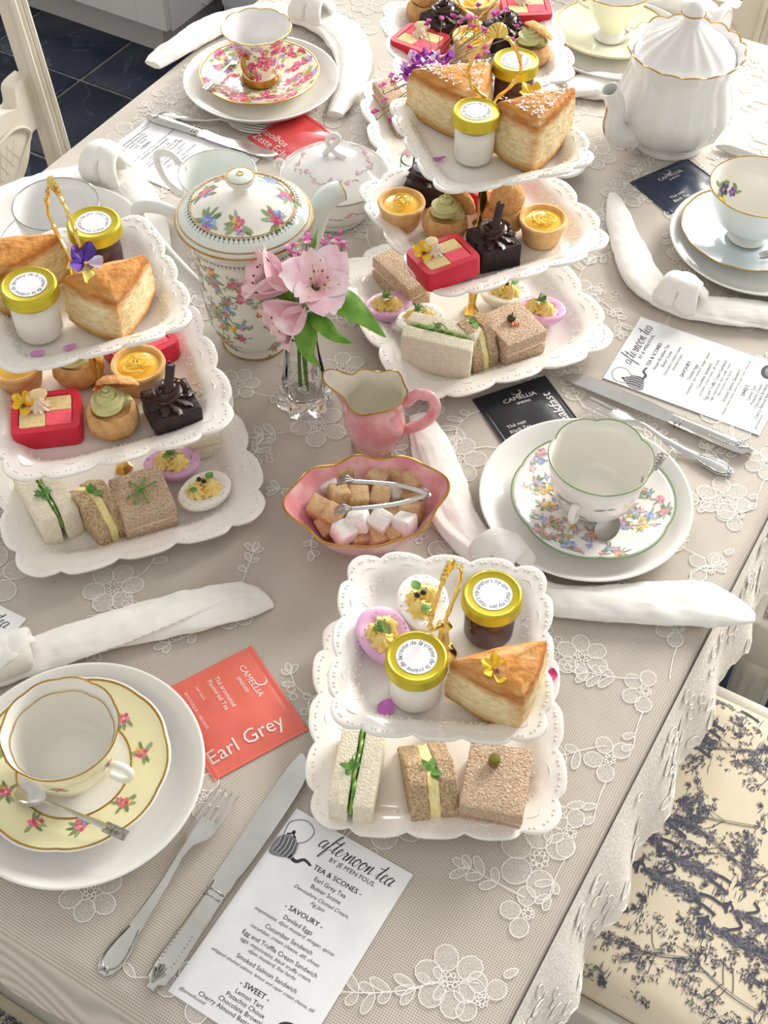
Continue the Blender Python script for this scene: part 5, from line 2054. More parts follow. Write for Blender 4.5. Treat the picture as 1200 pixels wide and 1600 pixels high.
# ------------------------------------------------------------------ teapots, covered bowl, jugs
def rel(p, base):
    return (p[0] - base[0], p[1] - base[1], p[2] - base[2])


def pot_lines(t, lines, m, mod=None, n=96):
    mb = MB()
    for (r, z, tr) in lines:
        rim_tube(mb, r, z, n, mod, tr)
    return mb.build('gilt_line', m, t, kind='stuff')


b = (-0.1415, 1.0320, 0.0000)
rp = random.Random(31)
t = thing('coffee_pot', 'tall floral pot with pale mint shoulder and domed flower lid, behind the vase', 'teapot', b)
BP = [(0.0335, 0.0), (0.0360, 0.002), (0.0350, 0.006), (0.0365, 0.012), (0.0430, 0.022), (0.0480, 0.040), (0.0505, 0.065), (0.0525, 0.095), (0.0550, 0.120), (0.0585, 0.140), (0.0610, 0.152), (0.0650, 0.158), (0.0685, 0.164), (0.0670, 0.168)]
mb = MB()
mb.lathe([(0, 0.002)] + BP + [(0.0560, 0.168), (0, 0.168)], 80, mis=[0] * 10 + [1] * 6)
mb.build('pot_body', [M_CREAM_P, MINT], t, auto=60)
fb = on_profile(BP, 0.050, 0.0003, 1.0)
it = []
PAL = ['#b8476e', '#e3b23c', '#c9577f', '#7f97c9', '#d46a8c', '#c04f78']
for i in range(150):
    x, y = rp.uniform(0, 2 * pi) * 0.05, rp.uniform(0.012, 0.138)
    it += bouquet(x, y, rp.uniform(0.006, 0.0105), [rp.choice(PAL), rp.choice(PAL), rp.choice(PAL)], rp.choice([1, 2, 3]), 5, rp)
    for k in range(3):
        it += leaf2d(x + rp.uniform(-0.012, 0.012), y + rp.uniform(-0.01, 0.01), 0.006, rp.uniform(0, 6.28), rp.choice(['#9bb07e', '#b7c19d', '#90a9b8']), 0.4)
mb = MB()
print_on(mb, it, fb)
brd = []
for i in range(90):                         # scalloped gold border below the shoulder
    x = i / 90 * 2 * pi * 0.05
    brd.append(([(x - 0.0014, 0.153), (x + 0.0014, 0.153), (x, 0.1495)], lin('#8a7140')))
    brd.append(([(x - 0.0004, 0.1490), (x + 0.0004, 0.1490), (x, 0.1475)], lin('#8a7140')))
print_on(mb, brd, fb)
mb.build('floral_print', M_PRINT, t, smooth=False, kind='stuff')
pot_lines(t, [(0.0364, 0.002, 0.0007), (0.0683, 0.1640, 0.0011), (0.0600, 0.1500, 0.0005)], M_GILT)
LP = [(0.0655, 0.168), (0.0640, 0.1705), (0.0545, 0.1765), (0.0520, 0.1778), (0.0505, 0.1772), (0.0450, 0.1815), (0.0330, 0.1875), (0.0200, 0.1915), (0.0100, 0.1932), (0.0080, 0.1945), (0.0072, 0.1970), (0.0078, 0.2000), (0.0120, 0.2035), (0.0146, 0.2070), (0.0145, 0.2100), (0.0115, 0.2125), (0.0060, 0.2138), (0, 0.2142)]
mb = MB()
mb.lathe(LP, 80, mis=[1] * 4 + [0] * 9 + [1] * 4)
lid = mb.build('lid', [M_CREAM_P, MINT], t, auto=60)
fl = on_profile(LP, 0.05, 0.0003, 1.0)
it = []
for i, a in enumerate((0.2, 0.9, 2.1, 2.9, 3.9, 4.7, 5.6)):
    y = 0.026 + 0.006 * (i % 2)
    it += bouquet(a * 0.05, y, 0.0155, [['#b8476e', '#7f97c9', '#c9577f'], ['#6f8fd0', '#d07a96', '#8aa4d6'], ['#c04f78', '#b7a9b0', '#e0a860']][i % 3], 3, 8, rp)
for i in range(72):
    x = i / 72 * 2 * pi * 0.05
    it.append(([(x - 0.0017, 0.0155), (x + 0.0017, 0.0155), (x, 0.0125)], lin('#54492f')))
    it.append(([(x - 0.0005, 0.0120), (x + 0.0005, 0.0120), (x, 0.0100)], lin('#54492f')))
mb = MB()
print_on(mb, it, fl)
mb.build('lid_print', M_PRINT, lid, smooth=False, kind='stuff')
mb = MB()
for (r, z, tr) in ((0.0520, 0.1779, 0.0006), (0.0650, 0.1690, 0.0007), (0.0135, 0.2114, 0.0006), (0.0030, 0.2141, 0.0008)):
    rim_tube(mb, r, z, 64, None, tr)
mb.build('gilt_line', M_GILT, lid, kind='stuff')
tip = rel((-0.0467, 1.0831, 0.1580), b)
d = Vector((tip[0], tip[1], 0)).normalized()
mb = MB()
PT = spline([d * 0.050 + Vector((0, 0, 0.085)), d * 0.066 + Vector((0, 0, 0.105)), d * 0.078 + Vector((0, 0, 0.135)), d * 0.092 + Vector((0, 0, 0.154)), Vector(tip)], 6)
mb.tube(PT, [lerp(0.0150, 0.0112, i / (len(PT) - 1)) for i in range(len(PT))], 22, cap=False)
mb.tube([Vector(tip), Vector(tip) - (PT[-1] - PT[-2]).normalized() * 0.02], [0.0103, 0.008], 22, cap=False)
mb.build('spout', MINT, t)
dr_ = (PT[-1] - PT[-2]).normalized()
sq_ = Vector((-d.y, d.x, 0))
dq_ = sq_.cross(dr_)
mb = MB()
mb.tube([Vector(tip) + (dq_ * (0.0109 * cos(a)) + sq_ * (0.0109 * sin(a))) for a in [2 * pi * k / 24 for k in range(24)]], 0.0007, 6, closed=True)
mb.build('spout_gilding', M_GILT, t)
h1, h2 = Vector(rel((-0.2482, 1.0583, 0.1500), b)), Vector(rel((-0.1958, 1.0489, 0.0450), b))
e = Vector((h1.x, h1.y, 0)).normalized()
mb = MB()
PT = spline([e * 0.058 + Vector((0, 0, 0.142)), e * 0.085 + Vector((0, 0, 0.156)), h1 + Vector((0, 0, 0.004)), h1 + e * 0.004 + Vector((0, 0, -0.010)), lerp(h1, h2, 0.45) + e * 0.008, lerp(h1, h2, 0.8), e * 0.047 + Vector((0, 0, 0.045))], 7)
mb.tube(PT, [(0.0058, 0.0075)] * len(PT), 12)
mb.build('handle', mat('white mint glaze', '#ebefea', 0.16, coat=0.5, vscale=6), t)

b = (0.3585, 1.4057, 0.0000)
t = thing('teapot', 'white fluted porcelain teapot with gold scalloped rim and acorn finial, top right', 'teapot', b)
flt = lambda amp: (lambda th, k, r, z: (r * (1 + amp * (abs(cos(7 * th)) - 0.6) * smooth(0.004, 0.03, z)), z))
WP = [(0.0455, 0.0), (0.0475, 0.002), (0.0460, 0.006), (0.0450, 0.010), (0.0540, 0.016), (0.0680, 0.030), (0.0760, 0.048), (0.0770, 0.062), (0.0730, 0.080), (0.0665, 0.098), (0.0655, 0.110), (0.0690, 0.121), (0.0735, 0.131)]


def wmod(th, k, r, z):
    f = smooth(0.008, 0.03, z) * (1 - 0.5 * smooth(0.10, 0.12, z))
    s = smooth(0.118, 0.131, z)
    lob = abs(cos(8 * th))
    return (r * 0.96 * (1 + 0.030 * f * (lob - 0.6) + 0.020 * s * (lob - 0.6)), z + 0.003 * s * (lob - 0.6))


mb = MB()
mb.lathe([(0, 0.002)] + WP + [(0.0715, 0.1315), (0.0660, 0.122), (0.0625, 0.112), (0.0630, 0.106), (0, 0.104)], 128, mod=wmod)
mb.build('pot_body', M_GREYW, t, auto=70)
mb = MB()
rim_tube(mb, 0.0733, 0.1316, 128, wmod, 0.0009)
mb.build('gilt_rim', M_GILT, t)
LP = [(0.0620, 0.114), (0.0630, 0.1170), (0.0615, 0.1200), (0.0575, 0.1265), (0.0505, 0.1340), (0.0415, 0.1410), (0.0320, 0.1475), (0.0230, 0.1535), (0.0155, 0.1590), (0.0105, 0.1635), (0.0095, 0.1670), (0.0130, 0.1715), (0.0145, 0.1745), (0.0132, 0.1756), (0.0125, 0.1775), (0.0115, 0.1825), (0.0080, 0.1875), (0.0020, 0.1900), (0, 0.1902)]
mb = MB()
mb.lathe(LP, 128, mod=lambda th, k, r, z: (r * (1 + (0.035 * cos(16 * th) * (1 - abs(k - 5.5) / 5) if 2 < k < 9 else 0.05 * (abs(cos(4 * th)) - 0.5) if k in (10, 11) else 0)), z))
lid = mb.build('lid', M_GREYW, t, auto=60)
mb = MB()
rim_tube(mb, 0.0140, 0.1751, 40, None, 0.0008)
rim_tube(mb, 0.0625, 0.1178, 96, None, 0.0005)
mb.build('gilt_line', M_GILT, lid, kind='stuff')
tip = Vector(rel((0.2882, 1.3684, 0.1050), b))
d = Vector((tip.x, tip.y, 0)).normalized()
mb = MB()
PT = spline([d * 0.060 + Vector((0, 0, 0.030)), d * 0.080 + Vector((0, 0, 0.034)), d * 0.092 + Vector((0, 0, 0.052)), d * 0.094 + Vector((0, 0, 0.080)), d * 0.106 + Vector((0, 0, 0.104))], 7)
n_ = len(PT)
mb.tube(PT, [(lerp(0.0165, 0.0100, (i / (n_ - 1)) ** 0.7), lerp(0.020, 0.0105, (i / (n_ - 1)) ** 0.6)) for i in range(n_)], 28, cap=False, shape=lambda th, q: 1 + 0.04 * abs(cos(3 * th)) * (1 - q))
dd = (PT[-1] - PT[-2]).normalized()
sd_ = dd.cross(Vector((0, 0, 1))).normalized()
up_ = sd_.cross(dd)
lip = [PT[-1] + sd_ * (0.0095 * cos(2 * pi * k / 28)) + up_ * (0.0099 * sin(2 * pi * k / 28)) for k in range(28)]
mb.tube(lip, 0.0009, 8, closed=True)
mb.tube([PT[-1], PT[-1] - dd * 0.012, PT[-1] - dd * 0.026], [0.0090, 0.0078, 0.0066], 24, cap=False)
mb.tube([PT[-1] - dd * 0.026, PT[-1] - dd * 0.027], [0.0067, 0.0067], 24)
mb.build('spout', M_GREYW, t)
mb = MB()
mb.tube([q + d * (lerp(0.024, 0.0105, (i / (n_ - 1)) ** 0.7) * 0.98) + Vector((0, 0, 0.002)) for i, q in enumerate(PT)][8:-3], 0.0007, 5)
mb.build('spout_gilding', M_GILT, t)
mb = MB()
hh = Vector(rel((0.4258, 1.5058, 0.1150), b))
e = Vector((hh.x, hh.y, 0)).normalized()
PT = spline([e * 0.066 + Vector((0, 0, 0.104)), e * 0.085 + Vector((0, 0, 0.124)), e * 0.108 + Vector((0, 0, 0.130)), e * 0.124 + Vector((0, 0, 0.112)), e * 0.120 + Vector((0, 0, 0.082)), e * 0.100 + Vector((0, 0, 0.052)), e * 0.072 + Vector((0, 0, 0.045))], 7)
mb.tube(PT, [(0.0065, 0.0075)] * len(PT), 12)
mb.build('handle', M_GREYW, t)

b = (-0.0614, 1.2481, 0.0000)
rp = random.Random(33)
t = thing('covered_sugar_bowl', 'round white covered bowl with faint rose garland and loop knob, beside the red tea bag', 'bowl', b)
CP = [(0.0330, 0.0), (0.0345, 0.002), (0.0330, 0.007), (0.0420, 0.013), (0.0540, 0.026), (0.0600, 0.042), (0.0605, 0.054), (0.0620, 0.058)]
mb = MB()
mb.lathe([(0, 0.002)] + CP + [(0.0560, 0.058), (0, 0.056)], 80)
mb.build('bowl_body', M_GREYW, t, auto=60)
LP = [(0.0600, 0.0585), (0.0625, 0.0600), (0.0610, 0.0618), (0.0560, 0.0665), (0.0450, 0.0740), (0.0300, 0.0800), (0.0150, 0.0832), (0, 0.0840)]
mb = MB()
mb.lathe(LP, 80)
lid = mb.build('lid', M_GREYW, t, auto=60)
it = []
for i in range(54):
    a = i / 54 * 2 * pi
    x, y = a * 0.05, 0.030 + 0.0035 * sin(a * 7) 
    it += leaf2d(x, y, 0.0065, rp.uniform(-0.9, 0.9), rp.choice(['#a8a49a', '#b6b4a6', '#b9aeb2']), 0.25)
    if i % 4 == 0:
        it += flower2d(x, y + 0.001, 0.0035, 5, '#d79aae', '#e9c9a0')
it2 = []
for i in range(60):
    a = i / 60 * 2 * pi
    it2 += leaf2d(a * 0.05, 0.052 + 0.003 * sin(a * 9), 0.0065, rp.uniform(-0.9, 0.9), rp.choice(['#a8a49a', '#b6b4a6', '#b9aeb2']), 0.25)
    if i % 4 == 0:
        it2 += flower2d(a * 0.05, 0.053, 0.0035, 5, '#d79aae', '#e9c9a0')
mb = MB()
print_on(mb, it, on_profile(LP, 0.05, 0.0003, 1.0))
mb.build('lid_print', M_PRINT, lid, smooth=False, kind='stuff')
mb = MB()
print_on(mb, it2, on_profile(CP, 0.05, 0.0003, 1.0))
mb.build('floral_print', M_PRINT, t, smooth=False, kind='stuff')
mb = MB()
PT = spline([(-0.010, 0.004, 0.083), (-0.006, 0.0, 0.092), (0.006, 0, 0.105), (0.002, 0, 0.112), (-0.006, 0, 0.107), (-0.004, 0, 0.095), (0.006, -0.002, 0.086), (0.014, -0.004, 0.0835)], 7)
mb.tube(PT, [0.0028 + 0.0012 * abs(i / (len(PT) - 1) - 0.5) * 2 for i in range(len(PT))], 10)
mb.build('loop_knob', M_GREYW, lid)
pot_lines(t, [(0.0625, 0.0598, 0.0006), (0.0345, 0.002, 0.0005)], PLAT)
for s in (-1, 1):
    mb = MB()
    a = 2.7439 + (0 if s < 0 else pi)
    PT = spline([(0.059 * cos(a), 0.059 * sin(a), 0.050), (0.072 * cos(a), 0.072 * sin(a), 0.058), (0.074 * cos(a), 0.074 * sin(a), 0.046), (0.056 * cos(a), 0.056 * sin(a), 0.032)], 6)
    mb.tube(PT, 0.0026, 8)
    mb.build('handle', M_GREYW, t)

b = (-0.1955, 1.2352, 0.0000)
t = thing('milk_jug', 'pale mint milk jug with grey-lined rim half hidden behind the floral pot', 'jug', b, 2.2227)
JP = [(0.0270, 0.0), (0.0285, 0.002), (0.0275, 0.006), (0.0360, 0.016), (0.0410, 0.032), (0.0420, 0.046), (0.0430, 0.058), (0.0455, 0.068)]


def jmod(th, k, r, z):
    w = smooth(0.045, 0.068, z)
    g = math.exp(-((th - pi) / 0.45) ** 2)
    return (r * (1 + 0.35 * w * g), z + 0.006 * w * g)


mb = MB()
mb.lathe([(0, 0.002)] + JP + [(0.0440, 0.0685), (0.0412, 0.058), (0.0400, 0.046), (0.0390, 0.032), (0.0330, 0.016), (0, 0.010)], 64, mod=jmod)
mb.build('jug_body', mat('very pale mint glaze', '#e9ede9', 0.16, coat=0.5, vscale=6), t, auto=70)
pot_lines(t, [(0.0452, 0.0684, 0.0008)], PLAT, jmod, 64)
mb = MB()
a = 2.6931 - 2.2227
PT = spline([(0.043 * cos(a), 0.043 * sin(a), 0.058), (0.062 * cos(a), 0.062 * sin(a), 0.074), (0.082 * cos(a), 0.082 * sin(a), 0.066), (0.078 * cos(a), 0.078 * sin(a), 0.040), (0.060 * cos(a), 0.060 * sin(a), 0.024), (0.036 * cos(a), 0.036 * sin(a), 0.022)], 7)
mb.tube(PT, [(0.0038, 0.0052)] * len(PT), 10)
mb.build('handle', M_GREYW, t)

# pink lustre jug and sugar bowl
M_PINK = mat('pink lustre glaze', '#de8f98', 0.14, coat=0.6, col2='#f3c3c6', vscale=34, lo=0.4, hi=0.66)
M_PINKIN = mat('pale inside glaze', '#efe7d6', 0.2, coat=0.4, vscale=10)
b = (-0.0104, 0.8799, 0.0000)
t = thing('cream_jug', 'pink lustre cream jug with gilt rim and swirled body, behind the sugar bowl', 'jug', b, 2.9106)
PJ_ = [(0.0240, 0.0), (0.0255, 0.002), (0.0245, 0.006), (0.0260, 0.010), (0.0320, 0.022), (0.0345, 0.036), (0.0340, 0.048), (0.0320, 0.058), (0.0330, 0.066), (0.0365, 0.074)]


def pmod(th, k, r, z):
    w = smooth(0.046, 0.074, z)
    th = (th + pi) % (2 * pi) - pi
    g = math.exp(-(abs(th) / 0.36) ** 3)
    rip = 0.03 * w * cos(6 * th)
    sw = 0.07 * sin(4 * th + z * 95) * smooth(0.008, 0.02, z) * (1 - smooth(0.05, 0.062, z))
    return (r * 0.93 * (1 + 0.56 * w * g + rip + sw - 0.06 * w), z + w * (0.008 * g - 0.006 * math.exp(-((abs(th) - 1.25) / 0.4) ** 2)) + 0.0015 * w * cos(6 * th))


mb = MB()
full = [(0, 0.002)] + PJ_ + [(0.0350, 0.0745), (0.0312, 0.066), (0.0302, 0.058), (0.0320, 0.048), (0.0322, 0.034), (0.026, 0.016), (0, 0.011)]
mb.lathe(full, 96, mod=pmod, mis=[0] * 10 + [1] * 7)
mb.build('jug_body', [M_PINK, M_PINKIN], t, auto=75)
pot_lines(t, [(0.0361, 0.0744, 0.0009)], M_GILT, pmod, 96)
mb = MB()
a = pi
PT = spline([(-0.031, 0, 0.064), (-0.042, 0, 0.078), (-0.055, 0, 0.079), (-0.061, 0, 0.066), (-0.056, 0, 0.048), (-0.044, 0, 0.034), (-0.031, 0, 0.026)], 7)
mb.tube(PT, [(0.0048, 0.0058)] * len(PT), 12)
mb.build('handle', M_PINK, t)

b = (-0.0163, 0.7570, 0.0000)
SB = b
srz = 0.1880
t = thing('sugar_bowl', 'boat-shaped pink lustre sugar bowl with wavy gilt rim, full of sugar cubes', 'bowl', b, srz)
BW = [(0.0300, 0.0), (0.0320, 0.002), (0.0310, 0.006), (0.0380, 0.012), (0.0480, 0.026), (0.0560, 0.041), (0.0630, 0.056)]


def bmod(th, k, r, z):
    w = smooth(0.004, 0.05, z)
    c, s = cos(th), sin(th)
    e = 1 / sqrt((c / 1.16) ** 2 + (s / 0.86) ** 2)
    wav = 1 + w * (0.035 * cos(8 * th) + 0.03 * math.exp(-((abs(c) - 1) / 0.06) ** 2))
    rise = 0.007 * w * math.exp(-((abs(c) - 0.93) / 0.12) ** 2) - 0.003 * w * abs(s)
    return (r * lerp(1, e, min(1, 0.6 + w)) * wav, z + rise + 0.0015 * w * cos(8 * th))


mb = MB()
full = [(0, 0.002)] + BW + [(0.0612, 0.0566), (0.0540, 0.041), (0.0458, 0.026), (0.036, 0.013), (0.020, 0.0085), (0, 0.008)]
mb.lathe(full, 96, mod=bmod)
mb.build('bowl_body', M_PINK, t, auto=75)
pot_lines(t, [(0.0624, 0.0564, 0.0012)], M_GILT, bmod, 96)

M_SUGB = mat('brown sugar', '#d9b88f', 0.8, col2='#c6a074', vscale=260, bump=0.6, bscale=500, sss=0.1)
M_SUGW = mat('white sugar', '#f5f2ee', 0.7, col2='#eae6e0', vscale=260, bump=0.5, bscale=500, sss=0.15)
cube = MB()
cube.rbox(0.0190, 0.0190, 0.0190, 0.0022, 2)
cubes = {True: cube.mesh('sugar_cube', M_SUGB), False: cube.mesh('sugar_cube', M_SUGW)}
rc_ = random.Random(41)
cube_list = []
for (q, brown) in (((-0.0396, 0.8073, 0.0360), 1), ((-0.0076, 0.8005, 0.0340), 1), ((-0.0091, 0.8208, 0.0200), 1), ((0.0151, 0.8056, 0.0340), 1), ((0.0272, 0.7934, 0.0380), 1), ((-0.0430, 0.7768, 0.0360), 1), ((-0.0243, 0.7763, 0.0340), 1), ((-0.0038, 0.7789, 0.0330), 1), ((-0.0616, 0.7600, 0.0380), 1), ((-0.0463, 0.7493, 0.0400), 1),
                   ((0.0258, 0.7580, 0.0340), 1), ((-0.0526, 0.7483, 0.0260), 1), ((-0.0219, 0.7364, 0.0240), 1), ((-0.0057, 0.7350, 0.0280), 1), ((0.0073, 0.7598, 0.0240), 1), ((0.0097, 0.7373, 0.0300), 1), ((0.0292, 0.7820, 0.0260), 1), ((0.0122, 0.7822, 0.0160), 1), ((-0.0336, 0.7761, 0.0180), 1),
                   ((-0.0522, 0.7937, 0.0300), 0), ((-0.0236, 0.7418, 0.0420), 0), ((-0.0035, 0.7420, 0.0420), 0), ((0.0190, 0.7409, 0.0380), 0), ((-0.0369, 0.7312, 0.0380), 0), ((0.0109, 0.7916, 0.0220), 0), ((-0.0250, 0.8074, 0.0220), 0), ((-0.0154, 0.7819, 0.0160), 0)):
    o = bpy.data.objects.new('sugar_cube', cubes[bool(brown)])
    COL.objects.link(o)
    o.location = (q[0], q[1], T + q[2])
    o.rotation_euler = (rc_.uniform(-0.35, 0.35), rc_.uniform(-0.35, 0.35), rc_.uniform(0, 1.5))
    cube_list.append((o, bool(brown), q))

NTH = ['leftmost', 'second from the left', 'third from the left', 'fourth from the left', 'fifth from the left', 'sixth from the left', 'seventh from the left', 'eighth from the left', 'ninth from the left', 'tenth from the left']
for br in (True, False):
    nm = 'light brown' if br else 'white'
    shown = [c for c in cube_list if c[1] == br and c[2][2] > 0.0245]
    shown.sort(key=lambda c: -c[2][1])
    for lo_, row in ((0, 'back'), (1, 'middle'), (2, 'front')):
        n3 = len(shown)
        part = sorted(shown[n3 * lo_ // 3:n3 * (lo_ + 1) // 3], key=lambda c: c[2][0])
        for k, c in enumerate(part):
            tag(c[0], '%s sugar cube, %s of the %s row in the pink bowl' % (nm, NTH[k], row), 'sugar cube', nm + ' sugar cubes in the pink bowl')
    for c in cube_list:
        if c[1] == br and c not in shown:
            tag(c[0], '%s sugar cube half buried under others in the pink bowl' % nm, 'sugar cube', nm + ' sugar cubes in the pink bowl')

t = thing('sugar_tongs', 'silver sugar tongs with claw ends lying on the sugar cubes', 'tongs', (0.0401, 0.7631, 0.0560))
o0 = (0.0401, 0.7631, 0.0560)
for (c0, mid) in (((-0.0409, 0.7803, 0.0550), (0.0116, 0.7711, 0.0600)), ((-0.0422, 0.7439, 0.0550), (0.0087, 0.7471, 0.0600))):
    e, m_ = Vector(rel(c0, o0)), Vector(rel(mid, o0))
    mb = MB()
    dr = (e - m_).normalized()
    s0 = m_ * 0.12 + Vector((0.002, 0, 0))
    PT = spline([(0, 0, 0), s0, m_, e - dr * 0.010], 8)
    mb.tube(PT, [(lerp(0.0032, 0.0024, i / (len(PT) - 1)), 0.0009) for i in range(len(PT))], 8, up=(0, 0, 1))
    mb.build('arm', M_STEEL, t)
    mb = MB()
    sd = Vector((-dr.y, dr.x, 0))
    for k in (-1, 0, 1):
        mb.tube(spline([e - dr * 0.012, e - dr * 0.004 + sd * k * 0.0042 + Vector((0, 0, 0.0015)), e + dr * 0.003 + sd * k * 0.0040 + Vector((0, 0, -0.003))], 5), [0.0020 - 0.0001 * i for i in range(11)], 7)
    mb.build('claw', M_ENGR, t)
mb = MB()
mb.tube(spline([Vector(rel((0.0366, 0.7681, 0.0565), o0)), Vector(rel((0.0413, 0.7635, 0.0565), o0)), Vector(rel((0.0365, 0.7550, 0.0565), o0))], 6), [(0.0009, 0.0032)] * 13, 8, up=(0, 0, 1))
mb.build('bow', M_STEEL, t)


# ------------------------------------------------------------------ cutlery: built along +x, from the handle's end
def frame(p, q):
    """yaw, tilt and length of the line from p to q"""
    d = Vector(q) - Vector(p)
    return atan2(d.y, d.x), -math.asin(d.z / d.length), d.length


def teaspoon(label, end, bowl, fancy=True):
    yaw, pit, L = frame(end, bowl)
    t = thing('teaspoon', label, 'spoon', end, yaw, 'teaspoons', (0, pit))
    s = L / 0.115
    mb = MB()
    PT = spline([(0, 0, 0.002), (0.03, 0, 0.003), (0.07, 0, 0.003), (0.098, 0, 0.0015)], 6)
    mb.tube(PT, [(lerp(0.0055, 0.0017, min(1, (i / (len(PT) - 1)) * 1.25) ** 0.7), 0.0011) for i in range(len(PT))], 8, up=(0, 0, 1), xf=Matrix.Scale(s, 4))
    mb.build('handle', M_STEEL, t)
    mb = MB()
    mb.rbox(0.026, 0.0115, 0.0026, 0.0011, 2, xf=XF((0.013 * s, 0, 0.0024 * s), s=s))
    for i in range(5):
        mb.blob(0.0022, 0.0022, 0.0011, 1, xf=XF((0.004 * s + i * 0.0044 * s, 0, 0.0040 * s), s=s))
    mb.build('engraved_end', M_ENGR, t)
    mb = MB()
    n, K = 28, 6
    vs, fs = [], []
    for lay, off in ((0, 0.0), (1, -0.0009)):
        for k in range(K + 1):
            q = k / K
            for j in range(n):
                th = 2 * pi * j / n
                x = 0.115 + 0.0175 * q * cos(th)
                y = 0.0122 * q * sin(th) * (1 + 0.12 * cos(th))
                vs.append((x, y, -0.0055 * (1 - q * q) + 0.0012 + off))
    for lay in (0, 1):
        o = lay * (K + 1) * n
        for k in range(K):
            for j in range(n):
                f = (o + k * n + j, o + (k + 1) * n + j, o + (k + 1) * n + (j + 1) % n, o + k * n + (j + 1) % n)
                fs.append(f if lay == 0 else f[::-1])
    for j in range(n):
        fs.append((K * n + j, (2 * K + 1) * n + j, (2 * K + 1) * n + (j + 1) % n, K * n + (j + 1) % n))
    mb.add(vs, fs, xf=Matrix.Scale(s, 4))
    mb.build('bowl', M_STEEL, t)
    return t


teaspoon('silver teaspoon lying across the yellow rose saucer', (-0.1973, 0.4334, 0.0300), (-0.2817, 0.4731, 0.0200))
teaspoon('silver teaspoon on the green-edged floral saucer', (0.2711, 0.8312, 0.0400), (0.2112, 0.7536, 0.0200))
teaspoon('silver teaspoon on the pink chintz saucer', (-0.2371, 1.4613, 0.0300), (-0.2049, 1.5521, 0.0200))
teaspoon('silver teaspoon at the right picture edge on the powder blue saucer', (0.4885, 1.1742, 0.0300), (0.4333, 1.1561, 0.0200))
teaspoon('silver teaspoon behind the pale lemon cup', (0.4099, 1.5893, 0.0300), (0.3337, 1.6347, 0.0200))


def knife(label, end, tip, tipz=0.0):
    yaw, pit, L = frame(end, tip)
    t = thing('table_knife', label, 'knife', end, yaw, 'table knives', (0, pit))
    s = L / 0.215
    S_ = Matrix.Scale(s, 4)
    mb = MB()
    PT = spline([(0, 0, 0.0052), (0.02, 0, 0.0052), (0.06, 0, 0.0050), (0.09, 0, 0.0050)], 8)
    W_ = [0.004, 0.0085, 0.0095, 0.0092, 0.0085, 0.0080, 0.0078]
    mb.tube(PT, [(W_[min(6, int(i / (len(PT) - 1) * 6.99))], 0.0045) for i in range(len(PT))], 12, up=(0, 0, 1), xf=S_)
    mb.build('handle', M_STEEL, t)
    mb = MB()
    for i in range(5):                      # shell and bead ornament
        a = (i - 2) * 0.42
        mb.tube([(0.004, 0, 0.0098), (0.004 + 0.015 * cos(a), 0.0065 * sin(a), 0.0096)], [0.0006, 0.0012], 6, xf=S_)
    for i in range(9):
        for k in (-1, 1):
            mb.blob(0.0009, 0.0009, 0.0007, 1, xf=S_ @ XF((0.020 + i * 0.0032, k * 0.0056, 0.0090)))
    for x in (0.078, 0.083):
        mb.rbox(0.0015, 0.0150, 0.0095, 0.0005, 1, xf=S_ @ XF((x, 0, 0.0052)))
    mb.build('shell_ornament', M_ENGR, t, kind='stuff')
    bl = [(0.086, -0.0075), (0.100, -0.0082), (0.112, -0.0098), (0.15, -0.0105), (0.185, -0.0098), (0.203, -0.006), (0.215, 0.0055), (0.205, 0.0085), (0.18, 0.0092), (0.11, 0.0085), (0.086, 0.0062)]
    mb = MB()
    pts = spline(bl, 4, closed=True)
    mb.prism([(p.x, p.y) for p in pts], 0.0042, 0.0058, xf=S_)
    mb.build('blade', M_STEEL, t, smooth=False)
    return t


def fork(label, end, tip):
    yaw, pit, L = frame(end, tip)
    t = thing('table_fork', label, 'fork', end, yaw, 'table forks', (0, pit))
    s = L / 0.19
    S_ = Matrix.Scale(s, 4)
    mb = MB()
    X = [(0, 0.003), (0.004, 0.0075), (0.015, 0.0112), (0.028, 0.0100), (0.042, 0.0066), (0.06, 0.0056), (0.09, 0.0040), (0.115, 0.0031), (0.128, 0.0042), (0.134, 0.0075), (0.140, 0.0110), (0.150, 0.0125), (0.157, 0.0125)]
    zf = lambda x: 0.0022 + 0.010 * math.exp(-((x - 0.118) / 0.028) ** 2) + 0.002 * smooth(0.15, 0.19, x)
    mb.tube([(x, 0, zf(x)) for x, w in X], [(w, 0.0012) for x, w in X], 10, up=(0, 0, 1), xf=S_)
    mb.build('handle', M_STEEL, t)
    mb = MB()
    for k in (-1, 1):
        mb.tube(spline([(0.003, 0, 0.0042), (0.012, k * 0.0085, 0.0040), (0.030, k * 0.0080, 0.0042), (0.045, k * 0.0048, 0.0040)], 5), 0.0008, 6, xf=S_)
    mb.tube(spline([(0.002, -0.004, 0.0042), (0.006, 0, 0.0046), (0.002, 0.004, 0.0042)], 4), 0.0010, 6, xf=S_)
    mb.build('scroll_ornament', M_ENGR, t, kind='stuff')
    for k in range(4):
        y = (k - 1.5) * 0.0069
        mb = MB()
        mb.tube([(0.152, y, zf(0.152)), (0.160, y, zf(0.160)), (0.175, y * 1.02, zf(0.175)), (0.186, y * 1.0, zf(0.186)), (0.190, y * 0.98, zf(0.190))], [(0.0027, 0.0011), (0.0023, 0.0011), (0.0020, 0.0010), (0.0016, 0.0009), (0.0006, 0.0006)], 8, up=(0, 0, 1), xf=S_)
        mb.build('tine', M_STEEL, t)
    return t


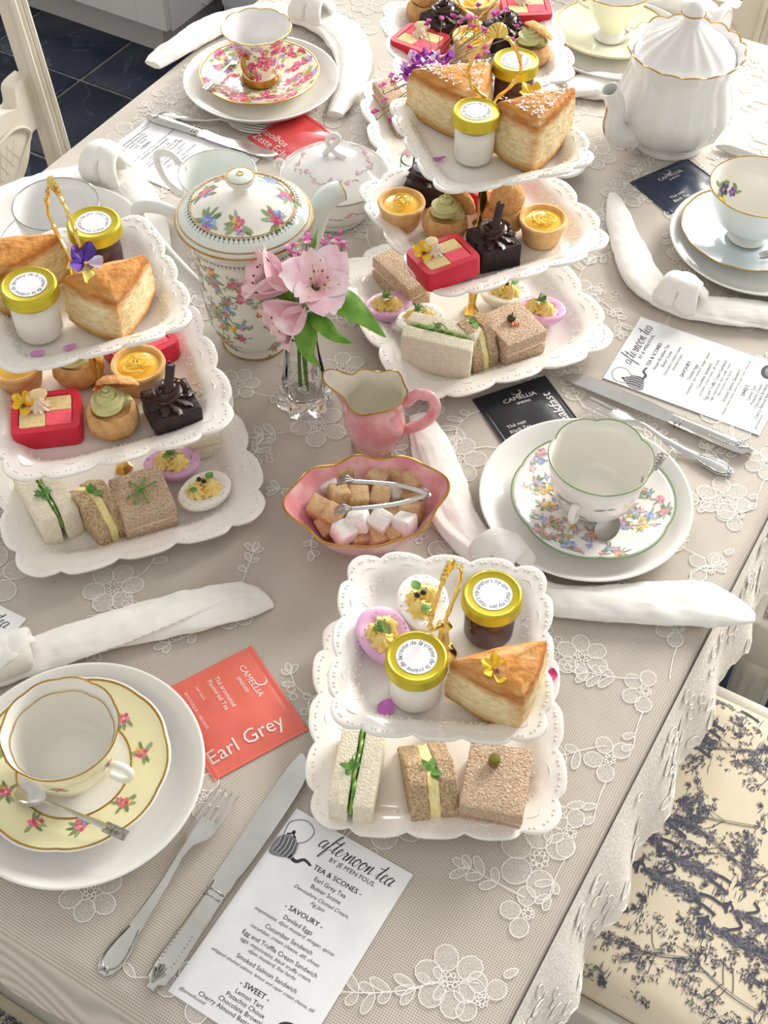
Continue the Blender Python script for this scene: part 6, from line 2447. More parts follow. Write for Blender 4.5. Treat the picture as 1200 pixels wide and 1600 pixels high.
fork('silver fork beside the coral tea bag, front left', (-0.2072, 0.3365, 0.0010), (-0.1246, 0.4845, 0.0060))
knife('silver knife between the front fork and the menu card', (-0.1699, 0.3245, 0.0010), (-0.0609, 0.5176, 0.0010))
fork('silver fork right of the green-edged plate', (0.3464, 0.8381, 0.0010), (0.2077, 0.9291, 0.0060))
knife('silver knife between the right fork and the right menu card', (0.3701, 0.8641, 0.0010), (0.1895, 0.9754, 0.0010))
knife('silver knife at the top right, pointing at the white teapot', (0.5660, 1.2852, 0.0010), (0.4183, 1.3913, 0.0010))
fork('silver fork behind the powder blue cup, top right', (0.5531, 1.2625, 0.0010), (0.4564, 1.3602, 0.0060))
knife('silver knife along the upper edge of the far left menu card', (-0.3097, 1.4426, 0.0010), (-0.1385, 1.3561, 0.0010))
fork('silver fork reaching to the red tea bag, top left', (-0.2991, 1.4514, 0.0010), (-0.1578, 1.4090, 0.0060))


# ------------------------------------------------------------------ tea bags
def teabag(label, A_, B_, D_, col, texts, seed, crimp=('r', 'b')):
    """A_, B_, D_: bottom-left, bottom-right and top-left corner on the cloth"""
    A_, B_, D_ = Vector(A_), Vector(B_), Vector(D_)
    w, h = (B_ - A_).length, (D_ - A_).length
    rz = atan2(B_.y - A_.y, B_.x - A_.x)
    t = thing('tea_bag', label, 'tea bag', tuple(A_), rz, 'tea bag sachets')
    rim = 0.006
    zf = lambda x, y: 0.0015 + 0.0045 * (max(0, sin(pi * min(1, max(0, (x - rim) / (w - 2 * rim))))) * max(0, sin(pi * min(1, max(0, (y - rim) / (h - 2 * rim)))))) ** 0.6 * (1 + 0.45 * noise.noise(Vector((x * 42 + seed, y * 42, seed)))) + (0.0004 * sin(x * 2 * pi / 0.0021) if (x < rim or x > w - rim) else 0) + (0.0004 * sin(y * 2 * pi / 0.0021) if (y < rim or y > h - rim) else 0)
    n = 60
    mb = MB()
    vs = [(w * i / n, h * j / n, zf(w * i / n, h * j / n)) for i in range(n + 1) for j in range(n + 1)]
    vb = [(x, y, 0.0004) for x, y, z in vs]
    fs = [(i * (n + 1) + j, (i + 1) * (n + 1) + j, (i + 1) * (n + 1) + j + 1, i * (n + 1) + j + 1) for i in range(n) for j in range(n)]
    o = len(vs)
    fb_ = [tuple(o + k for k in f[::-1]) for f in fs]
    edge = [(i, 0) for i in range(n)] + [(n, j) for j in range(n)] + [(n - i, n) for i in range(n)] + [(0, n - j) for j in range(n)]
    for k, (i, j) in enumerate(edge):
        i2, j2 = edge[(k + 1) % len(edge)]
        a, b2 = i * (n + 1) + j, i2 * (n + 1) + j2
        fb_.append((a, o + a, o + b2, b2))
    mb.add(vs + vb, fs + fb_)
    mb.build('foil_sachet', mat('foil ' + col, col, 0.33, spec=0.6, coat=0.25, vscale=30, bump=0.25, bscale=50, bdist=0.003), t, auto=50)
    mb = MB()
    for (s, fx, fy, size, rot, al) in texts:
        k0 = len(mb.v)
        if s == '(':                        # the crescent mark
            q = [(0.0052 * cos(a), 0.0052 * sin(a)) for a in [pi * 1.0 + i * pi / 9 * 1.25 - 0.4 for i in range(10)]]
            ribbon(mb, [(fx * w + p[0] * cos(rot) - p[1] * sin(rot), fy * h + p[0] * sin(rot) + p[1] * cos(rot), 0) for p in q], [0.0003 + 0.0012 * sin(pi * i / 9) for i in range(10)], 0, 0, lin('#f3ece8'))
        else:
            put_text(mb, s, fx * w, fy * h, size, al, 0, rz=rot, col=lin('#f3ece8'))
        for i in range(k0, len(mb.v)):
            v = mb.v[i]
            mb.v[i] = Vector((v.x, v.y, zf(v.x, v.y) + 0.0006))
    mb.build('lettering', M_INK, t, smooth=False, kind='stuff')
    return t


dn = -pi / 2
teabag('coral foil tea bag between the front left plate and the front stand', (-0.1384, 0.4973, 0.0000), (-0.0627, 0.5461, 0.0000), (-0.1743, 0.5913, 0.0000), '#e8705f',
       [('Earl Grey', 0.06, 0.13, 0.0185, 0, 'L'), ('CAMELLIA', 0.765, 0.66, 0.0082, dn, 'C'), ('SINENSIS', 0.685, 0.66, 0.0046, dn, 'C'), ('(', 0.875, 0.63, 0, dn + pi / 2, 'C'),
        ('Thé aromatisé', 0.50, 0.86, 0.0062, dn, 'L'), ('Flavoured Tea', 0.425, 0.86, 0.0062, dn, 'L'), ('noir, black', 0.30, 0.86, 0.0038, dn, 'L'), ('BIOLOGIQUE • ORGANIC', 0.18, 0.86, 0.0038, dn, 'L')], 1)
teabag('black foil tea bag between the middle stand and the green-edged plate', (0.1284, 0.8587, 0.0000), (0.2072, 0.8948, 0.0000), (0.0997, 0.9430, -0.0000), '#23262f',
       [('CAMELLIA', 0.52, 0.74, 0.0085, 0, 'C'), ('SINENSIS', 0.52, 0.66, 0.0042, 0, 'C'), ('(', 0.52, 0.88, 0, 0.4, 'C'), ('Breakfast', 0.90, 0.05, 0.0165, pi / 2, 'L'), ('Thé noir', 0.15, 0.38, 0.0062, 0, 'L'), ('Black Tea', 0.15, 0.30, 0.0062, 0, 'L')], 2)
teabag('navy foil tea bag above the powder blue saucer, top right', (0.3404, 1.2535, 0.0000), (0.4181, 1.3049, 0.0000), (0.3049, 1.3189, 0.0000), '#1e2a45',
       [('CAMELLIA', 0.52, 0.70, 0.0085, 0, 'C'), ('SINENSIS', 0.52, 0.62, 0.0042, 0, 'C'), ('(', 0.52, 0.85, 0, 0.4, 'C'), ('Thé noir', 0.2, 0.25, 0.0062, 0, 'L'), ('Black Tea', 0.2, 0.16, 0.0062, 0, 'L')], 3)
teabag('red foil tea bag between the chintz plate and the covered bowl', (-0.1268, 1.3470, 0.0000), (-0.0614, 1.4080, 0.0000), (-0.1595, 1.4164, 0.0000), '#d84848',
       [('Rooibos', 0.21, 0.96, 0.0150, dn, 'L'), ('Zeste Éclair', 0.06, 0.96, 0.0150, dn, 'L')], 4)

# ------------------------------------------------------------------ menu cards
DK = lin('#26262c')
GR = lin('#4a4a50')
CW, CH = 0.110, 0.172
SCRIPT = {
    'a': ([(0.55, 0.85), (0.3, 0.98), (0.05, 0.6), (0.08, 0.12), (0.3, 0.02), (0.52, 0.45), (0.62, 0.92), (0.55, 0.3), (0.62, 0.03), (0.85, 0.25)], 0.8),
    'f': ([(0.0, 0.2), (0.3, 0.9), (0.5, 1.9), (0.42, 2.2), (0.28, 1.7), (0.2, 0.4), (0.1, -0.8), (0.2, -1.0), (0.32, -0.5), (0.28, 0.05), (0.65, 0.3)], 0.62),
    't': ([(0.0, 0.2), (0.22, 0.9), (0.36, 1.8), (0.26, 0.6), (0.3, 0.05), (0.6, 0.28)], 0.55),
    'e': ([(0.0, 0.3), (0.35, 0.55), (0.45, 0.85), (0.3, 0.98), (0.14, 0.6), (0.2, 0.12), (0.4, 0.02), (0.7, 0.3)], 0.64),
    'r': ([(0.0, 0.3), (0.2, 0.8), (0.25, 1.0), (0.35, 0.8), (0.5, 0.85), (0.42, 0.4), (0.5, 0.05), (0.75, 0.3)], 0.7),
    'n': ([(0.0, 0.5), (0.15, 0.95), (0.1, 0.05), (0.35, 0.85), (0.5, 0.95), (0.5, 0.4), (0.58, 0.04), (0.85, 0.3)], 0.8),
    'o': ([(0.5, 0.9), (0.3, 1.0), (0.05, 0.6), (0.12, 0.1), (0.35, 0.02), (0.55, 0.45), (0.45, 0.9), (0.5, 0.75), (0.8, 0.75)], 0.74),
    ' ': ([], 0.45)}


def script_word(mb, word, x, y, s, z, col):
    W_ = sum(SCRIPT[c][1] for c in word) * s
    x -= W_ / 2
    for c in word:
        pts, adv = SCRIPT[c]
        if pts:
            q = spline([(x + (p[0] + 0.28 * p[1]) * s, y + p[1] * s, 0) for p in pts], 5)
            n = len(q)
            ww = []
            for i in range(n):
                a, b2 = q[max(0, i - 1)], q[min(n - 1, i + 1)]
                ww.append(s * (0.045 + (0.085 if b2.y < a.y else 0.0)))
            ribbon(mb, [(p.x, p.y, z) for p in q], ww, z, 0, col)
            if c == 't':
                ribbon(mb, [(x + 0.15 * s, y + 1.28 * s, z), (x + 0.85 * s, y + 1.36 * s, z)], s * 0.08, z, 0, col)
        x += adv * s


def menu_card(label, TL, TR, BL, tea, jam, cw=None):
    TL, TR, BL = Vector(TL), Vector(TR), Vector(BL)
    rz = atan2(TR.y - TL.y, TR.x - TL.x)
    t = thing('menu_card', label, 'menu', (TL.x, TL.y, 0), rz, 'menu cards')
    mb = MB()
    mb.prism([(0, 0), (0, -CH), (CW, -CH), (CW, 0)], 0.0010, 0.0015)
    mb.build('card', M_PAPER, t, smooth=False)
    mb = MB()
    z = 0.0017
    script_word(mb, 'afternoon tea', 0.066, -0.0185, 0.0076, z, DK)
    Y = lambda f: -CH * f
    put_text(mb, "BY JE M'EN FOUS.", 0.068, Y(0.145), 0.0055, z=z, col=DK)
    rows = [('- TEA & SCONES -', 0.213, 0.0066, 0, 0.00008), (tea, 0.258, 0.0056, 0, 0), ('Butter Scone', 0.295, 0.0056, 0, 0), ('Devonshire Clotted Cream,', 0.331, 0.0048, 0.35, 0), (jam, 0.362, 0.0048, 0.35, 0),
            ('- SAVOURY -', 0.432, 0.0066, 0, 0.00008), ('Deviled Eggs', 0.478, 0.0056, 0, 0), ('mayonnaise, dijon mustard, vinegar, spices', 0.507, 0.0046, 0.35, 0),
            ('Cucumber Sandwich', 0.553, 0.0056, 0, 0), ('cucumber, cream cheese, dill, chives', 0.582, 0.0046, 0.35, 0), ('Egg and Truffle Cream Sandwich', 0.626, 0.0056, 0, 0),
            ('eggs, mayonnaise, black truffle cream,', 0.655, 0.0046, 0.35, 0), ('dijon mustard, fine herbs', 0.682, 0.0046, 0.35, 0), ('Smoked Salmon Sandwich', 0.727, 0.0056, 0, 0),
            ('whipped smoked salmon, lemon and caper cream cheese, dill', 0.756, 0.0044, 0.35, 0), ('- SWEET -', 0.818, 0.0066, 0, 0.00008), ('Lemon Tart', 0.856, 0.0056, 0, 0), ('Pistachio Choux', 0.886, 0.0056, 0, 0),
            ('Chocolate Brownie', 0.916, 0.0056, 0, 0), ('Cherry Almond Battenberg Cake', 0.946, 0.0056, 0, 0)]
    for (s, f, size, sh, bold) in rows:
        wid = None
        vs, fs, x0, x1 = text_geo(s, sh)
        size *= 0.92
        if (x1 - x0) * size > 0.092:
            wid = 0.092
        put_text(mb, s, 0.060 if f < 0.4 else 0.055, Y(f), size, z=z, shear=sh, col=DK if not sh else GR, width=wid, bold=bold)
    put_text(mb, '@jemenfousmtl', 0.006, Y(0.968), 0.0036, 'L', z=z, shear=0.3, col=GR)
    mb.build('lettering', M_INK, t, smooth=False, kind='stuff')
    mb = MB()                               # engraved watering-can-like teapot and tea strainer
    body = [(0.001, -0.030), (0.004, -0.0245), (0.010, -0.0215), (0.016, -0.0235), (0.019, -0.029), (0.021, -0.036), (0.014, -0.041), (0.004, -0.0435), (0.001, -0.040)]
    mb.poly([(p[0], p[1], z) for p in spline([(a, b2, 0) for a, b2 in body], 4, True)], 0, lin('#8a8a90'))
    for i in range(16):
        x = 0.003 + i * 0.0011
        ribbon(mb, spline([(x, -0.0235 - 0.002 * abs(i - 8) / 8, z + 0.0001), (x + 0.0015, -0.032, z + 0.0001), (x + 0.0005, -0.040, z + 0.0001)], 4), 0.0005, 0, 0, lin('#3a3a40') if i % 3 else lin('#d2d2d5'))
    ribbon(mb, spline([(0.018, -0.037, z), (0.025, -0.0385, z), (0.030, -0.034, z), (0.037, -0.0355, z)], 5), [0.0034 - 0.0001 * i for i in range(16)], 0, 0, lin('#3a3a40'))
    ribbon(mb, spline([(0.004, -0.024, z), (0.003, -0.012, z), (0.014, -0.005, z), (0.024, -0.010, z), (0.023, -0.020, z), (0.017, -0.0255, z)], 6), 0.0007, 0, 0, lin('#6d6d72'))
    ribbon(mb, [(0.006, -0.0225, z), (0.010, -0.0195, z), (0.014, -0.0225, z)], 0.0014, 0, 0, lin('#2a2a30'))
    mb.poly([(0.010 + 0.0016 * cos(a), -0.0185 + 0.0016 * sin(a), z) for a in [k * pi / 4 for k in range(8)]], 0, lin('#2a2a30'))
    cx, cy = 0.094, Y(0.885)
    mb.poly([(cx + 0.0115 * cos(a) , cy + 0.0085 * sin(a), z) for a in [2 * pi * k / 24 for k in range(24)]], 0, lin('#3b3b42'))
    mb.poly([(cx + 0.001 + 0.0085 * cos(a), cy - 0.0008 + 0.0056 * sin(a), z + 0.0001) for a in [2 * pi * k / 24 for k in range(24)]], 0, lin('#83838a'))
    for i in range(26):
        a, q = random.uniform(0, 6.28), sqrt(random.random())
        mb.poly([(cx + 0.001 + 0.0078 * q * cos(a) + 0.0006 * cos(b3), cy - 0.0008 + 0.005 * q * sin(a) + 0.0006 * sin(b3), z + 0.0002) for b3 in (0, 1.57, 3.14, 4.71)], 0, lin('#e3e3e6') if i % 2 else lin('#2a2a30'))
    ribbon(mb, [(cx + 0.0105, cy + 0.002, z), (CW - 0.0005, cy + 0.005, z)], 0.0022, 0, 0, lin('#55555c'))
    mb.build('engraving', M_INK, t, smooth=False, kind='stuff')
    return t


menu_card('white afternoon tea menu card at the bottom centre, in front of the front stand', (-0.0694, 0.4732, 0.0000), (0.0256, 0.4171, -0.0000), (-0.1487, 0.3194, 0.0000), 'Earl Grey Tea', 'Fig Jam')
menu_card('white afternoon tea menu card at the right, beside the silver knife', (0.2316, 0.9731, 0.0000), (0.2844, 1.0715, 0.0000), (0.3807, 0.8968, 0.0000), 'Assam Breakfast Tea', 'Strawberry Jam')
menu_card('white menu card lying upside down at the far left, behind the floral pot', (-0.1817, 1.2440, 0.0000), (-0.2399, 1.1649, 0.0000), (-0.3056, 1.4485, 0.0000), 'Rooibos Tea', 'Strawberry Jam') if False else None
_c3 = Vector((-0.3056, 1.4485, 0.0000))
_d3 = Vector((-0.3601, 1.3611, 0.0000))
_e3 = (_d3 - _c3).normalized()
_n3 = Vector((-_e3.y, _e3.x, 0))
menu_card('white menu card lying upside down at the far left, behind the floral pot', tuple(_c3 + _n3 * CH), tuple(_d3 + _n3 * CH), tuple(_c3), 'Rooibos Tea', 'Strawberry Jam')
_t5 = Vector((-0.3230, 0.6575, 0.0000))
_b5 = Vector((-0.3408, 0.6242, -0.0000))
_dn = (_b5 - _t5).normalized()
_l5 = Vector((_dn.y, -_dn.x, 0))
menu_card('white menu card cut by the left picture edge above the yellow cup', tuple(_t5 + _l5 * CW), tuple(_t5), tuple(_t5 + _l5 * CW + _dn * CH), 'Earl Grey Tea', 'Fig Jam')
_t4 = Vector((0.4685, 1.4073, 0.0000))
_r4 = (Vector((0.4991, 1.4618, 0.0000)) - _t4).normalized()
menu_card('white menu card cut by the right picture edge beside the white teapot', tuple(_t4), tuple(_t4 + _r4 * CW), tuple(_t4 + Vector((_r4.y, -_r4.x, 0)) * CH), 'Assam Breakfast Tea', 'Strawberry Jam')


# ------------------------------------------------------------------ knotted napkins
def napkin(label, pts, wid, knot=None, seed=0, kz=0.024, kr=0.020, flat=0.36):
    """pts: points on the table along the roll; wid: half widths at the points; knot: position of the knot"""
    r = random.Random(seed)
    c = pts[0] if knot is None else knot
    t = thing('knotted_napkin', label, 'napkin', (c[0], c[1], 0), 0, 'white cloth napkins')
    P_ = spline([(p[0] - c[0], p[1] - c[1], p[2]) for p in pts], 14)
    n = len(P_)
    m = len(wid)
    rad = []
    for i in range(n):
        f = i / (n - 1) * (m - 1)
        k = min(m - 2, int(f))
        a = lerp(wid[k], wid[k + 1], f - k)
        rad.append((a, a * flat))
    for i in range(n):
        P_[i] = P_[i] + Vector((0, 0, rad[i][1] * 1.02 + 0.001))
    ph = r.uniform(0, 6)

    def sh(th, q):                          # rolled layers: two flap edges that wind round the roll, and soft creases
        w1 = ((th - q * 4.2 - ph) % (2 * pi)) / (2 * pi)
        w2 = ((th + q * 2.6 - ph * 1.7) % (2 * pi)) / (2 * pi)
        step = 0.36 * w1 * (1 - smooth(0.975, 1.0, w1)) + 0.20 * w2 * (1 - smooth(0.965, 1.0, w2))
        return 0.78 + step + 0.05 * sin(2 * th + q * 9 + ph) + 0.05 * noise.noise(Vector((th * 1.6, q * 22, seed))) + 0.03 * noise.noise(Vector((th * 4.0, q * 9, seed + 4)))
    mb = MB()
    mb.tube(P_, rad, 80, up=(0, 0, 1), shape=sh)
    mb.build('rolled_cloth', M_LINEN, t, auto=40, disp=(0.0010, 55))
    if knot is not None:
        mb = MB()
        i0 = min(range(n), key=lambda i: P_[i].xy.length)
        dr = (P_[min(n - 1, i0 + 3)] - P_[max(0, i0 - 3)])
        a = atan2(dr.y, dr.x)
        b0 = rad[i0][0]
        for (off, tw, ww) in ((-0.008, 0.45, 0.013), (0.009, -0.35, 0.012)):
            loop = []
            for k in range(24):
                q = 2 * pi * k / 24
                y, z = cos(q) * (b0 * 0.95), sin(q) * kz * 0.55 + kz * 0.60
                x = off + tw * y * 0.6
                loop.append((x * cos(a) - y * sin(a), x * sin(a) + y * cos(a), z + 0.001))
            mb.tube(loop, [(0.0052, ww)] * 24, 16, closed=True, up=(cos(a), sin(a), 0.0), shape=lambda th, q: 1 + 0.08 * sin(4 * th + q * 12))
        mb.tube(spline([(x * cos(a) - y * sin(a), x * sin(a) + y * cos(a), z) for x, y, z in ((-0.02, -b0 * 0.8, kz * 0.6), (-0.006, -b0 * 0.2, kz * 1.12), (0.008, b0 * 0.3, kz * 1.10), (0.022, b0 * 0.8, kz * 0.6))], 8), [(0.010 + 0.004 * sin(pi * i / 24), 0.005) for i in range(25)], 18, up=(0, 0, 1), shape=lambda th, q: 1 + 0.1 * sin(3 * th + q * 9))
        mb.build('knot', M_LINEN, t, auto=60, disp=(0.0010, 70))
    return t


napkin('white knotted napkin behind the yellow cup, its point towards the front stand', [(-0.1000, 0.6740, 0.0000), (-0.1279, 0.6723, 0.0000), (-0.1734, 0.6590, 0.0000), (-0.2294, 0.6431, -0.0000), (-0.2840, 0.6255, 0.0000), (-0.3261, 0.6069, 0.0000), (-0.3664, 0.5849, 0.0000), (-0.4079, 0.5496, 0.0000)],
       [0.002, 0.019, 0.022, 0.021, 0.019, 0.015, 0.016, 0.018], (-0.3261, 0.6069, 0.0000), 1, 0.028)
napkin('white knotted napkin winding from the pink jug to the right table edge', [(0.0336, 0.9117, -0.0000), (0.0461, 0.8717, 0.0000), (0.0603, 0.8140, 0.0000), (0.0751, 0.7658, 0.0000), (0.1097, 0.7201, 0.0000), (0.1514, 0.6838, 0.0000), (0.1944, 0.6785, 0.0000), (0.2470, 0.6761, 0.0000), (0.2992, 0.6731, 0.0000), (0.3375, 0.6643, -0.0000)],
       [0.010, 0.017, 0.020, 0.020, 0.018, 0.018, 0.020, 0.022, 0.021, 0.004], (0.1097, 0.7201, 0.0000), 2, 0.032, 0.022)
napkin('white knotted napkin below the powder blue plate at the right', [(0.2767, 1.2915, 0.0000), (0.2790, 1.2417, 0.0000), (0.2828, 1.1810, 0.0000), (0.2923, 1.1245, 0.0000), (0.3248, 1.0858, 0.0000), (0.3688, 1.0737, 0.0000), (0.4105, 1.0679, 0.0000), (0.4583, 1.0580, 0.0000)],
       [0.004, 0.015, 0.019, 0.021, 0.017, 0.019, 0.020, 0.018], (0.3263, 1.0859, 0.0000), 3, 0.034, 0.026)
napkin('white napkin looped round the pink chintz plate, top left', [(-0.3195, 1.5629, -0.0000), (-0.3018, 1.5902, 0.0000), (-0.2721, 1.6264, 0.0000), (-0.2312, 1.6672, 0.0000), (-0.1699, 1.6956, 0.0000), (-0.1129, 1.6827, 0.0000), (-0.0682, 1.6429, 0.0000), (-0.0470, 1.5750, 0.0000), (-0.0508, 1.5129, 0.0000), (-0.0693, 1.4505, 0.0000)],
       [0.013, 0.019, 0.021, 0.021, 0.020, 0.022, 0.026, 0.022, 0.018, 0.012], (-0.1055, 1.6794, 0.0000), 4, 0.036, 0.026)
napkin('white knotted napkin behind the left cake stand', [(-0.4912, 1.2312, 0.0000), (-0.4570, 1.2675, -0.0000), (-0.4255, 1.2907, -0.0000), (-0.3847, 1.3092, 0.0000), (-0.3403, 1.3073, 0.0000), (-0.3083, 1.2796, -0.0000), (-0.2802, 1.2280, 0.0000), (-0.2626, 1.1692, 0.0000)],
       [0.016, 0.019, 0.018, 0.017, 0.022, 0.024, 0.018, 0.013], (-0.3386, 1.3060, 0.0000), 5, 0.044, 0.032)
napkin('white napkin end left of the white teapot, under the lemon plate', [(0.2370, 1.5082, 0.0000), (0.2728, 1.5178, 0.0000), (0.3159, 1.5215, 0.0000), (0.3569, 1.5405, 0.0000)], [0.020, 0.025, 0.022, 0.016], None, 6)
napkin('white napkin end behind the finial of the white teapot', [(0.3623, 1.7286, 0.0000), (0.4020, 1.7152, 0.0000), (0.4372, 1.7053, 0.0000), (0.4636, 1.6817, 0.0000)], [0.016, 0.022, 0.024, 0.014], None, 7, flat=0.6)

# ------------------------------------------------------------------ glass vases and flowers
def bud_vase(label, p, h=0.098):
    t = thing('bud_vase', label, 'vase', p, 0.2)
    k = h / 0.098
    V = [(0.0, 0.001), (0.022, 0.0), (0.0255, 0.002), (0.0262, 0.008), (0.0235, 0.022), (0.0200, 0.045), (0.0172, 0.070), (0.0155, 0.090), (0.0150, 0.098), (0.0136, 0.0985), (0.0140, 0.090), (0.0150, 0.070), (0.0172, 0.045), (0.0190, 0.024), (0.0160, 0.016), (0.0, 0.014)]
    mb = MB()
    mb.lathe([(r, z * k) for r, z in V], 72, mod=lambda th, i, r, z: (r * (1 + (0.24 * abs(cos(3 * th)) - 0.08) * (1 - smooth(0.0, 0.085, z)) * (1 if i < 10 else 0.45)), z))
    mb.build('glass_body', mat('cut glass', '#ffffff', 0.0, col2='#fdfefe', trans=1.0, ior=1.3), t, auto=30)
    return t


vb = (-0.0832, 0.9352, -0.0000)
bud_vase('small fluted clear glass vase of pink alstroemeria, left of the pink jug', vb)
flw = thing('alstroemeria_sprig', 'pink alstroemeria stem with three blooms and green leaves, in the glass vase', 'flower', vb)
top = Vector((0.0, 0.004, 0.128))
mb = MB()
for (x, y, e) in ((-0.006, 0.004, (0, 0.003, 0.128)), (0.005, -0.003, (0.004, 0.002, 0.125)), (0.0, 0.006, (-0.006, 0.004, 0.122))):
    mb.tube(spline([(x, y, 0.018), (x * 0.6, y * 0.6, 0.07), e], 6), 0.0018, 8)
mb.build('stem', M_STEM, flw)
M_ALS = mat('alstroemeria petal', rough=0.5, vc=True, col2='#f6dfe6', vscale=70, sss=0.35, stretch=(1, 1, 1))
PK1, PK2, PKY = lin('#fbd3dd'), lin('#feecf0'), lin('#faf0d4')


def als_bloom(p, axis, L, open_, seed):
    r = random.Random(seed)
    ax = Vector(axis).normalized()
    q = Vector((0, 0, 1)).rotation_difference(ax).to_matrix().to_4x4()
    M = Matrix.Translation(p) @ q @ Matrix.Rotation(r.uniform(0, 1), 4, 'Z')
    base = MB()
    base.tube([(0, 0, -0.012), (0, 0, 0.0), (0, 0, 0.008)], [0.0026, 0.0042, 0.003], 10, xf=M)
    base.tube(spline([Vector(p) + ax * -0.010, Vector(p) * 0.6 + top * 0.4 - Vector((0, 0, 0.006)), top - Vector((0, 0, 0.012))], 6), 0.0015, 7)
    root = base.build('bloom', M_STEM, flw)
    for k in range(6):
        inner = k % 2
        a = k * pi / 3
        n, m = 12, 6
        vs, fs, cs = [], [], []
        for i in range(n + 1):
            t = i / n
            rad = L * (0.06 + 0.16 * t + (0.66 if not inner else 0.50) * open_ * t ** 2.3)
            z = L * (0.98 * t - 0.26 * open_ * t ** 2.4)
            ww = L * (0.50 if not inner else 0.33) * (sin(pi * (0.05 + 0.72 * t ** 1.05)) ** 0.9) * (1 if t < 0.9 else 1 - (t - 0.9) * 3.5)
            for j in range(m + 1):
                s = (j / m - 0.5) * 2
                rr = rad - 0.10 * L * s * s * (1 - 0.6 * t) + (0.05 * L * sin(s * 5 + k + t * 3) * t * t)
                zz = z + 0.035 * L * cos(s * 4 + seed) * t * t
                vs.append((rr * cos(a) - s * ww * sin(a), rr * sin(a) + s * ww * cos(a), zz))
                mid = max(0, 1 - abs(s) * 1.6)
                c = [lerp(PK1[x], PK2[x], min(1, abs(s) * 0.5 + 0.5 * t)) for x in range(3)]
                if inner:
                    w = mid * (1 - t) * 1.5 if t < 0.9 else 0
                    c = [lerp(c[x], PKY[x], min(0.85, w)) for x in range(3)]
                cs.append((c[0], c[1], c[2], 1))
        for i in range(n):
            for j in range(m):
                fs.append((i * (m + 1) + j, (i + 1) * (m + 1) + j, (i + 1) * (m + 1) + j + 1, i * (m + 1) + j + 1))
        mb = MB()
        o = mb.add(vs, fs, xf=M)
        for i, c in enumerate(cs):
            mb.setc(o + i, c)
        if inner:
            for z in range(6):
                tt, s = r.uniform(0.45, 0.8), r.uniform(-0.45, 0.45)
                i, j = int(tt * n), int((s * 0.5 + 0.5) * m)
                v0, v1 = Vector(vs[i * (m + 1) + j]), Vector(vs[(i + 1) * (m + 1) + j])
                d2 = (v1 - v0) * 0.5
                nn = Vector((-cos(a), -sin(a), 0.6)).normalized() * 0.0006
                sd = Vector((-sin(a), cos(a), 0)) * 0.00035
                mb.add([v0 + nn - sd, v0 + nn + sd, v0 + d2 + nn + sd, v0 + d2 + nn - sd], [(0, 1, 2, 3)], 0, lin('#a85a5e'), M)
        mb.build('petal', M_ALS, root)
    mb = MB()
    for k in range(6):
        a = k * 1.05 + 0.3
        e = (0.20 * L * cos(a), 0.20 * L * sin(a), L * 0.72)
        mb.tube(spline([(0, 0, 0.004), (e[0] * 0.4, e[1] * 0.4, L * 0.4), e], 4), 0.0005, 5, col=lin('#efc5cf'), xf=M)
        mb.blob(0.0013, 0.0013, 0.0020, 1, 0, lin('#7c5a34'), M @ Matrix.Translation(e))
    mb.build('stamens', M_ALS, root)


als_bloom(rel((-0.0928, 0.9445, 0.1480), vb), (-0.80, -0.02, 0.42), 0.047, 0.55, 1)
als_bloom(rel((-0.0679, 0.9388, 0.1500), vb), (0.16, -0.38, 0.72), 0.040, 1.05, 2)
als_bloom(rel((-0.0776, 0.9335, 0.1320), vb), (-0.75, -0.50, -0.22), 0.045, 0.55, 3)


def blade_leaf(parent, pts, w, name='leaf', m=None, tw=0.0):
    PT = spline(pts, 8)
    n = len(PT)
    vs, fs = [], []
    for i, p in enumerate(PT):
        t = i / (n - 1)
        d = (PT[min(n - 1, i + 1)] - PT[max(0, i - 1)]).normalized()
        sd = d.cross(Vector((0, 0, 1)))
        if sd.length < 0.2:
            sd = d.cross(Vector((0, -1, 0.3)))
        sd.normalize()
        up = sd.cross(d)
        sd = sd * cos(tw) + up * sin(tw)
        up = sd.cross(d)
        ww = w * (sin(pi * (0.08 + 0.92 * t ** 0.8)) ** 0.9 if t < 1 else 0.02)
        for s in (-1, -0.5, 0, 0.5, 1):
            vs.append(p + sd * s * ww - up * (0.35 * ww * (1 - abs(s))) * -1)
    for i in range(n - 1):
        for k in range(4):
            fs.append((i * 5 + k, (i + 1) * 5 + k, (i + 1) * 5 + k + 1, i * 5 + k + 1))
    mb = MB()
    mb.add(vs, fs)
    return mb.build(name, m or M_GREEN, parent, auto=80)


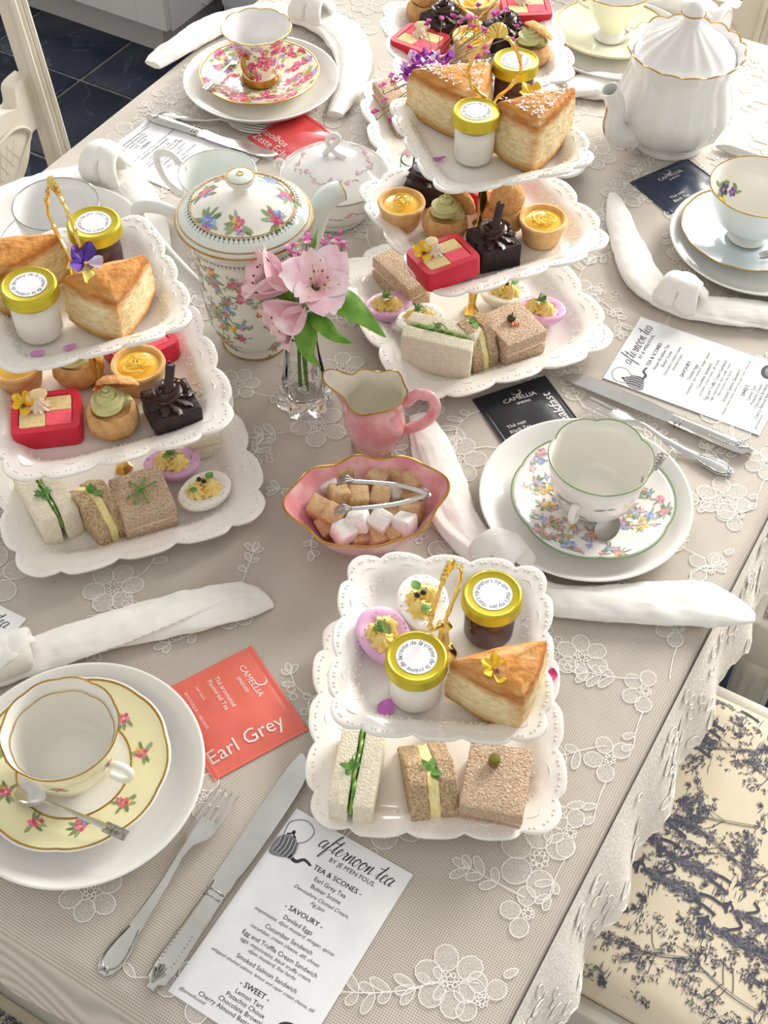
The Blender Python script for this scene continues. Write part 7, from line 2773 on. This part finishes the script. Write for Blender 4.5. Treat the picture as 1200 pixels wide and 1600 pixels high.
R_ = lambda *a: rel(a, vb)
for (pts, w, tw) in (
    ([R_(*(-0.0640, 0.9435, 0.1250)), R_(*(-0.0444, 0.9283, 0.1450)), R_(*(-0.0230, 0.9199, 0.1350)), R_(*(0.0004, 0.9159, 0.1100))], 0.0150, -0.25),
    ([R_(*(-0.0751, 0.9374, 0.1220)), R_(*(-0.0602, 0.9215, 0.1200)), R_(*(-0.0479, 0.9163, 0.1100)), R_(*(-0.0314, 0.9182, 0.1000))], 0.0090, -0.2),
    ([R_(*(-0.0794, 0.9359, 0.1200)), R_(*(-0.0776, 0.9222, 0.1050)), R_(*(-0.0731, 0.9163, 0.0850)), R_(*(-0.0635, 0.9148, 0.0700))], 0.0120, 0.1),
    ([R_(*(-0.0700, 0.9593, 0.1500)), R_(*(-0.0706, 0.9636, 0.1700)), R_(*(-0.0678, 0.9688, 0.1850)), R_(*(-0.0647, 0.9753, 0.1950))], 0.0098, 1.3),
    ([R_(*(-0.0841, 0.9524, 0.1300)), R_(*(-0.1010, 0.9519, 0.1400)), R_(*(-0.1141, 0.9521, 0.1300)), R_(*(-0.1237, 0.9465, 0.1200))], 0.0110, 0.3),
    ([R_(*(-0.0831, 0.9526, 0.1250)), R_(*(-0.0954, 0.9523, 0.1300)), R_(*(-0.1046, 0.9505, 0.1200)), R_(*(-0.1125, 0.9523, 0.1150))], 0.0070, 0.2),
    ([R_(*(-0.0679, 0.9471, 0.1250)), R_(*(-0.0604, 0.9341, 0.1300)), R_(*(-0.0534, 0.9362, 0.1380)), R_(*(-0.0468, 0.9423, 0.1400))], 0.0085, 0.5)):
    blade_leaf(flw, pts, w, tw=tw)
mb = MB()
mb.blob(0.0050, 0.0050, 0.0080, 2, xf=Matrix.Translation(R_(*(-0.0665, 0.9398, 0.1200))))
mb.build('bud', mat('flower bud', '#b5b06a', 0.5, col2='#a99a5c', vscale=120), flw)

# filler sprigs of tiny pink florets
M_FLO = mat('tiny pink floret', rough=0.6, vc=True, col2='#f7e2ee', vscale=200)


def floret_spray(label, base, heads, seed, cols, size, per, spread, stem_r=0.0005, name='gypsophila_sprig', joint=None, stemcol=None):
    r = random.Random(seed)
    t = thing(name, label, 'flower', base)
    st, fl = MB(), MB()
    j = Vector(joint) if joint is not None else Vector((0, 0, 0.12))
    st.tube(spline([(0.002, 0.002, 0.018 if joint is None else 0.012), (0.002, 0.001, 0.07), j], 5), stem_r * 1.8, 6)
    for h in heads:
        h = Vector(rel(h, base))
        k = h - Vector((0, 0, 0.012))
        st.tube(spline([j, lerp(j, k, 0.5) + Vector((r.uniform(-0.004, 0.004), 0, 0.004)), k], 5), stem_r, 5)
        for i in range(per):
            q = h + Vector((r.gauss(0, 1), r.gauss(0, 1), r.gauss(0, 0.7))) * spread
            if per > 1:
                st.tube([k, q], stem_r * 0.6, 4)
            s = size * r.uniform(0.75, 1.2)
            c = lin(r.choice(cols))
            for m_ in range(4):
                a = m_ * pi / 2 + r.random()
                fl.blob(s * 0.75, s * 0.55, s * 0.5, 1, 0, c, Matrix.Translation(q + Vector((cos(a), sin(a), 0.3 * (m_ % 2))) * s * 0.5))
    st.build('stem', stemcol or mat('fine brown stem', '#8a6a58', 0.6, col2='#7d7a4c', vscale=90), t)
    fl.build('florets', M_FLO, t, kind='stuff')
    return t


floret_spray('sprig of tiny pink gypsophila behind the alstroemeria blooms', vb, [(-0.0729, 0.9716, 0.1820), (-0.0764, 0.9703, 0.1860), (-0.0558, 0.9699, 0.1820), (-0.0485, 0.9713, 0.1840), (-0.0431, 0.9706, 0.1800), (-0.0873, 0.9672, 0.1700), (-0.0918, 0.9723, 0.1720), (-0.1259, 0.9732, 0.1600), (-0.1212, 0.9771, 0.1600), (-0.0926, 0.9580, 0.1650), (-0.0474, 0.9502, 0.1500)], 5,
             ['#f3b6d4', '#e98cc0', '#f7cfe2', '#d95aa6'], 0.0023, 6, 0.0042)

v2 = (0.0300, 1.2120, 0.0)
bud_vase('small clear glass vase standing between the middle and far stands', v2, 0.105)
floret_spray('tall sprig of magenta gypsophila florets in front of the far stand', v2,
             [(0.0559, 1.2483, 0.2550), (0.0419, 1.2468, 0.2500), (0.0721, 1.2524, 0.2550), (0.0749, 1.2498, 0.2500), (0.0851, 1.2538, 0.2500), (0.0914, 1.2502, 0.2550), (0.0956, 1.2618, 0.2600), (0.0907, 1.2412, 0.2500), (0.0997, 1.2413, 0.2450), (0.1022, 1.2350, 0.2450), (0.1105, 1.2556, 0.2550), (0.1154, 1.2608, 0.2550), (0.1230, 1.2635, 0.2550), (0.1352, 1.2507, 0.2450), (0.1312, 1.2316, 0.2400), (0.0818, 1.2184, 0.2400), (0.0944, 1.2099, 0.2350), (0.1054, 1.2174, 0.2350), (0.1004, 1.2175, 0.2400),
              (-0.0039, 1.2256, 0.1900), (-0.0044, 1.2121, 0.1800), (-0.0119, 1.1993, 0.1750), (0.0042, 1.2269, 0.2000), (0.0084, 1.2183, 0.2000), (0.0046, 1.1893, 0.1700)], 6,
             ['#c2308f', '#d95ab0', '#a8237e', '#e283c4'], 0.0026, 2, 0.0018, 0.0005, joint=rel((0.0450, 1.2194, 0.2050), v2), stemcol=mat('fine olive stem', '#7d8058', 0.6, col2='#8f7a5a', vscale=90))
t = thing('statice_bloom', 'ruffled purple and white bloom behind the left sugared scone', 'flower', v2)
r = random.Random(8)
st = MB()
cc = Vector(rel((0.0401, 1.2062, 0.2250), v2))
st.tube(spline([(-0.003, 0.002, 0.018), (0.0, 0.002, 0.10), cc - Vector((0, 0, 0.012))], 6), 0.0013, 7)
st.build('stem', M_STEM, t)
mb = MB()
for i in range(70):
    p = cc + Vector((r.uniform(-0.025, 0.025), r.uniform(-0.010, 0.010), r.uniform(-0.013, 0.010)))
    a = r.uniform(0, 6.28)
    n = 7
    c1 = lin(r.choice(['#b23fc0', '#c65ad0', '#9a35b5', '#e2b6ea', '#f0dff4']))
    pts = [p + Vector((cos(a + k * 0.9) * 0.006 * r.uniform(0.6, 1.2), sin(a + k * 0.9) * 0.005 * r.uniform(0.6, 1.2), 0.004 * sin(k * 2 + i))) for k in range(n)]
    mb.poly(pts, 0, c1)
mb.build('ruffled_petals', M_PETAL, t, kind='stuff')
